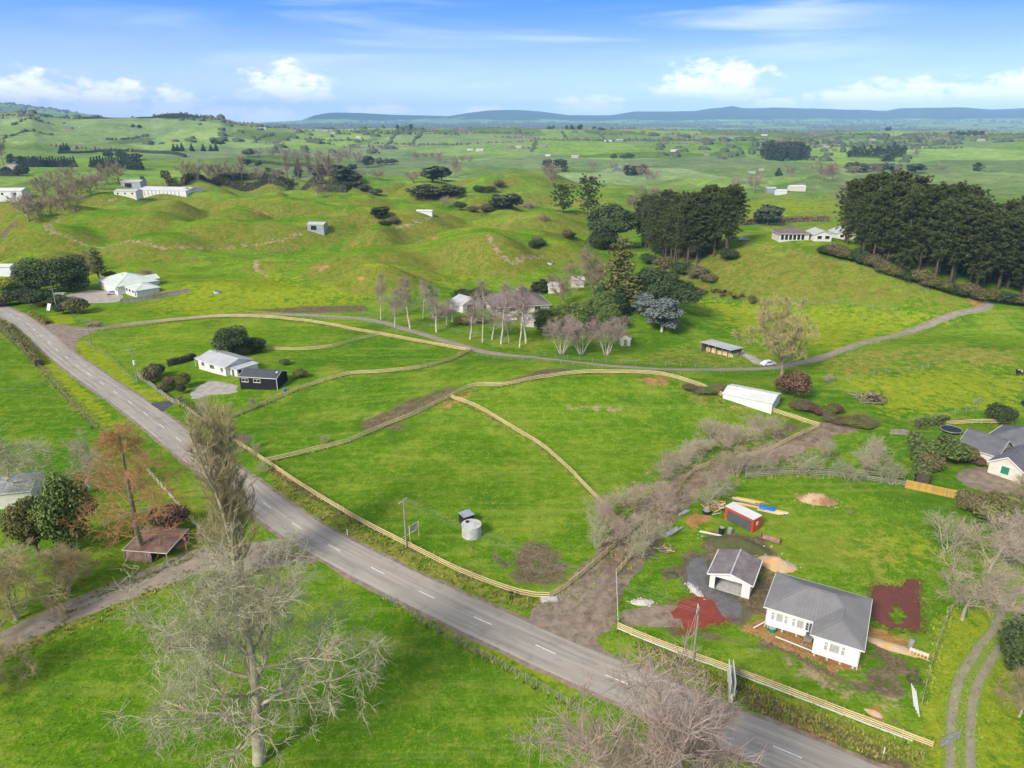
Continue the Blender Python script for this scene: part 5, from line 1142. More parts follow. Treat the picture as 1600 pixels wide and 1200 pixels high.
# ---- open hay barn
fr = Frame((1094, 536), (1143, 548), (1150, 542), 2.7, .2)
root = empty('hay_barn', fr.loc, fr.rz, 'open-fronted timber barn with streaky white iron roof in the green hollow', 'barn')
L, D = fr.L, max(fr.D, 5.5); m = MB().box(0, L, D-.08, D, -.6, 2.5); m.box(0, .08, 0, D-.08, -.6, 2.6); m.build('wall', 'grey_timber', root)
MB().slab([(-.3, -.4, 2.95), (L+.3, -.4, 2.95), (L+.3, D+.3, 2.55), (-.3, D+.3, 2.55)], .08).build('roof', 'light_roof', root)
m = MB()
for i in range(int(L/1.0)): m.bar((i*1.0, -.4, 2.97), (i*1.0, D+.3, 2.57), .06, .04)
m.build('roof_ribs', 'white_roof', root)
for i in range(int(L/2.4)+1): MB().box(min(i*2.4, L-.16), min(i*2.4, L-.16)+.16, .05, .21, -.7, 2.86).build('post', 'grey_timber', root)
for i in range(5): MB().box(.6+i*L/5.4, .6+i*L/5.4+L/7, D*.35, D-.3, -.1, 1.1+.3*(i % 2)).build('hay_stack', 'new_timber', root)
# ---- long white shed behind the top fence
fr = Frame((1129, 612), (1207, 637), (1233, 622), 1.7, .15)
root = empty('long_white_shed', fr.loc, fr.rz, 'long low shed with bright white gable roof behind the timber rail fence', 'shed')
L, D = fr.L, max(fr.D, 7); gable_block(root, 0, 0, L, D, 1.7, 11, 'white_paint', 'white_roof', 'x', .15, 1.0); door(root, D*.3, 2.2, 1.5, 'right', L, 'pale_green_wall')
# ---- dark-roofed house at the right edge
fr = Frame((1543, 719), (1588, 734), (1640, 700), 2.6, .35)
root = empty('dark_roofed_house', fr.loc, fr.rz, 'cream house with several dark grey gabled roofs at the right edge', 'house')
L, D = max(fr.L, 5.5), 9; gable_block(root, 0, 0, L, D, 2.6, 33, 'cream_paint', 'slate_roof', 'y', .35, .6)
MB().box(L*.38, L*.62, -.05, -.004, .9, 2.35).build('shutter', 'green_plastic', root)
gable_block(root, -6.8, 3.6, 6.79, 7.5, 2.6, 30, 'cream_paint', 'slate_roof', 'x', .35, .6)
hip_block(root, -4.5, 11.5, 11, 9, 2.7, 28, 'cream_paint', 'slate_roof', .5); hip_block(root, 4.5, 16.2, 12, 10, 2.8, 28, 'cream_paint', 'slate_roof', .5); gable_block(root, L+.01, 3.5, 10, 8, 2.65, 28, 'cream_paint', 'slate_roof', 'x', .35, .6)
window(root, -5.2, .9, 1.6, 1.2, mull=2, y0=3.6)
# ---- houses on the pine hill
for (fl, f2, bk, D_, ro, lab, dr) in (((1217, 369), (1264, 370), (1264, 364), 9, 'brown_roof', 'long house with grey-brown hipped roof and dark verandah left of the white pair', 1), ((1271, 370), (1299, 370), (1302, 364), 9, 'light_roof', 'white gabled house in the middle of the three on the pine hill', 0), ((1306, 367), (1337, 366), (1338, 361), 9, 'light_roof', 'white house with low grey roof nearest the tall pines on the hill', 0)):
    ga = G(fl[0], fl[1]+8); gb = G(f2[0], f2[1]+8); gm = G((fl[0]+f2[0])/2, fl[1]+7); L = (f2[0]-fl[0])/F_PX*gm[1]*.97; D = D_; root = empty('hill_house', (gm[0]-L/2, gm[1], gm[2]), 0, lab, 'house', 'houses on the pine hill')
    if dr:
        hip_block(root, 0, 0, L, D, 2.7, 22, 'cream_paint', ro, .5)
        for i in range(6): window(root, .5+i*(L-2)/6, .3, (L-2)/8, 2.0)
    else:
        gable_block(root, 0, 0, L, D, 2.7, 22, 'white_paint', ro, 'y', .35, 1.2); window(root, L*.18, .9, 1.8, 1.2); window(root, L*.62, .9, 1.8, 1.2)
# ---- sheds in the hummocks and on the plateau
def small_shed(px, py, L, D, h, rz, wall, roof, name, label, cat='shed', pitch=15, ridge='x', group=None, wins=0, opening=False):
    g = G(px, py); c_, s_ = math.cos(R(rz)), math.sin(R(rz)); zs = [tz(g[0]+a*c_-b*s_, g[1]+a*s_+b*c_) for a in (-L/2, 0, L/2) for b in (0, D/2, D)]
    root = empty(name, (g[0], g[1], .15*max(zs)+.85*sum(zs)/9), R(rz), label, cat, group)
    gable_block(root, -L/2, 0, L, D, h, pitch, wall, roof, ridge, .2, 1.5, found=2.0+max(zs)-min(zs))
    for i in range(wins): window(root, -L/2+L*(i+.5)/wins-.6, h*.4, 1.3, h*.35)
    if opening: door(root, -L*.3, L*.35, h*.75, m='opening_shade')  # no hole cut: a near-black panel paints the shaded inside
    return root
small_shed(494, 364, 9, 6, 3.0, -8, 'galvanised', 'light_roof', 'field_hut', 'lone small grey hut among the grassy hummocks', opening=True)
small_shed(205, 294, 17, 9, 4.6, -6, 'galvanised', 'light_roof', 'implement_shed', 'blue-grey implement shed on the plateau behind the milking shed', opening=True)
small_shed(196, 307, 16, 9, 3.4, -4, 'cream_paint', 'light_roof', 'pump_house', 'pale low building in front of the blue-grey shed', wins=3)
r_ = small_shed(252, 303, 40, 22, 2.6, -10, 'white_paint', 'white_roof', 'milking_shed', 'wide white-roofed milking shed on the plateau edge', pitch=8)
for i in range(12): MB().box(-18+i*3.1, -17.7+i*3.1, -3.0, -2.7, -.5, 2.4).build('yard_post', 'grey_timber', r_)
small_shed(6, 315, 24, 10, 4.2, 4, 'white_paint', 'white_roof', 'cottage', 'white cottage cut by the left edge below the bare grove', 'cottage', wins=3)
small_shed(83, 443, 6, 5, 3.0, 20, 'grey_timber', 'light_roof', 'garden_shed', 'small grey shed behind the dark evergreens at the road end')
small_shed(93, 468, 3.2, 2.6, 2.0, 10, 'grey_timber', 'galvanised', 'kennel', 'little grey lean-to beside the turning circle'); small_shed(868, 458, 6, 5, 3.2, 5, 'cream_paint', 'light_roof', 'garden_shed', 'pale shed roof between conifers behind the brown-roofed house')
small_shed(903, 449, 5, 5, 3.0, 0, 'white_paint', 'white_roof', 'garden_shed', 'tiny white-roofed shed beside the grey domed tree')
small_shed(1205, 302, 9, 8, 4.0, 0, 'galvanised', 'light_roof', 'tank_shed', 'grey shed at the left end of the hillside yard'); small_shed(1222, 304, 9, 6, 3.2, 5, 'white_paint', 'white_roof', 'yard_shed', 'low white shed in front of the hillside yard'); small_shed(1247, 299, 16, 8, 4.2, 5, 'cream_paint', 'white_roof', 'yard_barn', 'long white-roofed barn in the hillside yard')
small_shed(966, 268, 10, 12, 5.5, 0, 'galvanised', 'light_roof', 'arched_shed', 'pale arched shed at the left end of the bare tree row')
small_shed(663, 334, 9, 3, 1.6, -5, 'white_paint', 'white_roof', 'calf_shelter', 'low white trough-like shelter in the middle paddock'); small_shed(6, 432, 7, 5, 3.2, 0, 'white_paint', 'white_roof', 'roadside_shed', 'white shed at the left edge behind the yellow shrub')
small_shed(8, 795, 9, 7, 3.0, 15, 'cream_paint', 'galvanised', 'pump_shed', 'grey-roofed shed cut by the left edge beside the bare tree')
# ---- rusty lean-to by the side drive
fr = Frame((191, 860), (260, 864), (287, 828), 2.0, .05)
root = empty('rusty_shelter', fr.loc, fr.rz, 'low shelter roofed in two rows of rusty corrugated sheets by the side drive', 'shelter')
L, D = fr.L, fr.D
for j in range(2):
    for i in range(5):
        m = MB(); x0, x1, y0, y1 = i*L/5+.02, (i+1)*L/5-.02, j*D/2+.02, (j+1)*D/2+.06; za, zb = 1.9+.22*j, 2.1+.22*j
        m.slab([(x0, y0, za), (x1, y0, za), (x1, y1, zb), (x0, y1, zb)], .03)
        for k in range(5): xx = x0+.12+k*(x1-x0)/5; m.bar((xx, y0, za+.02), (xx, y1, zb+.02), .07, .05)
        m.build('roof_sheet', 'rusty_iron', root)
for x in (0.1, L/2, L-.1):
    for y in (.1, D-.1): MB().box(x-.07, x+.07, y-.07, y+.07, -.4, 1.86 if y < 1 else 2.25).build('post', 'grey_timber', root)
MB().box(0, L, D-.06, D-.02, -.3, 2.1).build('wall', 'rusty_iron', root); MB().box(.03, .07, .2, D-.2, -.4, 1.88).build('side_wall', 'grey_timber', root); MB().box(.2, L*.62, .12, .16, -.4, 1.85).build('front_wall', 'rusty_iron', root)
for a, b_ in (((-.05, -.03, 1.93), (L+.05, -.03, 1.93)), ((-.05, 0.05, 1.95), (-.05, D, 2.4)), ((L+.05, 0.05, 1.95), (L+.05, D, 2.4))): MB().bar(a, b_, .07, .1).build('barge_board', 'fence_white', root)
sheet('shelter_yard', [(262, 862), (276, 846), (292, 835), (302, 842), (296, 852), (282, 862)], 'clay_heap', .05, .25, 'orange clay floor beside the rusty shelter')
# ---- water tank and pump box in the paddock
g = G(737, 836); root = empty('water_tank', g, 0, 'round concrete water tank standing in the near paddock', 'tank')
MB().cyl(0, 0, -.3, 2.0, 1.62, 1.60, 40).build('shell', 'concrete', root); m = MB().cyl(0, 0, 2.002, 2.1, 1.68, 1.66, 40); m.cyl(0, 0, 2.10, 2.2, 1.3, .2, 24); m.build('lid', 'concrete', root)
MB().cyl(-.7, .5, 2.05, 2.35, .3, .3, 16).build('hatch', 'black_plastic', root); MB().bar((.4, -.5, 2.15), (.4, -.5, 2.5), .05).build('vent_pipe', 'white_trim', root)
g = G(729, 817); root = empty('pump_box', g, R(33), 'black cube-shaped pump box with flat grey lid behind the water tank', 'pump box')
MB().box(-.95, .95, -.95, .95, -.3, 1.75).build('body', 'black_paint', root); MB().box(-1.05, 1.05, -1.05, 1.05, 1.752, 1.85).build('lid', 'galvanised', root); MB().bar((.3, -1.0, .3), (.9, -1.9, .1), .07).build('pipe', 'white_trim', root)
# ------------------------------------------------------------------ fences
CUBE = {}
def cube(mname):
    if mname not in CUBE: CUBE[mname] = MB().box(-.5, .5, -.5, .5, -.5, .5).mesh('unit_'+mname, mname)
    return CUBE[mname]
def orient(o, a, b_, w_, h_):
    a = Vector(a); b_ = Vector(b_); d = b_-a; o.location = (a+b_)/2; o.rotation_mode = 'QUATERNION'; yaw = math.atan2(d.y, d.x); pit = math.atan2(d.z, math.hypot(d.x, d.y))
    o.rotation_quaternion = (Matrix.Rotation(yaw, 3, 'Z') @ Matrix.Rotation(-pit, 3, 'Y')).to_quaternion(); o.scale = (d.length, w_, h_)
frng = random.Random(9)
def fence(px, label, name='rail_fence', sp=2.0, H=1.25, rails=(.35, .68, 1.0), rw=.05, rh=.155, rm='new_timber', pm='post_timber', pw=.14, wires=(), cat='fence', group=None, rail_side=1, curve=True, world_pts=None, dz=0.0):
    pts = world_pts or W(*px)
    if curve and len(pts) > 2: C_, q = spline(pts, sp)
    else:
        C_ = []
        for i in range(len(pts)-1):
            a = np.array(pts[i]); b_ = np.array(pts[i+1]); n = max(1, int(round(np.hypot(*(b_-a))/sp)))
            C_ += [a+(b_-a)*k/n for k in range(n)]
        C_.append(np.array(pts[-1])); C_ = np.array(C_)
    Z = drape(C_[:, 0], C_[:, 1]); g0 = (float(C_[0, 0]), float(C_[0, 1]), float(Z[0]))
    root = empty(name, g0, 0, label, cat, group); n = len(C_); top = []
    dd_ = C_[min(n-1, 1)]-C_[0]; rail_side = 1 if (dd_[1]*-C_[0][0] + -dd_[0]*-C_[0][1]) > 0 else -1
    pc = cube(pm); rc = cube(rm)
    for i in range(n):
        p = Vector((C_[i, 0]-g0[0], C_[i, 1]-g0[1], Z[i]-g0[2])); top.append(p)
        o = link('post', pc, root); hh_ = H*frng.uniform(.97, 1.04); o.location = p+Vector((0, 0, hh_/2-.2)); o.scale = (pw, pw, hh_+.4)
        j = min(i, n-2); o.rotation_euler = (frng.gauss(0, .02), frng.gauss(0, .02), math.atan2(C_[j+1, 1]-C_[j, 1], C_[j+1, 0]-C_[j, 0]))
    for i in range(n-1):
        d = top[i+1]-top[i]; nn = Vector((d.y, -d.x, 0)).normalized()*(pw/2+rw/2+.003)*rail_side
        for rz_ in rails:
            o = link('rail', rc, root); e = frng.gauss(0, .012); a = top[i]+nn+Vector((0, 0, rz_+e)); b_ = top[i+1]+nn+Vector((0, 0, rz_+frng.gauss(0, .012)))
            orient(o, a, b_, rw, rh); o.scale.x *= .996
    if wires:
        m_ = MB()
        for i in range(n-1):
            for wz in wires: m_.bar(top[i]+Vector((0, 0, wz)), top[i+1]+Vector((0, 0, wz)), .018)
        m_.build('wire', 'wire', root)
    return root
R4 = (.36, .71, 1.06)
fence([(277, 630), (345, 677), (415, 723), (470, 760), (545, 806), (640, 856), (720, 896), (800, 926), (846, 935), (870, 929), (922, 889), (1000, 819)], 'new pale timber rail fence following the road then turning up the lane', rails=R4, sp=2.1)
fence([(150, 517), (200, 509), (270, 502), (350, 496), (440, 499), (520, 510), (600, 525), (680, 540), (735, 550)], 'long curved timber rail fence along the farm drive above the bungalow', rails=R4, sp=2.5)
fence([(415, 547), (470, 548), (520, 543), (560, 532), (597, 523)], 'short timber rail fence from the evergreen to the upper fence line', rails=R4, sp=2.5)
fence([(735, 548), (700, 565), (660, 576), (600, 583), (550, 586), (500, 599), (455, 615), (400, 638), (350, 658)], 'S-curved timber rail fence passing behind the black shed', rails=R4, sp=2.3)
fence([(417, 723), (480, 708), (540, 693), (600, 668), (650, 648), (700, 623), (740, 605), (790, 603), (840, 593), (900, 585), (960, 584), (1030, 587), (1080, 600), (1130, 620), (1180, 635), (1240, 655), (1280, 668)], 'long timber rail fence over the brown scrape and round the knoll', rails=R4, sp=2.2)
fence([(705, 623), (760, 646), (830, 688), (870, 718), (920, 768), (977, 828)], 'timber rail fence dividing the two big paddocks', rails=R4, sp=2.2)
fence([(1280, 668), (1240, 686), (1195, 708), (1150, 719)], 'timber rail fence beside the top of the muddy lane', rails=R4, sp=2.1)
fence([(1108, 728), (1085, 738), (1070, 752)], 'short timber rail fence glimpsed through the plum trees', rails=R4, sp=2.1); fence([(1062, 765), (1045, 778), (1026, 793)], 'leaning timber rails low beside the lane among plums', rails=(.4, .8), sp=2.1)
fence([(965, 983), (1030, 1010), (1100, 1036), (1200, 1073), (1330, 1123), (1456, 1171)], 'timber rail fence with a white lower board in front of the relocated house', rails=(.56, .84, 1.12), rh=.13, sp=2.0, H=1.35)
fr_ = fence([(965, 984), (1030, 1011), (1100, 1037), (1200, 1074), (1330, 1124), (1425, 1160)], 'low white kick-board running along the front yard fence', 'kick_board', rails=(.3,), rm='fence_white', rh=.2, pw=.06, H=.42, sp=2.0, cat='edging')
fence([(963, 899), (985, 873)], 'short timber rail fence at the corner of the yard', rails=R4, sp=1.9)
fence([(963, 900), (964, 925), (966, 980)], 'thin post and wire fence with white top rail beside the lane mouth', 'wire_fence', rails=(1.1,), rm='fence_white', rh=.08, pm='grey_timber', wires=(.3, .6, .9), sp=3.5)
fence([(1165, 747), (1250, 742), (1330, 748), (1415, 760)], 'weathered grey rail fence along the top of the yard', rails=R4, rm='grey_timber', pm='grey_timber', sp=2.3)
fence([(1165, 741), (1250, 735), (1330, 740), (1413, 750)], 'second grey rail fence just behind the weathered yard fence', rails=(.5, .95), rm='grey_timber', pm='grey_timber', sp=2.6)
fence([(1478, 665), (1530, 662), (1582, 663)], 'sunlit timber rail fence behind the dark-roofed house', rails=(.4, .75, 1.1), rm='new_timber', sp=2.2)
fence([(228, 734), (262, 772), (300, 815), (332, 852)], 'faded white rail fence beside the rust-coloured tree', rails=(.5, 1.0), rm='fence_white', pm='fence_white', sp=2.4); fence([(163, 822), (200, 810), (243, 797)], 'white double-rail fence left of the rust-coloured tree', rails=(.5, .95), rm='fence_white', pm='fence_white', sp=2.4)
fence([(5, 868), (44, 852)], 'short white rail fence behind the tangled willow', rails=(.5, .95), rm='fence_white', pm='fence_white', sp=2.2)
WF = dict(name='wire_fence', rails=(), pm='grey_timber', pw=.11, wires=(.35, .7, 1.02), H=1.15)
for pts_, lab, sp_ in (([(600, 935), (690, 992), (780, 1040), (905, 1112)], 'wire fence with little dark posts below the road verge', 1.6), ([(0, 515), (60, 572), (110, 628), (150, 672)], 'wire fence on the left of the road past the hedge', 2.6), ([(0, 615), (45, 608), (82, 601)], 'wire cross fence in the far left paddock', 3.0),
        ([(850, 556), (950, 567), (1050, 572), (1180, 580)], 'wire fence along the upper side of the farm drive', 4.0), ([(745, 556), (850, 566), (950, 577), (1050, 583), (1130, 583)], 'wire fence along the lower side of the farm drive', 4.0), ([(1210, 580), (1290, 563), (1380, 536), (1470, 507), (1540, 485)], 'wire fence following the farm drive uphill to the pines', 4.5),
        ([(1440, 1100), (1455, 1040), (1475, 980), (1500, 925)], 'wire boundary fence right of the yard', 3.0), ([(130, 535), (170, 560), (214, 600)], 'low wire fence beside the wide mown verge', 3.0), ([(560, 490), (640, 505), (720, 520), (800, 533)], 'wire fence under the row of birches', 3.0),
        ([(280, 405), (340, 402), (400, 398), (470, 390)], 'dark post fence crossing the flat below the hummocks', 3.0), ([(1110, 470), (1200, 476), (1290, 475), (1400, 485)], 'wire fence across the foot of the pine slope', 6.0), ([(1160, 383), (1250, 398), (1350, 420), (1450, 455)], 'wire fence along the brow of the pine slope', 6.0),
        ([(1290, 600), (1370, 585), (1450, 575)], 'old wire fence over the grassy rise on the right', 4.0), ([(1420, 660), (1480, 650), (1530, 640)], 'wire fence running to the round bush on the right', 3.5), ([(460, 500), (560, 503), (640, 522)], 'wire fence on the near side of the pale drive', 3.0), ([(160, 930), (220, 905), (300, 872)], 'low wire fence along the side drive', 2.2)):
    fence(pts_, lab, sp=sp_, **WF)
def paling(px, label, H=1.5, bw=.15, gap=.02, m='orange_timber', name='paling_fence', group=None):
    pts = W(*px); C_, q = spline(pts, bw+gap); Z = drape(C_[:, 0], C_[:, 1]); g0 = (float(C_[0, 0]), float(C_[0, 1]), float(Z[0])); root = empty(name, g0, 0, label, 'fence', group)
    uc = cube(m); pc = cube('grey_timber')
    for i in range(len(C_)-1):
        a = math.atan2(C_[i+1, 1]-C_[i, 1], C_[i+1, 0]-C_[i, 0]); o = link('paling', uc, root); o.location = (C_[i, 0]-g0[0], C_[i, 1]-g0[1], Z[i]-g0[2]+H/2-.05+frng.gauss(0, .01)); o.scale = (bw, .022, H); o.rotation_euler = (0, 0, a)
    k = max(1, int(2.3/(bw+gap)))
    for i in range(0, len(C_), k):
        j = min(i, len(C_)-2); d = np.array([C_[j+1, 1]-C_[j, 1], -(C_[j+1, 0]-C_[j, 0])]); d /= np.hypot(*d)
        o = link('post', pc, root); o.location = (C_[i, 0]-g0[0]+d[0]*.085, C_[i, 1]-g0[1]+d[1]*.085, Z[i]-g0[2]+H/2-.1); o.scale = (.1, .1, H+.1); o.rotation_euler = (0, 0, math.atan2(-d[0], d[1]))
        if i+k < len(C_):
            for hz_ in (.3, H-.3):
                r_ = link('rail', uc, root); A_ = Vector((C_[i, 0]-g0[0]+d[0]*.04, C_[i, 1]-g0[1]+d[1]*.04, Z[i]-g0[2]+hz_)); B_ = Vector((C_[i+k, 0]-g0[0]+d[0]*.04, C_[i+k, 1]-g0[1]+d[1]*.04, Z[i+k]-g0[2]+hz_)); orient(r_, A_, B_, .04, .08)
    return root
paling([(1414, 762), (1460, 772), (1513, 783)], 'new orange timber paling fence at the back of the yard', 1.7)
paling([(1391, 678), (1421, 683), (1426, 715), (1427, 752)], 'dark old paling fence round the lawn by the hedge', 1.3, .2, .02, 'grey_timber'); paling([(190, 474), (230, 469), (262, 463), (297, 457)], 'tall grey paling fence beside the green-roofed house', 1.8, .3, .02, 'grey_timber')
paling([(213, 586), (245, 610), (272, 630), (287, 625)], 'weathered grey paling fence in front of the bungalow', 1.3, .2, .02, 'grey_timber')
# ------------------------------------------------------------------ hedges
def hedge(px, label, wd, H, leaf='leaf_dark', size=.3, dens=9, name='hedge', group=None, rough=.2, world_pts=None):
    pts = world_pts or W(*px); C_, q = spline(pts, max(1.0, wd)); n = len(C_); T = np.gradient(C_, axis=0); T /= np.hypot(T[:, 0], T[:, 1])[:, None]; Nn = np.stack([T[:, 1], -T[:, 0]], 1)
    rng = np.random.default_rng(len(px)*7+int(abs(pts[0][0]))); L = q[-1]; k = int(min(9000, max(120, L*(2*H+wd)*dens/(size*size*16))))
    s = rng.uniform(0, L, k); c = np.stack([np.interp(s, q, C_[:, 0]), np.interp(s, q, C_[:, 1])], 1); nn = np.stack([np.interp(s, q, Nn[:, 0]), np.interp(s, q, Nn[:, 1])], 1)
    per = rng.uniform(0, 2*H+wd, k); side = np.where(per < H, -wd/2, np.where(per < 2*H, wd/2, per-2*H-wd/2)); z = np.where(per < H, per, np.where(per < 2*H, per-H, H)); hv = H*(1+rough*fbm(s/4, s*0+.5, 3, 12)); z = z*hv/H
    c = c+nn*(side*(1+rng.normal(0, .07, k)))[:, None]; zz = drape(c[:, 0], c[:, 1])
    Cc = np.column_stack([c, zz+z+rng.normal(0, .06, k)]); nr = np.column_stack([nn*np.sign(side)[:, None]*(per < 2*H)[:, None], (per >= 2*H)*1.0+.2])
    g0 = np.array([C_[0, 0], C_[0, 1], tz(*C_[0])]); V, Q = leaf_quads(rng, Cc-g0, nr, size, .8, .5); root = empty(name, tuple(g0), 0, label, 'hedge', group); link('foliage', me_np('hedge_foliage', V, Q, leaf), root)
    shade_core = MB()
    for i in range(n-1):
        a = Vector((*C_[i], tz(*C_[i])))-Vector(g0); b_ = Vector((*C_[i+1], tz(*C_[i+1])))-Vector(g0); hc = H*.84; shade_core.bar(a+Vector((0, 0, hc/2-.2)), b_+Vector((0, 0, hc/2-.2)), wd*.8, hc+.4)
    shade_core.build('branches', 'bark_dark', root); return root  # solid dark filler, painted as the shaded inside of the hedge
hedge([(290, 285), (340, 288), (400, 293), (445, 292), (500, 290), (543, 297)], 'long dark clipped hedge curving over the plateau', 4, 5.5, size=.8); hedge([(345, 284), (385, 281), (430, 287), (460, 289)], 'second dark clipped hedge behind the curving one', 4, 5.5, size=.8)
hedge([(500, 299), (543, 299)], 'short dark hedge end by the hollow', 4, 6, size=.8); hedge([(0, 275), (30, 275)], 'dark hedge touching the left edge of the plateau', 5, 6, size=.8); hedge([(222, 282), (262, 281), (292, 284)], 'dark hedge above the milking shed', 4, 6, size=.8)
hedge([(90, 240), (160, 237), (200, 237)], 'low far hedge behind the left shelter belt', 5, 4, size=1.2); hedge([(200, 236), (255, 240), (290, 246)], 'far hedge line stepping down right of the shelter belt', 5, 5, size=1.2); hedge([(385, 253), (440, 259), (515, 265)], 'thin far hedge above the bare poplars', 5, 5, size=1.2)
hedge([(285, 633), (310, 650), (335, 670)], 'clipped green hedge behind the road fence by the bungalow', 1.2, 1.6, 'leaf_mid', .16); hedge([(262, 572), (285, 567), (304, 560)], 'dark garden hedge left of the bungalow', 1.6, 1.8, 'leaf_dark', .18)
hedge([(3, 508), (35, 540), (62, 572)], 'rough hedge on the left verge of the road', 2.0, 1.8, 'leaf_olive', .22); hedge([(1428, 690), (1436, 725), (1440, 758)], 'tall clipped green hedge beside the lawn', 2.6, 2.6, 'leaf_mid', .22); hedge([(1432, 668), (1458, 664), (1478, 660)], 'bright clipped hedge near the trampoline', 1.6, 1.8, 'leaf_mid', .2)
hedge([(48, 492), (62, 500), (75, 507)], 'lime-green clipped hedge at the road end', 1.6, 1.4, 'leaf_yellow', .18); hedge([(1160, 352), (1220, 349), (1295, 346)], 'dark hedge behind the pine hill houses', 3, 3.5, 'leaf_scrub', .6)
# ------------------------------------------------------------------ trees
ORD = ['first', 'second', 'third', 'fourth', 'fifth', 'sixth', 'seventh', 'eighth', 'ninth', 'tenth', 'eleventh', 'twelfth', 'thirteenth', 'fourteenth', 'fifteenth', 'sixteenth', 'seventeenth', 'eighteenth', 'nineteenth', 'twentieth', 'twenty-first', 'twenty-second']
tree('lichen_giant', 'bare_tree', (405, 1190), 875, 'huge bare lichen-grey tree spreading over the paddock at bottom left', width=20.5, rz=.6)
tree('pink_giant', 'bare_tree', (1040, 1352), 1050, 'bare pinkish tree rising from the bottom edge over the road', width=20, rz=1.0)
tree('poplar', 'poplar_tree', (372, 905), 634, 'tall leafless poplar with upright stems beside the road junction', width=7.2, rz=.2)
tree('cypress_rust', 'swamp_cypress', (222, 868), 672, 'rust-coloured conical tree standing over the rusty shelter', width=15)
tree('evergreen_mid', 'evergreen_tree', (112, 862), 733, 'dense dark green evergreen left of the rust-coloured tree', width=7); tree('evergreen_olive', 'evergreen_tree', (62, 872), 768, 'yellow-green evergreen in front of the dense dark one at left', width=6)
tree('bare_oak', 'bare_tree', (12, 782), 655, 'pale bare tree on the left edge beside the grey-roofed shed', width=12); tree('bare_oak', 'bare_tree', (137, 770), 668, 'thin bare tree behind the rust-coloured tree', width=8)
tree('bare_olive', 'willow_tree', (28, 968), 850, 'tangled olive-brown bare willow filling the lower left edge', width=14, rz=.4); tree('bare_olive', 'willow_tree', (-30, 1080), 985, 'second tangled bare willow cut by the left edge', width=9, rz=2.2); tree('bare_olive', 'willow_tree', (108, 925), 852, 'small tangled willow right of the big olive one', width=9, rz=4.0)
tree('shrub_russet', 'shrub', (268, 828), 788, 'russet bare bush against the white fence', 'shrub', width=5)
tree('evergreen_round', 'evergreen_tree', (365, 556), 510, 'large dark evergreen standing behind the white bungalow', width=8); tree('evergreen_round', 'evergreen_tree', (399, 550), 527, 'small dark evergreen right of the bungalow evergreen', width=5.5)
for i, (b, t, w_, k) in enumerate([((238, 597), 572, 4, 'shrub_scrub'), ((247, 588), 566, 3.5, 'shrub_dark'), ((288, 606), 580, 3, 'shrub_olive'), ((268, 604), 588, 3, 'shrub_scrub'), ((285, 615), 598, 2, 'shrub_dark'), ((256, 612), 596, 2.5, 'shrub_olive'), ((470, 590), 575, 3, 'shrub_olive'), ((445, 570), 560, 2.5, 'shrub_mid' if False else 'shrub')]):
    tree(k, 'garden_shrub', b, t, ORD[i]+' garden shrub from the left around the white bungalow', 'shrub', 'bungalow garden shrubs', w_)
for i, (b, t, w_, k) in enumerate([((330, 672), 640, 3, 'plum'), ((352, 690), 655, 3.4, 'plum'), ((385, 706), 672, 3.6, 'plum'), ((398, 715), 690, 3, 'plum_lichen'), ((320, 650), 612, 3, 'plum'), ((415, 738), 712, 3, 'plum_lichen')]):
    tree(k, 'bare_sapling', b, t, ORD[i]+' twiggy bare sapling from the hedge along the road fence', 'sapling', 'saplings along the road fence', w_)
tree('plum', 'bare_sapling', (508, 694), 679, 'single bare sapling in the paddock below the brown scrape', 'sapling', width=1.8); tree('plum', 'bare_sapling', (396, 640), 618, 'twiggy sapling in front of the black shed', 'sapling', width=2)
# plum trees along the lane
PL = [(945, 822, 'plum'), (985, 795, 'plum'), (1037, 748, 'plum'), (1066, 728, 'plum'), (1098, 714, 'plum'), (1132, 702, 'plum'), (1165, 692, 'plum'), (1194, 682, 'plum'), (1032, 802, 'plum'), (970, 850, 'plum'), (1015, 850, 'plum_lichen'), (1003, 872, 'plum_lichen'), (932, 856, 'plum_lichen'), (1122, 772, 'plum_lichen'), (1100, 790, 'plum_lichen'), (1150, 745, 'plum_lichen'), (1185, 738, 'plum_lichen'), (1222, 726, 'plum'), (1118, 690, 'plum')]
PC = {'plum': 0, 'plum_lichen': 0}
for i, (x, y, k) in enumerate(sorted(PL, key=lambda p: G(p[0], p[1])[1])):
    PC[k] += 1
    tree(k, 'plum_tree', (x, y), None, '%s bare %s plum tree counting up the muddy lane' % (ORD[PC[k]-1], 'pinkish' if k == 'plum' else 'lichen-grey'), 'tree', 'pink plum thicket' if k == 'plum' else 'grey plum thicket', H=TREE_RNG.uniform(4.6, 6.4), width=TREE_RNG.uniform(5.6, 7.6))
for i, (b, t, w_, k, lab) in enumerate([((1353, 735), 682, 8, 'plum', 'round bare tree in the middle of the small lawn'), ((1252, 742), 700, 6, 'plum_lichen', 'grey lichened tree against the weathered yard fence'), ((1322, 750), 712, 6, 'plum_lichen', 'bare grey tree right of the lichened one at the yard fence'), ((1392, 757), 715, 5, 'plum_lichen', 'bare tree at the corner near the orange paling fence'), ((1290, 720), 680, 4, 'plum', 'slim bare tree at the top of the small lawn'),
        ((1503, 968), 862, 11, 'bare_pink', 'bare pinkish-grey tree on the mown lawn right of the yard'), ((1545, 895), 805, 9.5, 'bare_pink', 'bare tree with pinkish buds above the mown lawn'), ((1572, 880), 800, 9, 'plum', 'pink-budded tree at the right edge below the parking court'), ((1480, 860), 805, 9, 'plum_lichen', 'spreading grey bare tree right of the back lawn'), ((1600, 800), 745, 9, 'bare_olive', 'olive bare tree overhanging the parking court')]):
    tree(k, 'bare_tree', b, t, lab, width=w_)
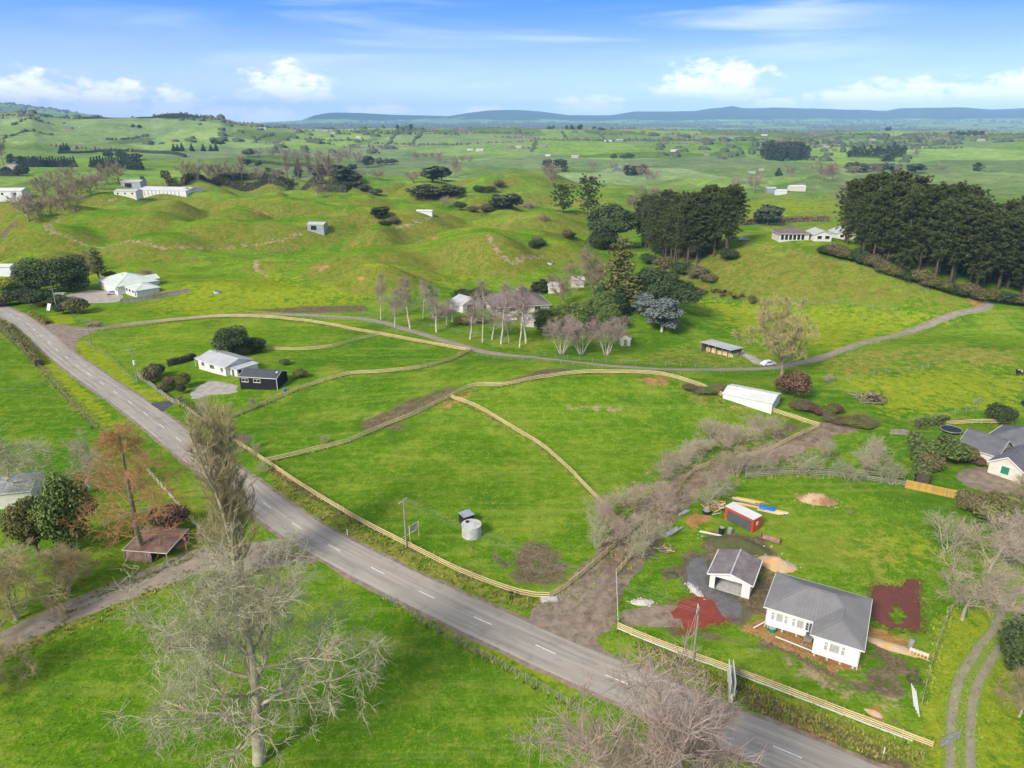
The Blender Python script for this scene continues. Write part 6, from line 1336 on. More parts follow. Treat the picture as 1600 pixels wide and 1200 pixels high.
tree('evergreen_round', 'evergreen_tree', (1612, 1060), 980, 'dark conifer cut by the right edge beside the two-track drive', width=7); tree('bare_olive', 'bare_shrub', (1592, 1120), 1050, 'pale olive bush beneath the dark conifer at right', 'shrub', width=6)
for i, (b, t, w_, k, lab) in enumerate([((1472, 722), 680, 7, 'shrub', 'big glossy green shrub left of the dark-roofed house'), ((1498, 722), 692, 5, 'shrub_olive', 'olive shrub touching the dark-roofed house'), ((1527, 727), 714, 2.4, 'shrub_russet', 'round maroon bush against the cream wall'), ((1563, 662), 630, 5, 'shrub_dark', 'round dark bush behind the dark-roofed house'), ((1455, 735), 712, 4, 'shrub_scrub', 'brown garden shrub between hedge and lawn'), ((1450, 712), 692, 3.5, 'shrub_scrub', 'brown flower border beside the tall hedge'), ((1240, 622), 578, 6, 'shrub_russet', 'reddish bush at the foot of the yellow willow'), ((1225, 612), 590, 4, 'shrub_scrub', 'brown scrub left of the reddish bush'), ((1285, 647), 632, 7, 'shrub_russet', 'dark reddish scrub behind the long white shed'), ((1320, 662), 650, 8, 'shrub_scrub', 'brushy scrub at the top of the lane'), ((1345, 668), 657, 6, 'shrub_scrub', 'low scrub trailing right of the lane top'), ((1255, 640), 628, 5, 'shrub_scrub', 'low scrub right of the long white shed'),
        ((1530, 800), 770, 8, 'shrub_scrub', 'tangled brush right of the orange paling fence'), ((1560, 815), 785, 7, 'shrub_olive', 'brush mound below the parking court'), ((1100, 612), 603, 8, 'shrub_scrub', 'brown scrub on the bank behind the knoll fence')]):
    if w_ > 5 and 'scrub' in k or 'dark reddish' in lab:
        for q_, side in enumerate(('left part', 'middle', 'right part', 'back')): tree(k if q_ != 2 else 'shrub_olive', 'shrub', (b[0]+(q_-1.5)*w_*1.9, b[1]+(q_*7) % 5-3), t+(q_*5) % 7-2, lab+', '+side, 'shrub', None, w_*(.38+.05*((q_*3) % 4)))
    else: tree(k, 'shrub', b, t, lab, 'shrub', None, w_)
tree('yellow_willow', 'willow_tree', (1222, 588), 476, 'large golden bare willow beside the farm drive', width=18)
tree('plum', 'bare_sapling', (1292, 597), 583, 'tiny leaning bare tree on the rise right of the willow', 'sapling', width=3)
# birches
BI = [(595, 500, 432), (617, 511, 456), (641, 514, 437), (661, 498, 443), (676, 495, 448), (682, 519, 470), (698, 508, 480), (735, 530, 464), (754, 535, 444), (769, 531, 482), (783, 538, 449), (795, 535, 484), (812, 543, 453), (822, 536, 451), (707, 503, 470)]
for i, (x, y, t) in enumerate(sorted(BI)):
    tree('birch', 'birch_tree', (x, y), t, ORD[i]+' white-trunked birch from the left in the row below the farmhouse', 'tree', 'birch row', width=4.5+1.2*((i*7) % 3))
for i, (x, y, t, l) in enumerate([(878, 553, 488, 'left'), (908, 553, 492, 'middle'), (948, 554, 486, 'right')]): tree('vase_birch', 'pale_birch', (x, y), t, l+' of three pale many-stemmed bare trees below the evergreens', 'tree', 'three pale bare trees', width=11)
for i, (b, t, w_, k, lab) in enumerate([((856, 521), 478, 8, 'evergreen_mid', 'green evergreen nearest the cream cottage'), ((882, 517), 474, 9, 'evergreen_mid', 'rounded evergreen behind the left pale birch'), ((906, 517), 470, 9, 'evergreen_mid', 'rounded evergreen behind the middle pale birch'), ((928, 506), 463, 8, 'evergreen_mid', 'bright evergreen in the middle of the cluster'), ((944, 498), 451, 8, 'evergreen_mid', 'tallest bright evergreen of the cluster'), ((952, 517), 471, 7, 'evergreen_mid', 'evergreen at the right of the cluster'), ((966, 498), 447, 4, 'dark_column', 'dark columnar conifer right of the bright evergreens'), ((900, 503), 472, 7, 'evergreen_round', 'darker evergreen at the back of the cluster'), ((945, 478), 442, 6, 'evergreen_round', 'dark evergreen under the grey domed tree'),
        ((837, 457), 440, 4, 'dark_column', 'small dark conifer left of the pair behind the brown roof'), ((848, 457), 436, 5, 'dark_column', 'small dark conifer right of the pair behind the brown roof'), ((928, 466), 388, 16, 'bare_dome', 'grey domed bare tree above the evergreens'), ((880, 474), 432, 9, 'bare_dome', 'smaller bare tree left of the grey dome'), ((867, 455), 428, 7, 'bare_dome', 'bare brown tree by the pale shed roof'), ((967, 482), 370, 9, 'tall_gum', 'tall slim gum tree with pale streaked trunk'), ((1024, 480), 408, 14, 'macrocarpa', 'tall dark macrocarpa above the silver tree'), ((1054, 487), 432, 14, 'macrocarpa', 'broad dark macrocarpa right of the tall one'),
        ((1034, 518), 462, 10, 'silver_gum', 'silver-leaved tree on the grassy slope'), ((1004, 493), 455, 7, 'silver_gum', 'small silver tree left of the silver-leaved one'), ((985, 486), 430, 8, 'tall_gum', 'open-crowned tree between the tall gum and the macrocarpas'), ((960, 535), 500, 5, 'plum_lichen', 'grey bush beside the tan hut'), ((900, 455), 430, 6, 'plum', 'bare shrub left of the tiny white shed'), ((730, 470), 452, 9, 'shrub_dark', 'dark shrub mass behind the white shed'), ((750, 468), 450, 8, 'shrub_dark', 'dark shrub between the white shed and the brown roof'), ((725, 507), 493, 5, 'shrub_yellow', 'yellowish garden shrub below the white shed'), ((745, 505), 490, 5, 'shrub', 'round green shrub in the homestead garden'), ((690, 492), 478, 6, 'plum', 'brown bare shrub left of the white shed')]):
    tree(k, 'tree' if 'shrub' not in lab else 'shrub', b, t, lab, 'tree' if 'shrub' not in lab else 'shrub', None, w_)
# pine stands
pr = random.Random(12)
def stand(poly, n, label, group, hmin, hmax, kinds=('pine0', 'pine1', 'pine2'), name='pine_tree', mind=3.2, wd=(8, 12)):
    P = np.array(poly); lo, hi = P.min(0), P.max(0); got = []; tries = 0
    while len(got) < n and tries < 6000:
        tries += 1; x = pr.uniform(lo[0], hi[0]); y = pr.uniform(lo[1], hi[1]); ins = False
        for i in range(len(P)):
            (ax, ay), (bx, by) = P[i], P[(i+1) % len(P)]
            if (ay > y) != (by > y) and x < (bx-ax)*(y-ay)/(by-ay)+ax: ins = not ins
        if ins and all((x-a)**2+(y-b)**2 > mind*mind for a, b in got): got.append((x, y))
    for x, y in got: tree(pr.choice(kinds), name, None, None, label, 'tree', group, pr.uniform(*wd), pr.uniform(hmin, hmax), loc=(x, y, tz(x, y)-.2))
def ext(p, dx, dy): return (p[0]+dx, p[1]+dy)
a = G2((1012, 395)); b = G2((1075, 418)); c = G2((1150, 398))
stand([a, b, c, ext(c, -4, 38), ext(a, 6, 52)], 60, 'tall dark pine in the square stand at the centre right', 'square pine stand', 23, 28, mind=3.2)
a = G2((1338, 408)); b = G2((1400, 432)); c = G2((1500, 462)); d = G2((1610, 478))
stand([a, b, c, d, ext(d, 35, 0), ext(d, 45, 62), ext(c, 22, 52), ext(a, 8, 34)], 125, 'tall dark pine in the big stand on the right hill', 'big pine stand', 22, 29, mind=3.8)
for i, (b, t, w_) in enumerate([((1015, 412), 396, 7), ((1036, 420), 402, 7), ((1065, 428), 408, 8), ((1090, 434), 416, 7), ((1140, 405), 388, 7), ((1108, 440), 428, 6)]): tree('shrub_scrub' if i % 2 else 'shrub_dark', 'undergrowth_bush', b, t, ORD[i]+' bush from the left in the undergrowth below the square pine stand', 'bush', 'undergrowth below the square stand', w_)
UG = [(1290, 398), (1310, 403), (1330, 408), (1350, 415), (1375, 425), (1400, 434), (1425, 441), (1450, 449), (1475, 456), (1500, 463), (1525, 468), (1550, 470), (1575, 474), (1598, 478)]
for i, (x, y) in enumerate(UG): 
    for q_ in range(2): tree(('shrub_dark', 'shrub_scrub', 'shrub_olive')[(i+q_) % 3], 'undergrowth_bush', (x+q_*12, y+(2 if q_ else -1)), y-14-(i*5+q_*3) % 7, ORD[i]+(' tall' if q_ else ' low')+' bush from the left along the foot of the big pine stand', 'bush', 'undergrowth below the big stand', 5.5+(i*3+q_) % 3)
# middle distance
MID = [((880, 334), 292, 14, 'pine_open', 'open-crowned pine left of the twin tall ones'), ((918, 338), 281, 15, 'pine_open', 'tall dark pine standing in the valley bottom'), ((955, 388), 308, 22, 'macrocarpa', 'broad dark macrocarpa left of the square pine stand'), ((943, 390), 358, 13, 'evergreen_round', 'round dark evergreen under the broad macrocarpa'), ((1200, 352), 316, 16, 'far_round_b', 'lone dark tree between the two pine stands'),
       ((664, 309), 287, 22, 'far_round', 'round dark tree left in the lower clump of the hollow'), ((690, 308), 290, 16, 'far_round', 'round dark tree middle in the lower clump of the hollow'), ((708, 306), 288, 18, 'far_round', 'round dark tree right in the lower clump of the hollow'), ((676, 284), 256, 20, 'far_round_b', 'tall dark tree left in the upper clump'), ((690, 282), 257, 18, 'far_round_b', 'tall dark tree right in the upper clump'), ((712, 276), 238, 16, 'bare_far', 'brown bare tree behind the upper dark clump'), ((646, 286), 263, 18, 'bare_far', 'grey round bare tree alone in the hollow'), ((590, 280), 263, 14, 'bare_far', 'brown bare tree left of the lone grey one'),
       ((697, 325), 302, 9, 'bare_far', 'little bare tree below the dark clumps'), ((780, 328), 300, 12, 'far_round_b', 'dark tree left at the gully'), ((800, 328), 298, 13, 'far_round_b', 'dark tree right at the gully'), ((826, 326), 313, 13, 'bare_far', 'low brown bare tree right of the gully trees'), ((849, 347), 330, 7, 'bare_far', 'tiny bare tree on the near side of the gully'), ((595, 341), 320, 9, 'far_round_b', 'small dark tree on the hummock above the scrub'), ((555, 292), 280, 12, 'far_round', 'top dark bush of the trail down the bank'), ((571, 298), 287, 10, 'far_round', 'middle dark bush of the trail down the bank'), ((587, 304), 294, 9, 'far_round', 'lowest dark bush of the trail down the bank'),
       ((298, 300), 290, 9, 'bare_far', 'round brown bush right of the milking shed'), ((497, 310), 281, 13, 'bare_far', 'bare tree in front of the curving hedge'), ((860, 283), 248, 20, 'bare_far', 'big brown bare tree on the far spur'), ((862, 288), 266, 12, 'bare_far', 'smaller bare tree below the big one on the far spur'), ((913, 287), 276, 8, 'bare_far', 'small bare tree behind the valley pine'), ((1285, 281), 246, 26, 'bare_far', 'large bare tree left of the trio on the far ridge'), ((1300, 281), 250, 20, 'bare_far', 'bare tree right of the trio on the far ridge'), ((1216, 274), 262, 10, 'spire', 'small dark fir on the far paddock'), ((1232, 276), 256, 14, 'bare_far', 'bare tree beside the small dark fir'), ((1430, 271), 253, 20, 'far_round_b', 'dark spreading tree beyond the big pine stand'), ((1375, 303), 280, 20, 'bare_far', 'bare tree left of the big pine stand'), ((1310, 318), 298, 12, 'bare_far', 'small bare tree on the sunny paddock'), ((1325, 300), 283, 18, 'bare_far', 'leaning bare tree on the ridge'), ((1355, 305), 291, 20, 'bare_far', 'russet thicket beside the big pine stand'), ((1150, 300), 270, 16, 'bare_far', 'bare tree behind the square pine stand'), ((1178, 300), 268, 20, 'bare_far', 'fluffy bare tree right behind the square stand'), ((988, 322), 300, 14, 'bare_far', 'bare tree on the slope left of the square stand'), ((1012, 318), 285, 20, 'bare_far', 'bare tree hidden behind the left of the square stand')]
for b, t, w_, k, lab in MID: tree(k, 'dark_tree' if 'dark' in lab else 'bare_tree', b, t, lab, 'tree', None, w_)
for i, (x, y, t, w_) in enumerate([(957, 268, 248, 18), (978, 271, 252, 14), (990, 273, 252, 15), (1000, 276, 255, 14), (1012, 281, 259, 14), (1022, 286, 264, 14), (925, 264, 250, 16)]): tree('bare_far', 'bare_tree', (x, y), t, ORD[i]+' brown bare tree in the descending far row', 'tree', 'descending far row', w_)
for i, x in enumerate([290, 308, 325, 340, 350, 365, 378, 410, 432, 450, 467, 483, 498, 515]): tree('bare_slim' if i in (6, 9, 10, 11, 12, 13) else 'bare_far', 'bare_tree', (x, 282+i % 3), 243+(i*5) % 9+(10 if i in (7, 8) else 0), ORD[i]+' brown bare tree from the left behind the curving hedge', 'tree', 'bare row behind the hedge', 14 if i not in (6, 9, 10, 11, 12, 13) else 8)
GV = [(45, 346), (60, 341), (80, 337), (100, 327), (70, 312), (122, 314), (142, 306), (92, 298), (112, 292), (152, 297), (168, 289), (186, 287), (36, 332), (118, 330)]
for i, (x, y) in enumerate(sorted(GV)): tree('bare_far', 'bare_tree', (x, y), y-38-(i*7) % 11, ORD[i]+' brown bare tree from the left in the grove beside the plateau sheds', 'tree', 'brown grove on the left', 15)
for i in range(19): tree('spire', 'shelter_fir', (34+i*4.6, 261+.0*i), 247-(i*5) % 4, ORD[i]+' dark pointed fir from the left in the left shelter belt', 'tree', 'left shelter belt', 9)
for i in range(17): tree('spire', 'shelter_fir', (144+i*4.8, 261+.3*i), 246-(i*5) % 4-(4 if i == 14 else 0), ORD[i]+' dark pointed fir from the left in the right shelter belt', 'tree', 'right shelter belt', 9)
for i, x in enumerate([96, 101, 106, 272, 278, 285, 300, 318, 330, 338]): tree('spire', 'far_fir', (x, 236), 226-(i*3) % 4, ORD[i]+' dark far fir from the left in the broken line behind the belts', 'tree', 'far firs behind the belt', 10)
tree('bare_slim', 'poplar_tree', (6, 259), 210, 'brown poplar on the left edge by the pale farm road', width=16)
GC = {'bar': 0, 'far': 0}
for i, (b, t, w_, k) in enumerate(sorted([((512, 268), 232, 22, 'bare_far'), ((530, 262), 226, 24, 'bare_far'), ((545, 258), 224, 22, 'bare_far'), ((560, 262), 230, 20, 'bare_far'), ((533, 284), 256, 18, 'far_round_b'), ((520, 288), 262, 15, 'bare_far'), ((548, 286), 266, 16, 'far_round'), ((575, 262), 240, 18, 'far_round_b'), ((500, 256), 230, 22, 'bare_far'), ((480, 252), 232, 24, 'bare_far'), ((462, 250), 230, 24, 'bare_far'), ((445, 247), 228, 24, 'bare_far'), ((425, 246), 229, 22, 'bare_far'), ((405, 245), 229, 22, 'bare_far'), ((388, 245), 231, 20, 'far_round')])): GC[k[:3]] += 1; tree(k, 'grove_tree', b, t, ORD[GC[k[:3]]-1]+(' dark' if 'round' in k else ' brown bare')+' tree from the left in the wooded gully left of centre', 'tree', 'gully grove dark' if 'round' in k else 'gully grove bare', w_)
for i, (b, t, w_, k, lab) in enumerate([((62, 457), 405, 13, 'evergreen_round', 'brownish dark evergreen at the road end'), ((110, 456), 400, 14, 'evergreen_round', 'largest dark evergreen beside the turning circle'), ((155, 437), 388, 6, 'tall_gum', 'slim cabbage tree behind the green-roofed house'), ((130, 425), 392, 8, 'bare_dome', 'grey bare tree behind the dark evergreens'), ((231, 438), 418, 8, 'bare_dome', 'round brown bare tree right of the green roof'), ((12, 452), 434, 9, 'shrub_yellow', 'yellow shrub on the left edge'), ((32, 474), 448, 8, 'shrub_dark', 'dark shrub left of the power pole'), ((62, 478), 452, 9, 'shrub_dark', 'dark shrub mass below the brownish evergreen'), ((92, 480), 460, 6, 'shrub_dark', 'shrub behind the orange box'), ((118, 489), 464, 8, 'shrub_olive', 'rounded grey-green shrub beside the turning circle'), ((100, 490), 472, 5, 'shrub_dark', 'dark shrub at the foot of the power pole'), ((30, 446), 428, 6, 'shrub_russet', 'reddish shrub behind the yellow one'), ((170, 432), 424, 5, 'shrub_dark', 'dark shrub touching the green roof'), ((0, 478), 462, 7, 'shrub_scrub', 'brown brush at the left edge of the road')]):
    tree(k, 'evergreen' if 'evergreen' in lab else ('tree' if 'tree' in lab else 'shrub'), b, t, lab, 'tree' if 'tree' in lab or 'evergreen' in lab else 'shrub', None, w_)
for i, (x, y, w_) in enumerate(sorted([(600, 352, 9), (615, 350, 8), (838, 378, 8), (845, 385, 7), (832, 388, 6), (885, 372, 8), (895, 370, 6), (750, 300, 14), (765, 298, 14), (780, 292, 12), (740, 330, 12), (720, 328, 12), (760, 332, 12), (985, 350, 12), (975, 340, 10), (1000, 352, 12), (965, 362, 8), (1175, 475, 4)])):
    tree('shrub_scrub' if i % 2 else 'shrub_dark', 'gully_scrub', (x, y), y-8-(i % 3)*3, ORD[i]+' rough scrub bush from the left in the hummocks and gullies', 'bush', 'scrub in the gullies', w_*.62)
# stand of pines on the far rise and the open row beside it
a = G2((1206, 252)); b = G2((1268, 251))
stand([a, b, ext(b, 5, 70), ext(a, -5, 70)], 40, 'far pine in the compact block on the rise', 'far pine block', 26, 32, ('pine_far',), 'far_pine', 5.0, (13, 17))
for i in range(17): tree('pine_far', 'far_pine', (1326+i*5.3, 246.0), 236-9*abs(math.sin(i*1.3))-(4 if 11 < i < 15 else 0), ORD[i]+' far pine from the left in the open row on the rise', 'tree', 'far open pine row', 11)
# scattered trees of the plain
sr = random.Random(77); SC = 0
for cl in range(75):
    d = 1000*math.exp(sr.uniform(.05, 1.75)); az = R(sr.uniform(-38, 38)); kind = sr.choice(['bare_far', 'bare_far', 'far_round', 'pine_far', 'far_round_b'])
    ang = sr.uniform(-.35, .35); n = sr.choice([1, 2, 3, 5, 7])
    for i in range(n):
        x = d*math.sin(az)+(i-n/2)*13*math.cos(ang)+sr.gauss(0, 5); y = d*math.cos(az)+(i-n/2)*13*math.sin(ang)+sr.gauss(0, 6)
        if abs(math.atan2(x, y)) > R(42): continue
        dark = kind != 'bare_far'; tree(kind, 'plain_tree', None, None, 'small %s tree scattered over the far plain' % ('dark evergreen' if dark else 'brown bare'), 'tree', 'dark trees of the plain' if dark else 'bare trees of the plain', sr.uniform(10, 18), sr.uniform(9, 17), loc=(x, y, tz(x, y)-.3)); SC += 1
# woods too far to count: one mass of crowns
def far_belts():
    rng = np.random.default_rng(21); cut = {'leaf_far': [], 'far_bare': []}
    for k in range(260):
        d = 1750*math.exp(rng.uniform(0, 1.5)); az = R(rng.uniform(-42, 42)); a = rng.choice([.12, .12, 1.62, -.25])+rng.normal(0, .1); L = rng.uniform(40, 260)*(1+d/4000); n = max(3, int(L/7)); t = np.linspace(-.5, .5, n)*L; x = d*math.sin(az)+t*math.cos(a)+rng.normal(0, 2, n); y = d*math.cos(az)+t*math.sin(a)+rng.normal(0, 2, n); cut['leaf_far' if rng.random() < .6 else 'far_bare'].append(np.stack([x, y], 1))
    t = np.array([[1, 0, 0], [-.5, .87, 0], [-.5, -.87, 0], [.5, .75, .7], [-.9, 0, .75], [.5, -.75, .7], [0, 0, 1.0]]); F = np.array([[0, 1, 3], [1, 4, 3], [1, 2, 4], [2, 5, 4], [2, 0, 5], [0, 3, 5], [3, 4, 6], [4, 5, 6], [5, 3, 6]])
    for m_, nm, lab in (('leaf_far', 'green_shelterbelts', 'far green shelter belts between the paddocks of the plain'), ('far_bare', 'bare_shelterbelts', 'far brown leafless tree lines between the paddocks of the plain')):
        P = np.concatenate(cut[m_]); hl = np.interp(np.arctan2(P[:, 0], P[:, 1]), LA, LH); n = len(P); s = rng.uniform(2.2, 4.6, n); sc = np.stack([s, s, s*rng.uniform(.9, 2.0, n)], 1); j = 1+rng.normal(0, .2, (n, 7, 3))
        V = (t[None]*j*sc[:, None, :]+np.column_stack([P, drape(P[:, 0], P[:, 1])-.4])[:, None, :]).reshape(-1, 3); Q = (F[None]+7*np.arange(n)[:, None, None]).reshape(-1, 3); tag(link(nm, me_np(nm, V, Q, m_)), lab, 'woods', None, 'stuff')
far_belts()
def far_woods():
    rng = np.random.default_rng(5); n = 34000; d = 1500*np.exp(rng.uniform(0, 2.0, n)); az = np.radians(rng.uniform(-44, 44, n)); x = d*np.sin(az); y = d*np.cos(az)
    dens = fbm(x/520, y/950, 4, 15)+.25*sstep(d, 4500, 8500); k = dens > .20-.10*sstep(d, 3000, 6000); hl = np.interp(az, LA, LH); k &= ~((d < 3600) & (hl > 25) & (rng.random(n) < .93)); x, y, d = x[k], y[k], d[k]; n = len(x)
    z = drape(x, y); s = rng.uniform(4, 7, n)*(1+d/8000); t = np.array([[1, 0, 0], [-.5, .87, 0], [-.5, -.87, 0], [.5, .75, .7], [-.9, 0, .75], [.5, -.75, .7], [0, 0, 1.0]]); F = np.array([[0, 1, 3], [1, 4, 3], [1, 2, 4], [2, 5, 4], [2, 0, 5], [0, 3, 5], [3, 4, 6], [4, 5, 6], [5, 3, 6]])
    sc = np.stack([s*rng.uniform(.9, 2.2, n), s*rng.uniform(.8, 1.2, n), s*rng.uniform(.9, 1.5, n)], 1); j = 1+rng.normal(0, .16, (n, 7, 3))
    V = (t[None]*j*sc[:, None, :]+np.stack([x, y, z-.5], 1)[:, None, :]).reshape(-1, 3); Q = (F[None]+7*np.arange(n)[:, None, None]).reshape(-1, 3)
    o = link('far_woods', me_np('far_woods', V, Q, 'leaf_far')); tag(o, 'far-off belts of dark trees dotting the plain to the ranges', 'woods', None, 'stuff')
far_woods()
# scattered far farm buildings
FB = [(560, 213), (700, 207), (735, 232), (750, 233), (795, 228), (808, 229), (848, 226), (853, 227), (856, 241), (898, 244), (923, 226), (950, 218), (968, 218), (996, 220), (1022, 216), (1054, 234), (1060, 234), (1104, 240), (1195, 209), (1287, 228), (1292, 229), (1247, 220), (1385, 214), (1365, 217), (1535, 218), (1555, 226), (410, 199), (465, 201), (480, 201), (508, 203), (520, 206), (36, 206), (106, 199), (1190, 265), (1150, 264), (1175, 268)]
for i, (x, y) in enumerate([f for k_, f in enumerate(FB) if k_ % 3 != 1]):
    g = G(x, y+3); s = 1.0 if g[1] < 1500 else 1.5; small_shed(x, y+3, sr.uniform(6, 14)*s, 6*s, 2.4*s, sr.uniform(-12, 12), sr.choice(['far_wall', 'far_wall', 'cream_paint', 'grey_timber']), sr.choice(['far_roof', 'far_roof', 'grey_roof', 'brown_roof']), 'far_farmhouse', 'tiny pale farm building far out on the plain', 'house', group='far farm buildings')
# ------------------------------------------------------------------ power poles and lines
POLES = []
def pole(base, top, label, arm=1.0, az=0.0, transformer=False, m='grey_timber'):
    g = G(*base); h = top_height(g, top); root = empty('power_pole', g, az, label, 'power pole'); me = tubes_np([(np.array([[0, 0, -.6], [0, 0, h*.5], [0, 0, h]]), np.array([.17, .14, .11]), 10)])
    link('shaft', me_np('pole_shaft', me[0], me[1], m, smooth=True), root); MB().cyl(0, 0, h-.001, h+.02, .112, .10, 10).build('cap', m, root)
    MB().box(-arm, arm, .13, .23, h-.55, h-.42).build('crossarm', m, root)
    for x in (-arm*.9, -arm*.45, arm*.45, arm*.9): MB().cyl(x, .18, h-.42, h-.22, .05, .06, 8).build('insulator', 'white_trim', root)
    if transformer: MB().cyl(0, -.35, h*.55, h*.55+1.1, .33, .33, 14).build('transformer', 'white_paint', root)
    wp = Matrix.Rotation(az, 3, 'Z'); POLES.append([Vector(g)+wp @ Vector((x, .18, h-.2)) for x in (-arm*.9, -arm*.45, arm*.45, arm*.9)]); return root
pole((635, 856), 780, 'grey power pole standing at the road fence below the sign board', .95, R(60))
pole((1083, 1033), 948, 'power pole with crossarm in front of the red scoria', .9, R(70))
pole((143, 541), 500, 'brown-topped power pole at the farm drive junction', 1.2, R(45)); pole((215, 598), 545, 'power pole carrying a white transformer beside the verge', 1.0, R(45), True); pole((90, 488), 450, 'pale power pole among shrubs at the road end', 1.2, R(40))
for a, b_, lab in ((1, 0, 'overhead wires crossing the road apron'), (3, 2, 'overhead wires above the wide verge'), (2, 4, 'overhead wires at the road end')):
    root = empty('power_line', tuple(POLES[a][0]), 0, lab, 'wires'); g0 = Vector(POLES[a][0])
    for k in range(4):
        p, q = POLES[a][k]-g0, POLES[b_][k]-g0; t = np.linspace(0, 1, 14)[:, None]; pts = np.array(p)[None]*(1-t)+np.array(q)[None]*t; pts[:, 2] -= (4*t*(1-t)*1.1)[:, 0]
        V, Q = tubes_np([(pts, np.full(14, .010), 4)]); link('wire', me_np('wire', V, Q, 'wire'), root)
# ------------------------------------------------------------------ signs, boards, markers
g = G(648, 843); root = empty('sign_board', g, R(52), 'propped sign board on two yellow stakes inside the road fence', 'sign')
for x in (-1.0, 1.0): MB().box(x-.05, x+.05, -.05, .05, -.4, 3.0).build('stake', 'new_timber', root)
MB().box(-1.05, 1.05, .055, .09, 1.6, 2.9).build('board', 'cream_paint', root)
for x in (-1.0, 1.0): MB().bar((x, .1, 1.6), (x*1.05, 1.9, 0), .06).build('brace', 'new_timber', root)
for k_, zz in enumerate((2.55, 2.2, 1.9)): MB().box(-.8, .8-.3*k_, .0501, .0545, zz, zz+.12).build('print_line', 'slate_roof', root)
g = G(1140, 1082); root = empty('roadside_sign', g, R(78), 'tall white double sign seen edge-on at the yard fence', 'sign')
for y in (-.25, .25): MB().box(-1.9, 1.9, y-.03, y+.03, 1.3, 3.3).build('panel', 'white_trim', root)
for x in (-1.6, 1.6): MB().box(x-.06, x+.06, -.2, .2, -.5, 1.3).build('leg', 'fence_white', root)
g = G(1430, 1095); root = empty('pipe_stack', g, R(66), 'long white pipes and boards lying beside the boundary fence', 'pipes')
for i in range(4): MB().bar((-2.6+.5*i, i*.13-.2, .10), (1.6+.35*i, i*.13-.2+.05, .16), .1).build('pipe', 'white_trim', root)
for (p, lab) in (((543, 836), 'white roadside marker post with reflector'), ((537, 800), 'leaning white marker peg by the road fence'), ((1380, 1180), 'small white peg near the yard fence end')):
    g = G(*p); root = empty('marker_post', g, frng.uniform(0, 3), lab, 'marker'); MB().box(-.06, .06, -.03, .03, -.3, 1.1).build('post', 'white_trim', root); MB().box(-.045, .045, -.036, -.0305, .8, .98).build('reflector', 'red_paint', root)
g = G(858, 938); root = empty('crate_lid', g, R(8), 'pale slab lying under the fence corner at the lane mouth', 'slab'); MB().box(-1.2, 1.2, -.5, .5, -.1, .25).build('slab', 'concrete', root)
g = G(60, 478); root = empty('orange_box', g, R(20), 'orange box beside the road end shrubs', 'box'); MB().box(-1.3, 1.3, -.7, .7, -.3, 2.0).build('body', 'orange_timber', root); MB().box(-1.4, 1.4, -.8, .8, 2.002, 2.1).build('lid', 'orange_timber', root)
g = G(60, 485); root = empty('white_board', (g[0]+4, g[1], g[2]), R(-25), 'leaning white board right of the orange box', 'sign'); MB().slab([(-.9, -.5, .1), (.9, -.5, .1), (.9, .5, 2.4), (-.9, .5, 2.4)], .05).build('board', 'white_trim', root); MB().bar((.7, 1.5, 0), (.7, .4, 2.2), .07).build('brace', 'white_trim', root)
# ------------------------------------------------------------------ heaps
def heap(base, rx, ry, h, m, label, name='soil_heap', rz=0.0, seed=1, stones=0, sm='stone'):
    g = G(*base); n = 26; us = np.linspace(-1.25, 1.25, n); X, Y = np.meshgrid(us*rx, us*ry); c, s = math.cos(rz), math.sin(rz); wx = g[0]+X*c-Y*s; wy = g[1]+X*s+Y*c; r = np.hypot(X/rx, Y/ry)*(1+.18*fbm(X/rx*1.6+seed, Y/ry*1.6, 3, seed))
    z = h*np.clip(1-r, 0, None)**.8*(1+.30*fbm(X*.9, Y*.9, 3, seed+3))+.10*fbm(X*2.2, Y*2.2, 2, seed+5)*(r < 1); z = np.where(r > 1.02, -.15, z); gz = drape(wx, wy)
    V = np.stack([wx-g[0], wy-g[1], gz+z-g[2]], -1).reshape(-1, 3); i, j = np.meshgrid(np.arange(n-1), np.arange(n-1), indexing='ij'); a = (i*n+j).ravel(); Q = np.stack([a, a+1, a+n+1, a+n], 1)
    root = empty(name, g, 0, label, 'heap'); link('mound', me_np('mound', V, Q, m, smooth=True), root); rr = random.Random(seed)
    for k in range(stones):
        t = rr.uniform(0, 6.28); d = rr.uniform(.75, 1.35); x = math.cos(t)*rx*d; y = math.sin(t)*ry*d; s_ = rr.uniform(.08, .2); wx_ = g[0]+x*c-y*s; wy_ = g[1]+x*s+y*c
        o = link('clod', STONE.setdefault(sm, MB().add([(1, 0, 0), (-.9, .2, 0), (.1, 1, .1), (0, -1, -.1), (.1, .1, .8), (0, 0, -.6)], [(0, 2, 4), (2, 1, 4), (1, 3, 4), (3, 0, 4), (2, 0, 5), (1, 2, 5), (3, 1, 5), (0, 3, 5)]).mesh('stone_'+sm, sm)), root); o.location = (wx_-g[0], wy_-g[1], tz(wx_, wy_)-g[2]+s_*.3); o.scale = (s_*1.3, s_, s_); o.rotation_euler = (0, 0, rr.uniform(0, 6))
    return root
STONE = {}
heap((1276, 782), 3.4, 2.0, 1.5, 'tan_heap', 'tan and dark soil heap alone on the back lawn', rz=-.3, seed=3, stones=26); heap((1214, 882), 3.0, 1.9, 1.2, 'clay_heap', 'orange clay heap between the garage and the house', rz=-.45, seed=7, stones=18)
heap((1150, 852), 5.2, 2.3, 1.5, 'dark_heap', 'long dark weedy soil heap behind the garage', rz=-.35, seed=11, stones=16); heap((1004, 941), 1.7, .8, .45, 'white_gravel', 'small heap of white gravel inside the yard fence', 'gravel_heap', seed=13, stones=14, sm='white_gravel')
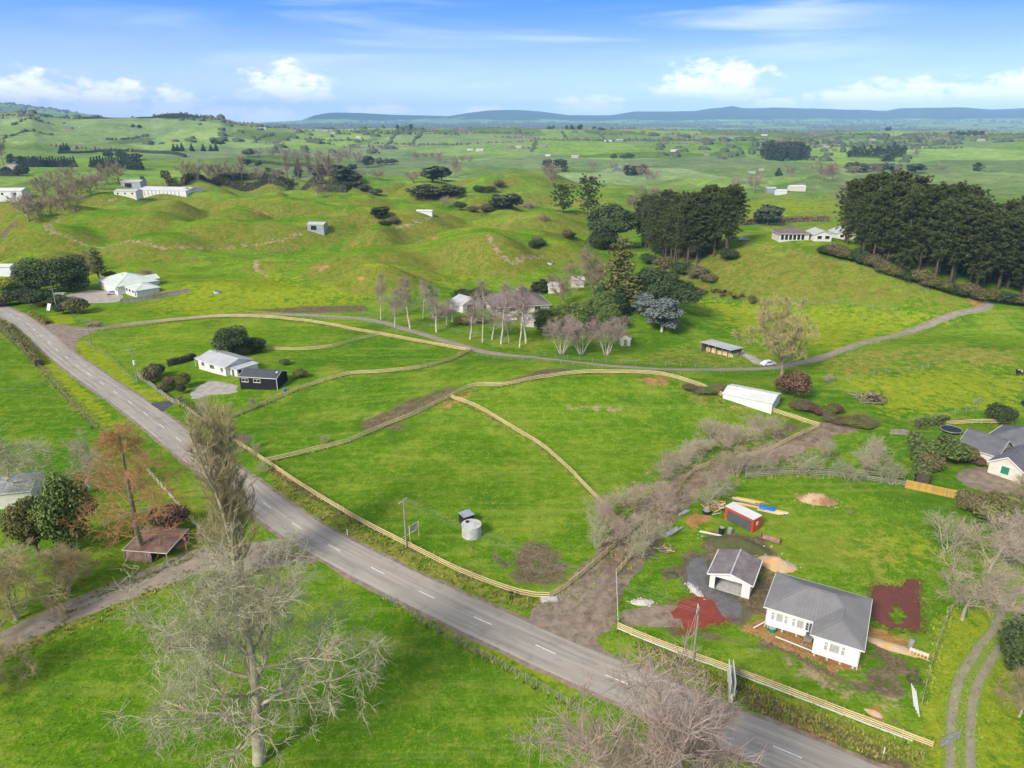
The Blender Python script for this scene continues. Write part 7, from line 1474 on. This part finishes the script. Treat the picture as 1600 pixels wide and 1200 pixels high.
heap((1086, 922), .7, 2.0, .3, 'white_gravel', 'strip of pale rubble beside the dark gravel', 'rubble_strip', rz=.3, seed=17, stones=12, sm='white_gravel'); heap((1366, 1114), 1.0, .6, .35, 'clay_heap', 'tiny clay heap near the front fence', rz=-.6, seed=19)
heap((1393, 1010), 3.6, .9, .5, 'clay_heap', 'ridge of spilled orange clay behind the red pad', rz=-.55, seed=23, stones=10); heap((1048, 899), 1.3, .9, .4, 'dark_heap', 'low dark earth heap left of the gravel yard', seed=29)
# ------------------------------------------------------------------ debris: each piece its own object
def pile(base, n, L, spread, hgt, mats, label, name, cat, rz=0.0, jit=.4, sec=.1, seed=1, flat=False):
    g = G(*base); root = empty(name, g, rz, label, cat); rr = random.Random(seed)
    for i in range(n):
        a = rr.gauss(0, jit); l = L*rr.uniform(.6, 1.1); cx, cy = rr.gauss(0, spread*.45), rr.gauss(0, spread*.45); z = hgt*rr.uniform(.05, 1)*math.exp(-(cx*cx+cy*cy)/(spread*spread)); dz_ = 0 if flat else rr.gauss(0, .18*l)
        wx, wy = g[0], g[1]; o = link('timber' if 'timber' in name or 'wood' in cat else 'piece', cube(rr.choice(mats)), root); d = Vector((math.cos(a)*l/2, math.sin(a)*l/2, dz_/2)); p = Vector((cx, cy, z+.06+abs(dz_)/2)); orient(o, p-d, p+d, sec*rr.uniform(.7, 1.6), sec*rr.uniform(.5, 1.2))
    return root
pile((1116, 796), 44, 2.0, 2.2, 1.3, ['new_timber', 'orange_timber', 'rusty_iron', 'grey_timber', 'fence_white'], 'tangled heap of scrap timber left of the red container', 'timber_scrap', 'timber', jit=1.5, seed=2)
pile((1165, 786), 16, 5.0, 1.4, .45, ['new_timber', 'grey_timber', 'orange_timber'], 'stack of grey and tan planks behind the red container', 'timber_stack', 'timber', rz=-.45, jit=.05, sec=.2, seed=3, flat=True)
pile((1207, 800), 14, 3.6, 1.0, .5, ['new_timber', 'new_timber', 'fence_white'], 'stack of fresh yellow timber at the end of the container', 'timber_stack', 'timber', rz=-.45, jit=.05, sec=.17, seed=4, flat=True)
pile((1040, 862), 20, 1.5, 1.3, .8, ['rusty_iron', 'new_timber', 'grey_timber'], 'small heap of broken wood under the lichened plum trees', 'timber_scrap', 'timber', jit=1.5, seed=5); pile((1012, 872), 9, 1.4, 1.2, .3, ['grey_timber', 'rusty_iron'], 'scattered sticks at the corner of the lane fence', 'timber_scrap', 'timber', jit=1.5, seed=6)
pile((1052, 832), 5, 3.2, .7, .25, ['galvanised', 'fence_white', 'light_roof'], 'bundle of grey metal sheets beside the lane', 'sheet_stack', 'metal sheets', rz=.75, jit=.06, sec=.3, seed=7, flat=True); pile((1070, 802), 5, 2.4, .6, .25, ['galvanised', 'light_roof'], 'smaller bundle of pale metal above the clay scrape', 'sheet_stack', 'metal sheets', rz=.75, jit=.06, sec=.3, seed=8, flat=True)
pile((1365, 626), 70, 2.4, 3.2, 1.8, ['bark_grey', 'bark_dark', 'twig_brown'], 'brown heap of cut branches on the green slope at right', 'branch_heap', 'branches', jit=1.6, sec=.16, seed=9); pile((1338, 621), 26, 2.4, 2.4, 1.1, ['twig_olive', 'bark_grey'], 'pale brushwood heap left of the brown branch heap', 'branch_heap', 'branches', jit=1.6, sec=.09, seed=10)
pile((150, 508), 24, 3.0, 3.5, .8, ['bark_grey', 'bark_dark', 'rusty_iron'], 'row of cut branches beside the farm drive junction', 'branch_heap', 'branches', jit=.6, sec=.2, seed=12); pile((1110, 835), 3, 4.5, .4, .1, ['fence_white'], 'long white pipes lying in front of the container', 'pipe_bundle', 'pipes', rz=-.4, jit=.03, sec=.1, seed=13, flat=True)
# tarpaulin, skip bin, drums, pallet and bits of the site
g = G(1198, 798); root = empty('blue_tarpaulin', (g[0], g[1], g[2]+.55), R(-26), 'bright blue tarpaulin over the timber behind the container', 'tarpaulin'); V = []; nn = 9
for i in range(nn):
    for j in range(6): V.append((-1.3+2.6*i/8, -.7+1.4*j/5, .22+.12*math.sin(i*1.7+j*2.1)-.45*max(0, abs(j-2.5)/2.5-.5)))
me_ = me_from('tarpaulin', V, [(i*6+j, (i+1)*6+j, (i+1)*6+j+1, i*6+j+1) for i in range(nn-1) for j in range(5)], 'blue_plastic', True); link('sheet', me_, root)
g = G(1203, 846); root = empty('feed_trough', g, R(-32), 'long brown metal trough tipped on the grass below the container', 'trough'); m = MB()
for i in range(8):
    a0, a1 = math.pi*(i/8)+math.pi, math.pi*((i+1)/8)+math.pi; m.slab([(-1.5, math.cos(a0)*.6, .62+math.sin(a0)*.55), (1.5, math.cos(a0)*.6, .62+math.sin(a0)*.55), (1.5, math.cos(a1)*.6, .62+math.sin(a1)*.55), (-1.5, math.cos(a1)*.6, .62+math.sin(a1)*.55)], .03)
m.build('tub', 'rusty_iron', root)
for x in (-1.5, 1.5): MB().cyl(0, 0, -.03, .03, .58, .58, 14).build('end_plate', 'rusty_iron', root, (x, 0, .6)).rotation_euler = (0, math.pi/2, 0)
for (p, m_, r_, h_, lab) in (((1127, 833), 'black_plastic', .45, 1.1, 'black drum standing left of the container pipes'), ((1140, 833), 'galvanised', .4, .9, 'grey drum beside the black one'), ((1104, 802), 'black_plastic', .7, .6, 'dark plastic bundle at the foot of the scrap timber'), ((445, 612), 'blue_plastic', .35, .9, 'blue drum beside the black shed'), ((1206, 985), 'green_plastic', .55, .5, 'green tub under the edge of the relocated house'), ((1423, 1010), 'galvanised', .35, .9, 'grey gas bottle beside the red pad')):
    g = G(*p); root = empty('drum', g, 0, lab, 'drum'); MB().cyl(0, 0, -.1, h_, r_, r_, 18).build('barrel', m_, root); MB().cyl(0, 0, h_*.5-.03, h_*.5+.03, r_+.03, r_+.03, 18).build('hoop', m_, root); MB().cyl(0, 0, h_+.001, h_+.05, r_*.92, r_*.9, 18).build('lid', 'galvanised', root)
g = G(1435, 1025); root = empty('timber_pallet', g, R(-35), 'wooden pallet crate tilted against the boundary fence', 'pallet')
for i in range(6): MB().box(-1.05+i*.39, -.9+i*.39, -.7, .7, .42, .46).build('slat', 'new_timber', root)
for y in (-.65, 0, .65): MB().box(-1.1, 1.1, y-.05, y+.05, .28, .418).build('bearer', 'orange_timber', root)
MB().box(-1.1, 1.1, -.05, .3, .462, .6).build('board', 'cream_paint', root)
for x in (-1.0, 1.0): MB().box(x-.06, x+.06, -.6, .6, -.1, .278).build('skid', 'grey_timber', root)
for p in [(1260, 930, 0)]: pass
g = G(1428, 1062); root = empty('tyre_planter', g, 0, 'dark ring of earth round a small green plant by the fence', 'planter'); V, Q = tubes_np([(np.array([[math.cos(t)*.8, math.sin(t)*.7, .06] for t in np.linspace(0, 6.2832, 25)]), np.full(25, .14)+.05*np.sin(np.arange(25)*2.3), 8)]); link('ring', me_np('ring', V, Q, 'dark_heap', True), root); link('plant', PROTO['shrub'][1], root).scale = (.3, .3, .2)
# gates
def gate(p, q, label, H=1.15, m='galvanised'):
    a, b_ = G(*p), G(*q); root = empty('farm_gate', a, 0, label, 'gate'); A, B = Vector((0, 0, 0)), Vector(b_)-Vector(a)
    for z in (.15, .4, .65, .9, H): MB().bar(A+Vector((0, 0, z)), B+Vector((0, 0, z)), .05).build('bar', m, root)
    for P in (A, B): MB().bar(P+Vector((0, 0, -.2)), P+Vector((0, 0, H+.15)), .12).build('upright', 'grey_timber', root)
    MB().bar(A+Vector((0, 0, .12)), B+Vector((0, 0, H)), .045).build('brace', m, root)
gate((1468, 1168), (1497, 1155), 'steel gate standing open at the foot of the two-track drive'); gate((1520, 632), (1532, 627), 'small grey gate on the rise behind the dark-roofed house'); gate((287, 628), (278, 632), 'grey gate at the bungalow entrance'); gate((205, 862), (203, 866), 'hidden gate beside the rusty shelter') if False else None
# trampoline
g = G(1485, 676); root = empty('trampoline', g, 0, 'round dark trampoline on the lawn beyond the hedge', 'trampoline'); MB().cyl(0, 0, .82, .88, 2.0, 2.0, 28).build('mat', 'black_plastic', root); V, Q = tubes_np([(np.array([[math.cos(t)*2.1, math.sin(t)*2.1, .85] for t in np.linspace(0, 6.2832, 33)]), np.full(33, .07), 6)]); link('rim', me_np('rim', V, Q, 'galvanised', True), root)
for i in range(6): MB().bar((math.cos(i*1.047)*2.1, math.sin(i*1.047)*2.1, -.2), (math.cos(i*1.047)*2.1, math.sin(i*1.047)*2.1, .82), .06).build('leg', 'galvanised', root)
# ------------------------------------------------------------------ cars
def car(p, rz, paint, label, van=False):
    g = G(*p); root = empty('parked_car', g, R(rz), label, 'car'); prof = [(-2.1, .35), (-2.15, .75), (-1.95, .95), (-1.5, 1.0), (-1.0, 1.45), (.6, 1.5), (1.2, 1.02), (2.0, .85), (2.15, .6), (2.1, .35)]
    if van: prof = [(-2.3, .35), (-2.3, 1.9), (-2.1, 2.0), (1.0, 2.0), (1.6, 1.15), (2.2, .95), (2.3, .6), (2.25, .35)]
    w_ = .85; n = len(prof); V = [(x, -w_*(1 if z < 1.05 else .82), z) for x, z in prof]+[(x, w_*(1 if z < 1.05 else .82), z) for x, z in prof]; F = [tuple(range(n))[::-1], tuple(range(n, 2*n))]+[(i, (i+1) % n, n+(i+1) % n, n+i) for i in range(n)]
    link('body', me_from('body', V, F, paint), root)
    for s in (-1, 1): MB().slab([(-1.2, s*.80, 1.08), (.9, s*.80, 1.08), (.5, s*.72, 1.40), (-.9, s*.72, 1.40)], .06).build('side_window', 'glass', root, (0, s*.06, .0 if not van else .35))
    MB().slab([(.72, -.62, 1.46), (1.22, -.68, 1.08), (1.22, .68, 1.08), (.72, .62, 1.46)], .03).build('windscreen', 'glass', root, (.04, 0, .03) if not van else (.15, 0, .35))
    for x in (-1.35, 1.35):
        for y in (-.8, .8):
            wh = MB().cyl(0, 0, -.1, .1, .33, .33, 16).build('wheel', 'tyre', root, (x, y, .33)); wh.rotation_euler = (math.pi/2, 0, 0); MB().cyl(0, 0, -.11, .11, .19, .19, 12).build('rim', 'galvanised', wh)
    for y in (-.6, .6): MB().box(2.1, 2.18, y-.17, y+.17, .62, .76).build('headlight', 'white_trim', root)
    return root
car((176, 460), 200, 'car_silver', 'silver car parked in front of the green-roofed house'); car((797, 501), 10, 'car_white', 'white van parked beside the cream cottage', True); car((725, 484), 15, 'car_white', 'white car beside the white shed')
car((1200, 571), 20, 'car_white', 'white car stopped at the bend of the farm drive by the willow'); car((1162, 376), 5, 'car_silver', 'pale car at the left end of the pine hill drive')
# ------------------------------------------------------------------ cattle
def skin_mesh(name, verts, edges, radii, m, sub=1, root=0):
    me = bpy.data.meshes.new(name); me.from_pydata(verts, edges, []); o = bpy.data.objects.new(name, me); COL.objects.link(o); md = o.modifiers.new('skin', 'SKIN'); md.use_smooth_shade = True; md.branch_smoothing = .6
    for i, r_ in enumerate(radii): sv = me.skin_vertices[0].data[i]; sv.radius = (r_, r_) if not isinstance(r_, tuple) else r_; sv.use_root = i == root
    o.modifiers.new('sub', 'SUBSURF').levels = sub; dg = bpy.context.evaluated_depsgraph_get(); out = bpy.data.meshes.new_from_object(o.evaluated_get(dg)); bpy.data.objects.remove(o); out.materials.clear(); out.materials.append(MATS[m]); out.shade_smooth(); return out
def cow_mesh(nm, m, graze):
    hz_ = .35 if graze else 1.45
    v_ = [(-.8, 0, 1.1), (-.35, 0, 1.02), (.2, 0, 1.0), (.65, 0, 1.1), (1.0, 0, 1.15 if not graze else .95), (1.25, 0, hz_+.1), (1.5, 0, hz_-.1)]; e = [(i, i+1) for i in range(6)]; r_ = [.34, .40, .40, .34, .2, .15, .10]
    for y in (-.2, .2):
        k = len(v_); v_ += [(-.75, y, .8), (-.88, y, .5), (-.8, y, .26), (-.8, y, .04)]; e += [(0, k), (k, k+1), (k+1, k+2), (k+2, k+3)]; r_ += [.19, .09, .065, .07]
        k = len(v_); v_ += [(.62, y, .75), (.64, y, .45), (.62, y, .24), (.64, y, .04)]; e += [(3, k), (k, k+1), (k+1, k+2), (k+2, k+3)]; r_ += [.16, .085, .065, .07]
    for y in (-.2, .2): k = len(v_); v_ += [(1.18, y, hz_+.22)]; e += [(5, k)]; r_ += [.05]
    k = len(v_); v_ += [(-1.12, 0, 1.15), (-1.18, 0, .6)]; e += [(0, k), (k, k+1)]; r_ += [.05, .035]
    return skin_mesh(nm, v_, e, r_, m)
COW = {(m, gz): cow_mesh('cow_'+m, m, gz) for m in ('cow_black', 'cow_brown') for gz in (0, 1)}
cr = random.Random(3)
for i, (x, y) in enumerate([(1097, 462), (1098, 458), (1102, 460), (1112, 458), (1120, 457), (1123, 459), (1127, 461), (1132, 459), (1129, 464), (1146, 468), (1150, 467), (1157, 466), (1160, 464), (1140, 461)]):
    g = G(x, y); c_ = cr.choice(['cow_black', 'cow_brown', 'cow_brown']); root = empty('cow', g, cr.uniform(0, 6.28), '%s cow grazing in the herd below the pine slope' % ('black' if c_ == 'cow_black' else 'brown'), 'cow', 'black cows of the herd' if c_ == 'cow_black' else 'brown cows of the herd'); link('body', COW[(c_, cr.choice([0, 1]))], root); root.scale = (1.15,)*3
g = G(1592, 587); root = empty('cow', g, R(200), 'black and white cow near the right edge', 'cow'); link('body', COW[('cow_black', 0)], root); root.scale = (1.2,)*3; link('white_patch', MB().cyl(0, 0, -.44, .44, .2, .2, 10).mesh('white_patch', 'cow_white'), root, (-.2, 0, 1.1)).rotation_euler = (math.pi/2, 0, 0)
for i, (x, y, lab) in enumerate([(1598, 634, 'black cow lying at the right edge above the bush'), (1064, 444, 'white sheep near the herd'), (860, 415, 'white sheep on the flat below the yellow mound'), (340, 456, 'pale round feeder-like sheep on the flat')][:1]):
    g = G(x, y); root = empty('cow', g, 1.2, lab, 'cow'); link('body', COW[('cow_black', 1)], root)
for (p, lab, r_) in (((340, 457), 'small round stone trough on the flat by the green-roofed house', 1.4), ((860, 412), 'white water trough below the yellow mound', 1.3), ((983, 421), 'white water trough left of the dark undergrowth', 1.3), ((895, 506), 'round white trough', 0)):
    if r_: g = G(*p); root = empty('water_trough', g, 0, lab, 'trough'); MB().cyl(0, 0, -.3, .6, r_, r_, 20).build('rim', 'concrete', root); MB().cyl(0, 0, .601, .62, r_*.85, r_*.85, 20).build('water', 'glass', root)
# ------------------------------------------------------------------ the person on the verge, holding a controller at the chest
g = G(799, 937); root = empty('person', g, R(180), 'person in dark clothes standing on the road verge holding a small controller', 'person')
v_ = [(0, 0, .95), (0, 0, 1.15), (0, 0, 1.38), (0, 0, 1.5)]; e = [(0, 1), (1, 2), (2, 3)]; r_ = [(.17, .12), (.155, .11), (.18, .115), (.065, .065)]
for s in (-1, 1):
    k = len(v_); v_ += [(s*.11, 0, .86), (s*.15, .02, .50), (s*.18, -.02, .10), (s*.20, .12, .04)]; e += [(0, k), (k, k+1), (k+1, k+2), (k+2, k+3)]; r_ += [.095, .07, .05, .045]
    k = len(v_); v_ += [(s*.2, 0, 1.40), (s*.30, -.03, 1.14), (s*.13, .24, 1.16)]; e += [(2, k), (k, k+1), (k+1, k+2)]; r_ += [.065, .05, .036]
link('body', skin_mesh('person_body', v_, e, r_, 'black_plastic'), root)
mat('skin', (.55, .34, .25), .6, .1, 3.0); mat('hair', (.05, .035, .025), .8, .2, 5.0); mat('grey_shirt', (.16, .16, .17), .8, .2, 3.0)
hd = skin_mesh('head', [(0, 0, 1.48), (0, .01, 1.60), (0, .02, 1.70), (0, .10, 1.615)], [(0, 1), (1, 2), (1, 3)], [.05, .095, .085, .03], 'skin'); ho = link('head', hd, root); link('hair', skin_mesh('hair', [(0, -.03, 1.64), (0, -.02, 1.735)], [(0, 1)], [.10, .085], 'hair'), ho)
for s in (-1, 1):
    pts = [(np.array([[s*.13, .24, 1.16], [s*.10, .30, 1.17]]), np.array([.036, .034]), 6)]+[(np.array([[s*(.10-.018*f), .30, 1.175], [s*(.085-.018*f), .36, 1.18], [s*(.06-.016*f), .38, 1.165]]), np.array([.010, .009, .007]), 5) for f in range(4)]+[(np.array([[s*.09, .29, 1.19], [s*.06, .31, 1.215]]), np.array([.011, .008]), 5)]
    V, Q = tubes_np(pts); link('hand', me_np('hand', V, Q, 'skin', True), root)
for s in (-1, 1): MB().box(s*.20-.05, s*.20+.05, -.1, .2, -.02, .085).build('shoe', 'tyre', root)
root2 = empty('controller', (g[0], g[1], g[2]), R(180), 'small grey controller held at chest height by the person', 'controller'); MB().box(-.09, .09, .30, .38, 1.15, 1.19).build('case', 'galvanised', root2)
for s in (-1, 1): MB().bar((s*.06, .38, 1.18), (s*.08, .44, 1.25), .012).build('aerial', 'black_plastic', root2)

# ------------------------------------------------------------------ loose stone kicked out over the edges of the gravel and scoria
def loose(name, px, n, m, label, size=.09, spread=.55, seed=1, fill=.25):
    rng = np.random.default_rng(seed); P = np.array(W(*px)); Q_ = np.roll(P, -1, 0); L = np.hypot(*(Q_-P).T); k = rng.choice(len(P), n, p=L/L.sum()); t = rng.random(n)[:, None]; c = P[k]*(1-t)+Q_[k]*t; c = c+rng.normal(0, spread, (n, 2))
    ctr = P.mean(0); f = (rng.random(n) < fill)[:, None]; c = np.where(f, c+(ctr-c)*rng.random((n, 1)), c); z = drape(c[:, 0], c[:, 1])+np.where(f[:, 0], .10, .03); s_ = size*rng.uniform(.5, 1.6, n)
    T = np.array([[1, 0, 0], [-.9, .2, 0], [.1, 1, .1], [0, -1, -.1], [.1, .1, .8], [0, 0, -.6]]); F = np.array([[0, 2, 4], [2, 1, 4], [1, 3, 4], [3, 0, 4], [2, 0, 5], [1, 2, 5], [3, 1, 5], [0, 3, 5]]); V = (T[None]*(1+rng.normal(0, .2, (n, 6, 3)))*s_[:, None, None]+np.column_stack([c, z])[:, None, :]).reshape(-1, 3)
    tag(link(name, me_np(name, V, (F[None]+6*np.arange(n)[:, None, None]).reshape(-1, 3), m)), label, 'stones', None, 'stuff')
loose('loose_scoria', [(1033, 955), (1060, 938), (1095, 930), (1122, 936), (1144, 970), (1110, 978), (1090, 988), (1062, 986), (1052, 975)], 1500, 'scoria', 'loose red scoria round the edge of the bright red spread', .07, .45, 1)
loose('loose_scoria', [(1361, 913), (1411, 916), (1438, 905), (1440, 988), (1390, 983), (1361, 966)], 900, 'scoria_dull', 'loose dark red scoria round the pad behind the house', .09, .35, 2)
loose('loose_gravel', [(1068, 905), (1075, 875), (1095, 866), (1110, 880), (1105, 915), (1160, 940), (1168, 960), (1150, 975), (1100, 930), (1078, 925)], 1500, 'dark_gravel', 'loose dark gravel round the yard in front of the garage', .06, .45, 3)
loose('loose_gravel', [(815, 965), (850, 928), (905, 900), (945, 905), (962, 935), (962, 978), (935, 995), (985, 1042), (880, 1010)], 900, 'brown_gravel', 'loose brown gravel round the entrance apron', .06, .9, 4, .5)
loose('loose_clay', [(1160, 985), (1200, 962), (1290, 1003), (1345, 1035), (1300, 1050), (1235, 1015)], 900, 'clay_heap', 'loose clay clods in front of the relocated house', .05, .5, 5, .4)
# ------------------------------------------------------------------ rough grass: tussocks along fences, verges and ditches, and clumps through the near paddocks
leafmat('leaf_grass', (0.15, 0.24, 0.015), (0.32, 0.35, 0.06), rnd=0.0); leafmat('leaf_drygrass', (0.30, 0.26, 0.07), (0.19, 0.23, 0.03), rnd=0.0); leafmat('leaf_lushgrass', (0.10, 0.24, 0.008), (0.24, 0.36, 0.025), rnd=0.0)
def tufts(name, XY, h, m, label, seed=1, blades=4):
    rng = np.random.default_rng(seed); n = len(XY); z = drape(XY[:, 0], XY[:, 1]); c = np.repeat(np.column_stack([XY, z-.02]), blades, 0); N = n*blades; a = rng.uniform(0, 6.283, N); lean = rng.uniform(.2, .9, N); hh = np.repeat(h*rng.uniform(.5, 1.4, n), blades)*rng.uniform(.6, 1.2, N)
    side = np.stack([-np.sin(a), np.cos(a), a*0], 1)*(hh*.28)[:, None]; tip = np.stack([np.cos(a)*lean*hh, np.sin(a)*lean*hh, hh], 1); c = c+np.stack([np.cos(a), np.sin(a), a*0], 1)*(hh*.15)[:, None]
    V = np.stack([c-side, c+side, c+tip], 1).reshape(-1, 3); o = link(name, me_np(name, V, np.arange(3*N).reshape(-1, 3), m)); tag(o, label, 'grass', None, 'stuff')
grng = np.random.default_rng(8)
def along(px, half, dens):
    C_, q = spline(W(*px), .5); n = int(q[-1]*dens); s = grng.uniform(0, q[-1], n); x = np.interp(s, q, C_[:, 0])+grng.normal(0, half, n); y = np.interp(s, q, C_[:, 1])+grng.normal(0, half, n); return np.stack([x, y], 1)
def inside(px, n):
    P = np.array(W(*px)); lo, hi = P.min(0), P.max(0); x = grng.uniform(lo[0], hi[0], n*3); y = grng.uniform(lo[1], hi[1], n*3); idx, mk = poly_mask(x, y, P, .1); k = idx[mk > .5][:n]; return np.stack([x[k], y[k]], 1)
ROAD_KEEP = np.array(RC)
def off_road(XY, d=4.0):
    k = np.ones(len(XY), bool)
    for i in range(0, len(XY), 4000): 
        dd = np.min(np.hypot(XY[i:i+4000, 0:1]-ROAD_KEEP[None, ::2, 0], XY[i:i+4000, 1:2]-ROAD_KEEP[None, ::2, 1]), 1); k[i:i+4000] = dd > d
    return XY[k]
LINES = [[(277, 630), (415, 723), (545, 806), (640, 856), (800, 926), (846, 935), (870, 929), (1000, 819)], [(417, 723), (540, 693), (700, 623), (790, 603), (900, 585), (1030, 587), (1180, 635), (1280, 668)], [(705, 623), (830, 688), (920, 768), (977, 828)], [(735, 548), (660, 576), (550, 586), (455, 615), (350, 658)], [(965, 983), (1100, 1036), (1330, 1123), (1456, 1171)], [(600, 935), (780, 1040), (905, 1112)], [(0, 515), (60, 572), (150, 672)], [(1440, 1100), (1475, 980), (1500, 925)], [(1165, 747), (1330, 748), (1415, 760)], [(150, 517), (350, 496), (520, 510), (735, 550)], [(160, 930), (300, 872)]]
tufts('fence_grass', off_road(np.concatenate([along(l, .35, 7) for l in LINES])), .38, 'leaf_grass', 'rough grass left long under the fence lines', 2)
tufts('verge_grass', off_road(np.concatenate([inside([(420, 735), (560, 820), (700, 890), (800, 932), (870, 955), (800, 955), (690, 915), (560, 850), (430, 770)], 2600), inside([(985, 1000), (1450, 1180), (1440, 1200), (1330, 1180), (1000, 1030)], 2600), inside([(640, 905), (760, 968), (920, 1045), (930, 1062), (760, 990), (630, 918)], 1200), inside([(30, 520), (130, 630), (175, 675), (110, 640), (50, 570)], 900), along([(70, 985), (160, 925), (310, 858)], 1.0, 8), along([(0, 1028), (180, 953), (320, 885)], .8, 8)])), .34, 'leaf_drygrass', 'seedy yellow-brown grass on the road verges', 3)
tufts('paddock_grass', off_road(np.concatenate([inside([(-60, 1230), (0, 1040), (330, 890), (560, 920), (900, 1110), (860, 1230)], 9000), inside([(430, 730), (700, 640), (960, 820), (860, 900), (640, 850)], 6000), inside([(720, 640), (900, 595), (1050, 600), (1180, 650), (980, 800)], 4500), inside([(1180, 780), (1420, 775), (1480, 850), (1450, 950), (1360, 920), (1220, 860)], 5000), inside([(380, 640), (560, 595), (720, 570), (800, 600), (600, 655), (430, 712)], 5000), inside([(0, 530), (60, 590), (180, 690), (200, 720), (0, 780)], 4000), inside([(1450, 960), (1600, 930), (1600, 1200), (1470, 1200)], 4000)]), 4.2), .17, 'leaf_lushgrass', 'short tufted grass of the near paddocks', 4, 3)
tufts('lane_fringe', np.concatenate([along([(890, 940), (925, 900), (985, 838), (1020, 800), (1085, 742), (1170, 708), (1280, 672)], .9, 8), along([(965, 895), (1010, 850), (1060, 800), (1110, 762), (1190, 735), (1300, 690)], .9, 8), along([(1500, 1190), (1508, 1070), (1570, 980)], 1.2, 5)]), .3, 'leaf_grass', 'ragged grass fringing the lane', 5)
# ------------------------------------------------------------------ haze: the air between here and the ranges
hz = MB().box(-19800, 19800, -19800, 19800, -60, 470)
m = bpy.data.materials.new('haze'); m.use_nodes = True; m.node_tree.nodes.clear()
b = NB(m.node_tree); pv = b.n('ShaderNodeVolumePrincipled'); om = b.n('ShaderNodeOutputMaterial'); b.link(pv.outputs[0], om.inputs['Volume'])
pv.inputs['Density'].default_value = 7.2e-5; pv.inputs['Color'].default_value = (0.38, 0.67, 1.0, 1)
pv.inputs['Density Attribute'].default_value = ''; pv.inputs['Color Attribute'].default_value = ''; pv.inputs['Temperature Attribute'].default_value = ''
pv.inputs['Anisotropy'].default_value = -0.3
MATS['haze'] = m
tag(hz.build('haze', 'haze'), 'thin blue haze filling the valley air', None, None, 'stuff')
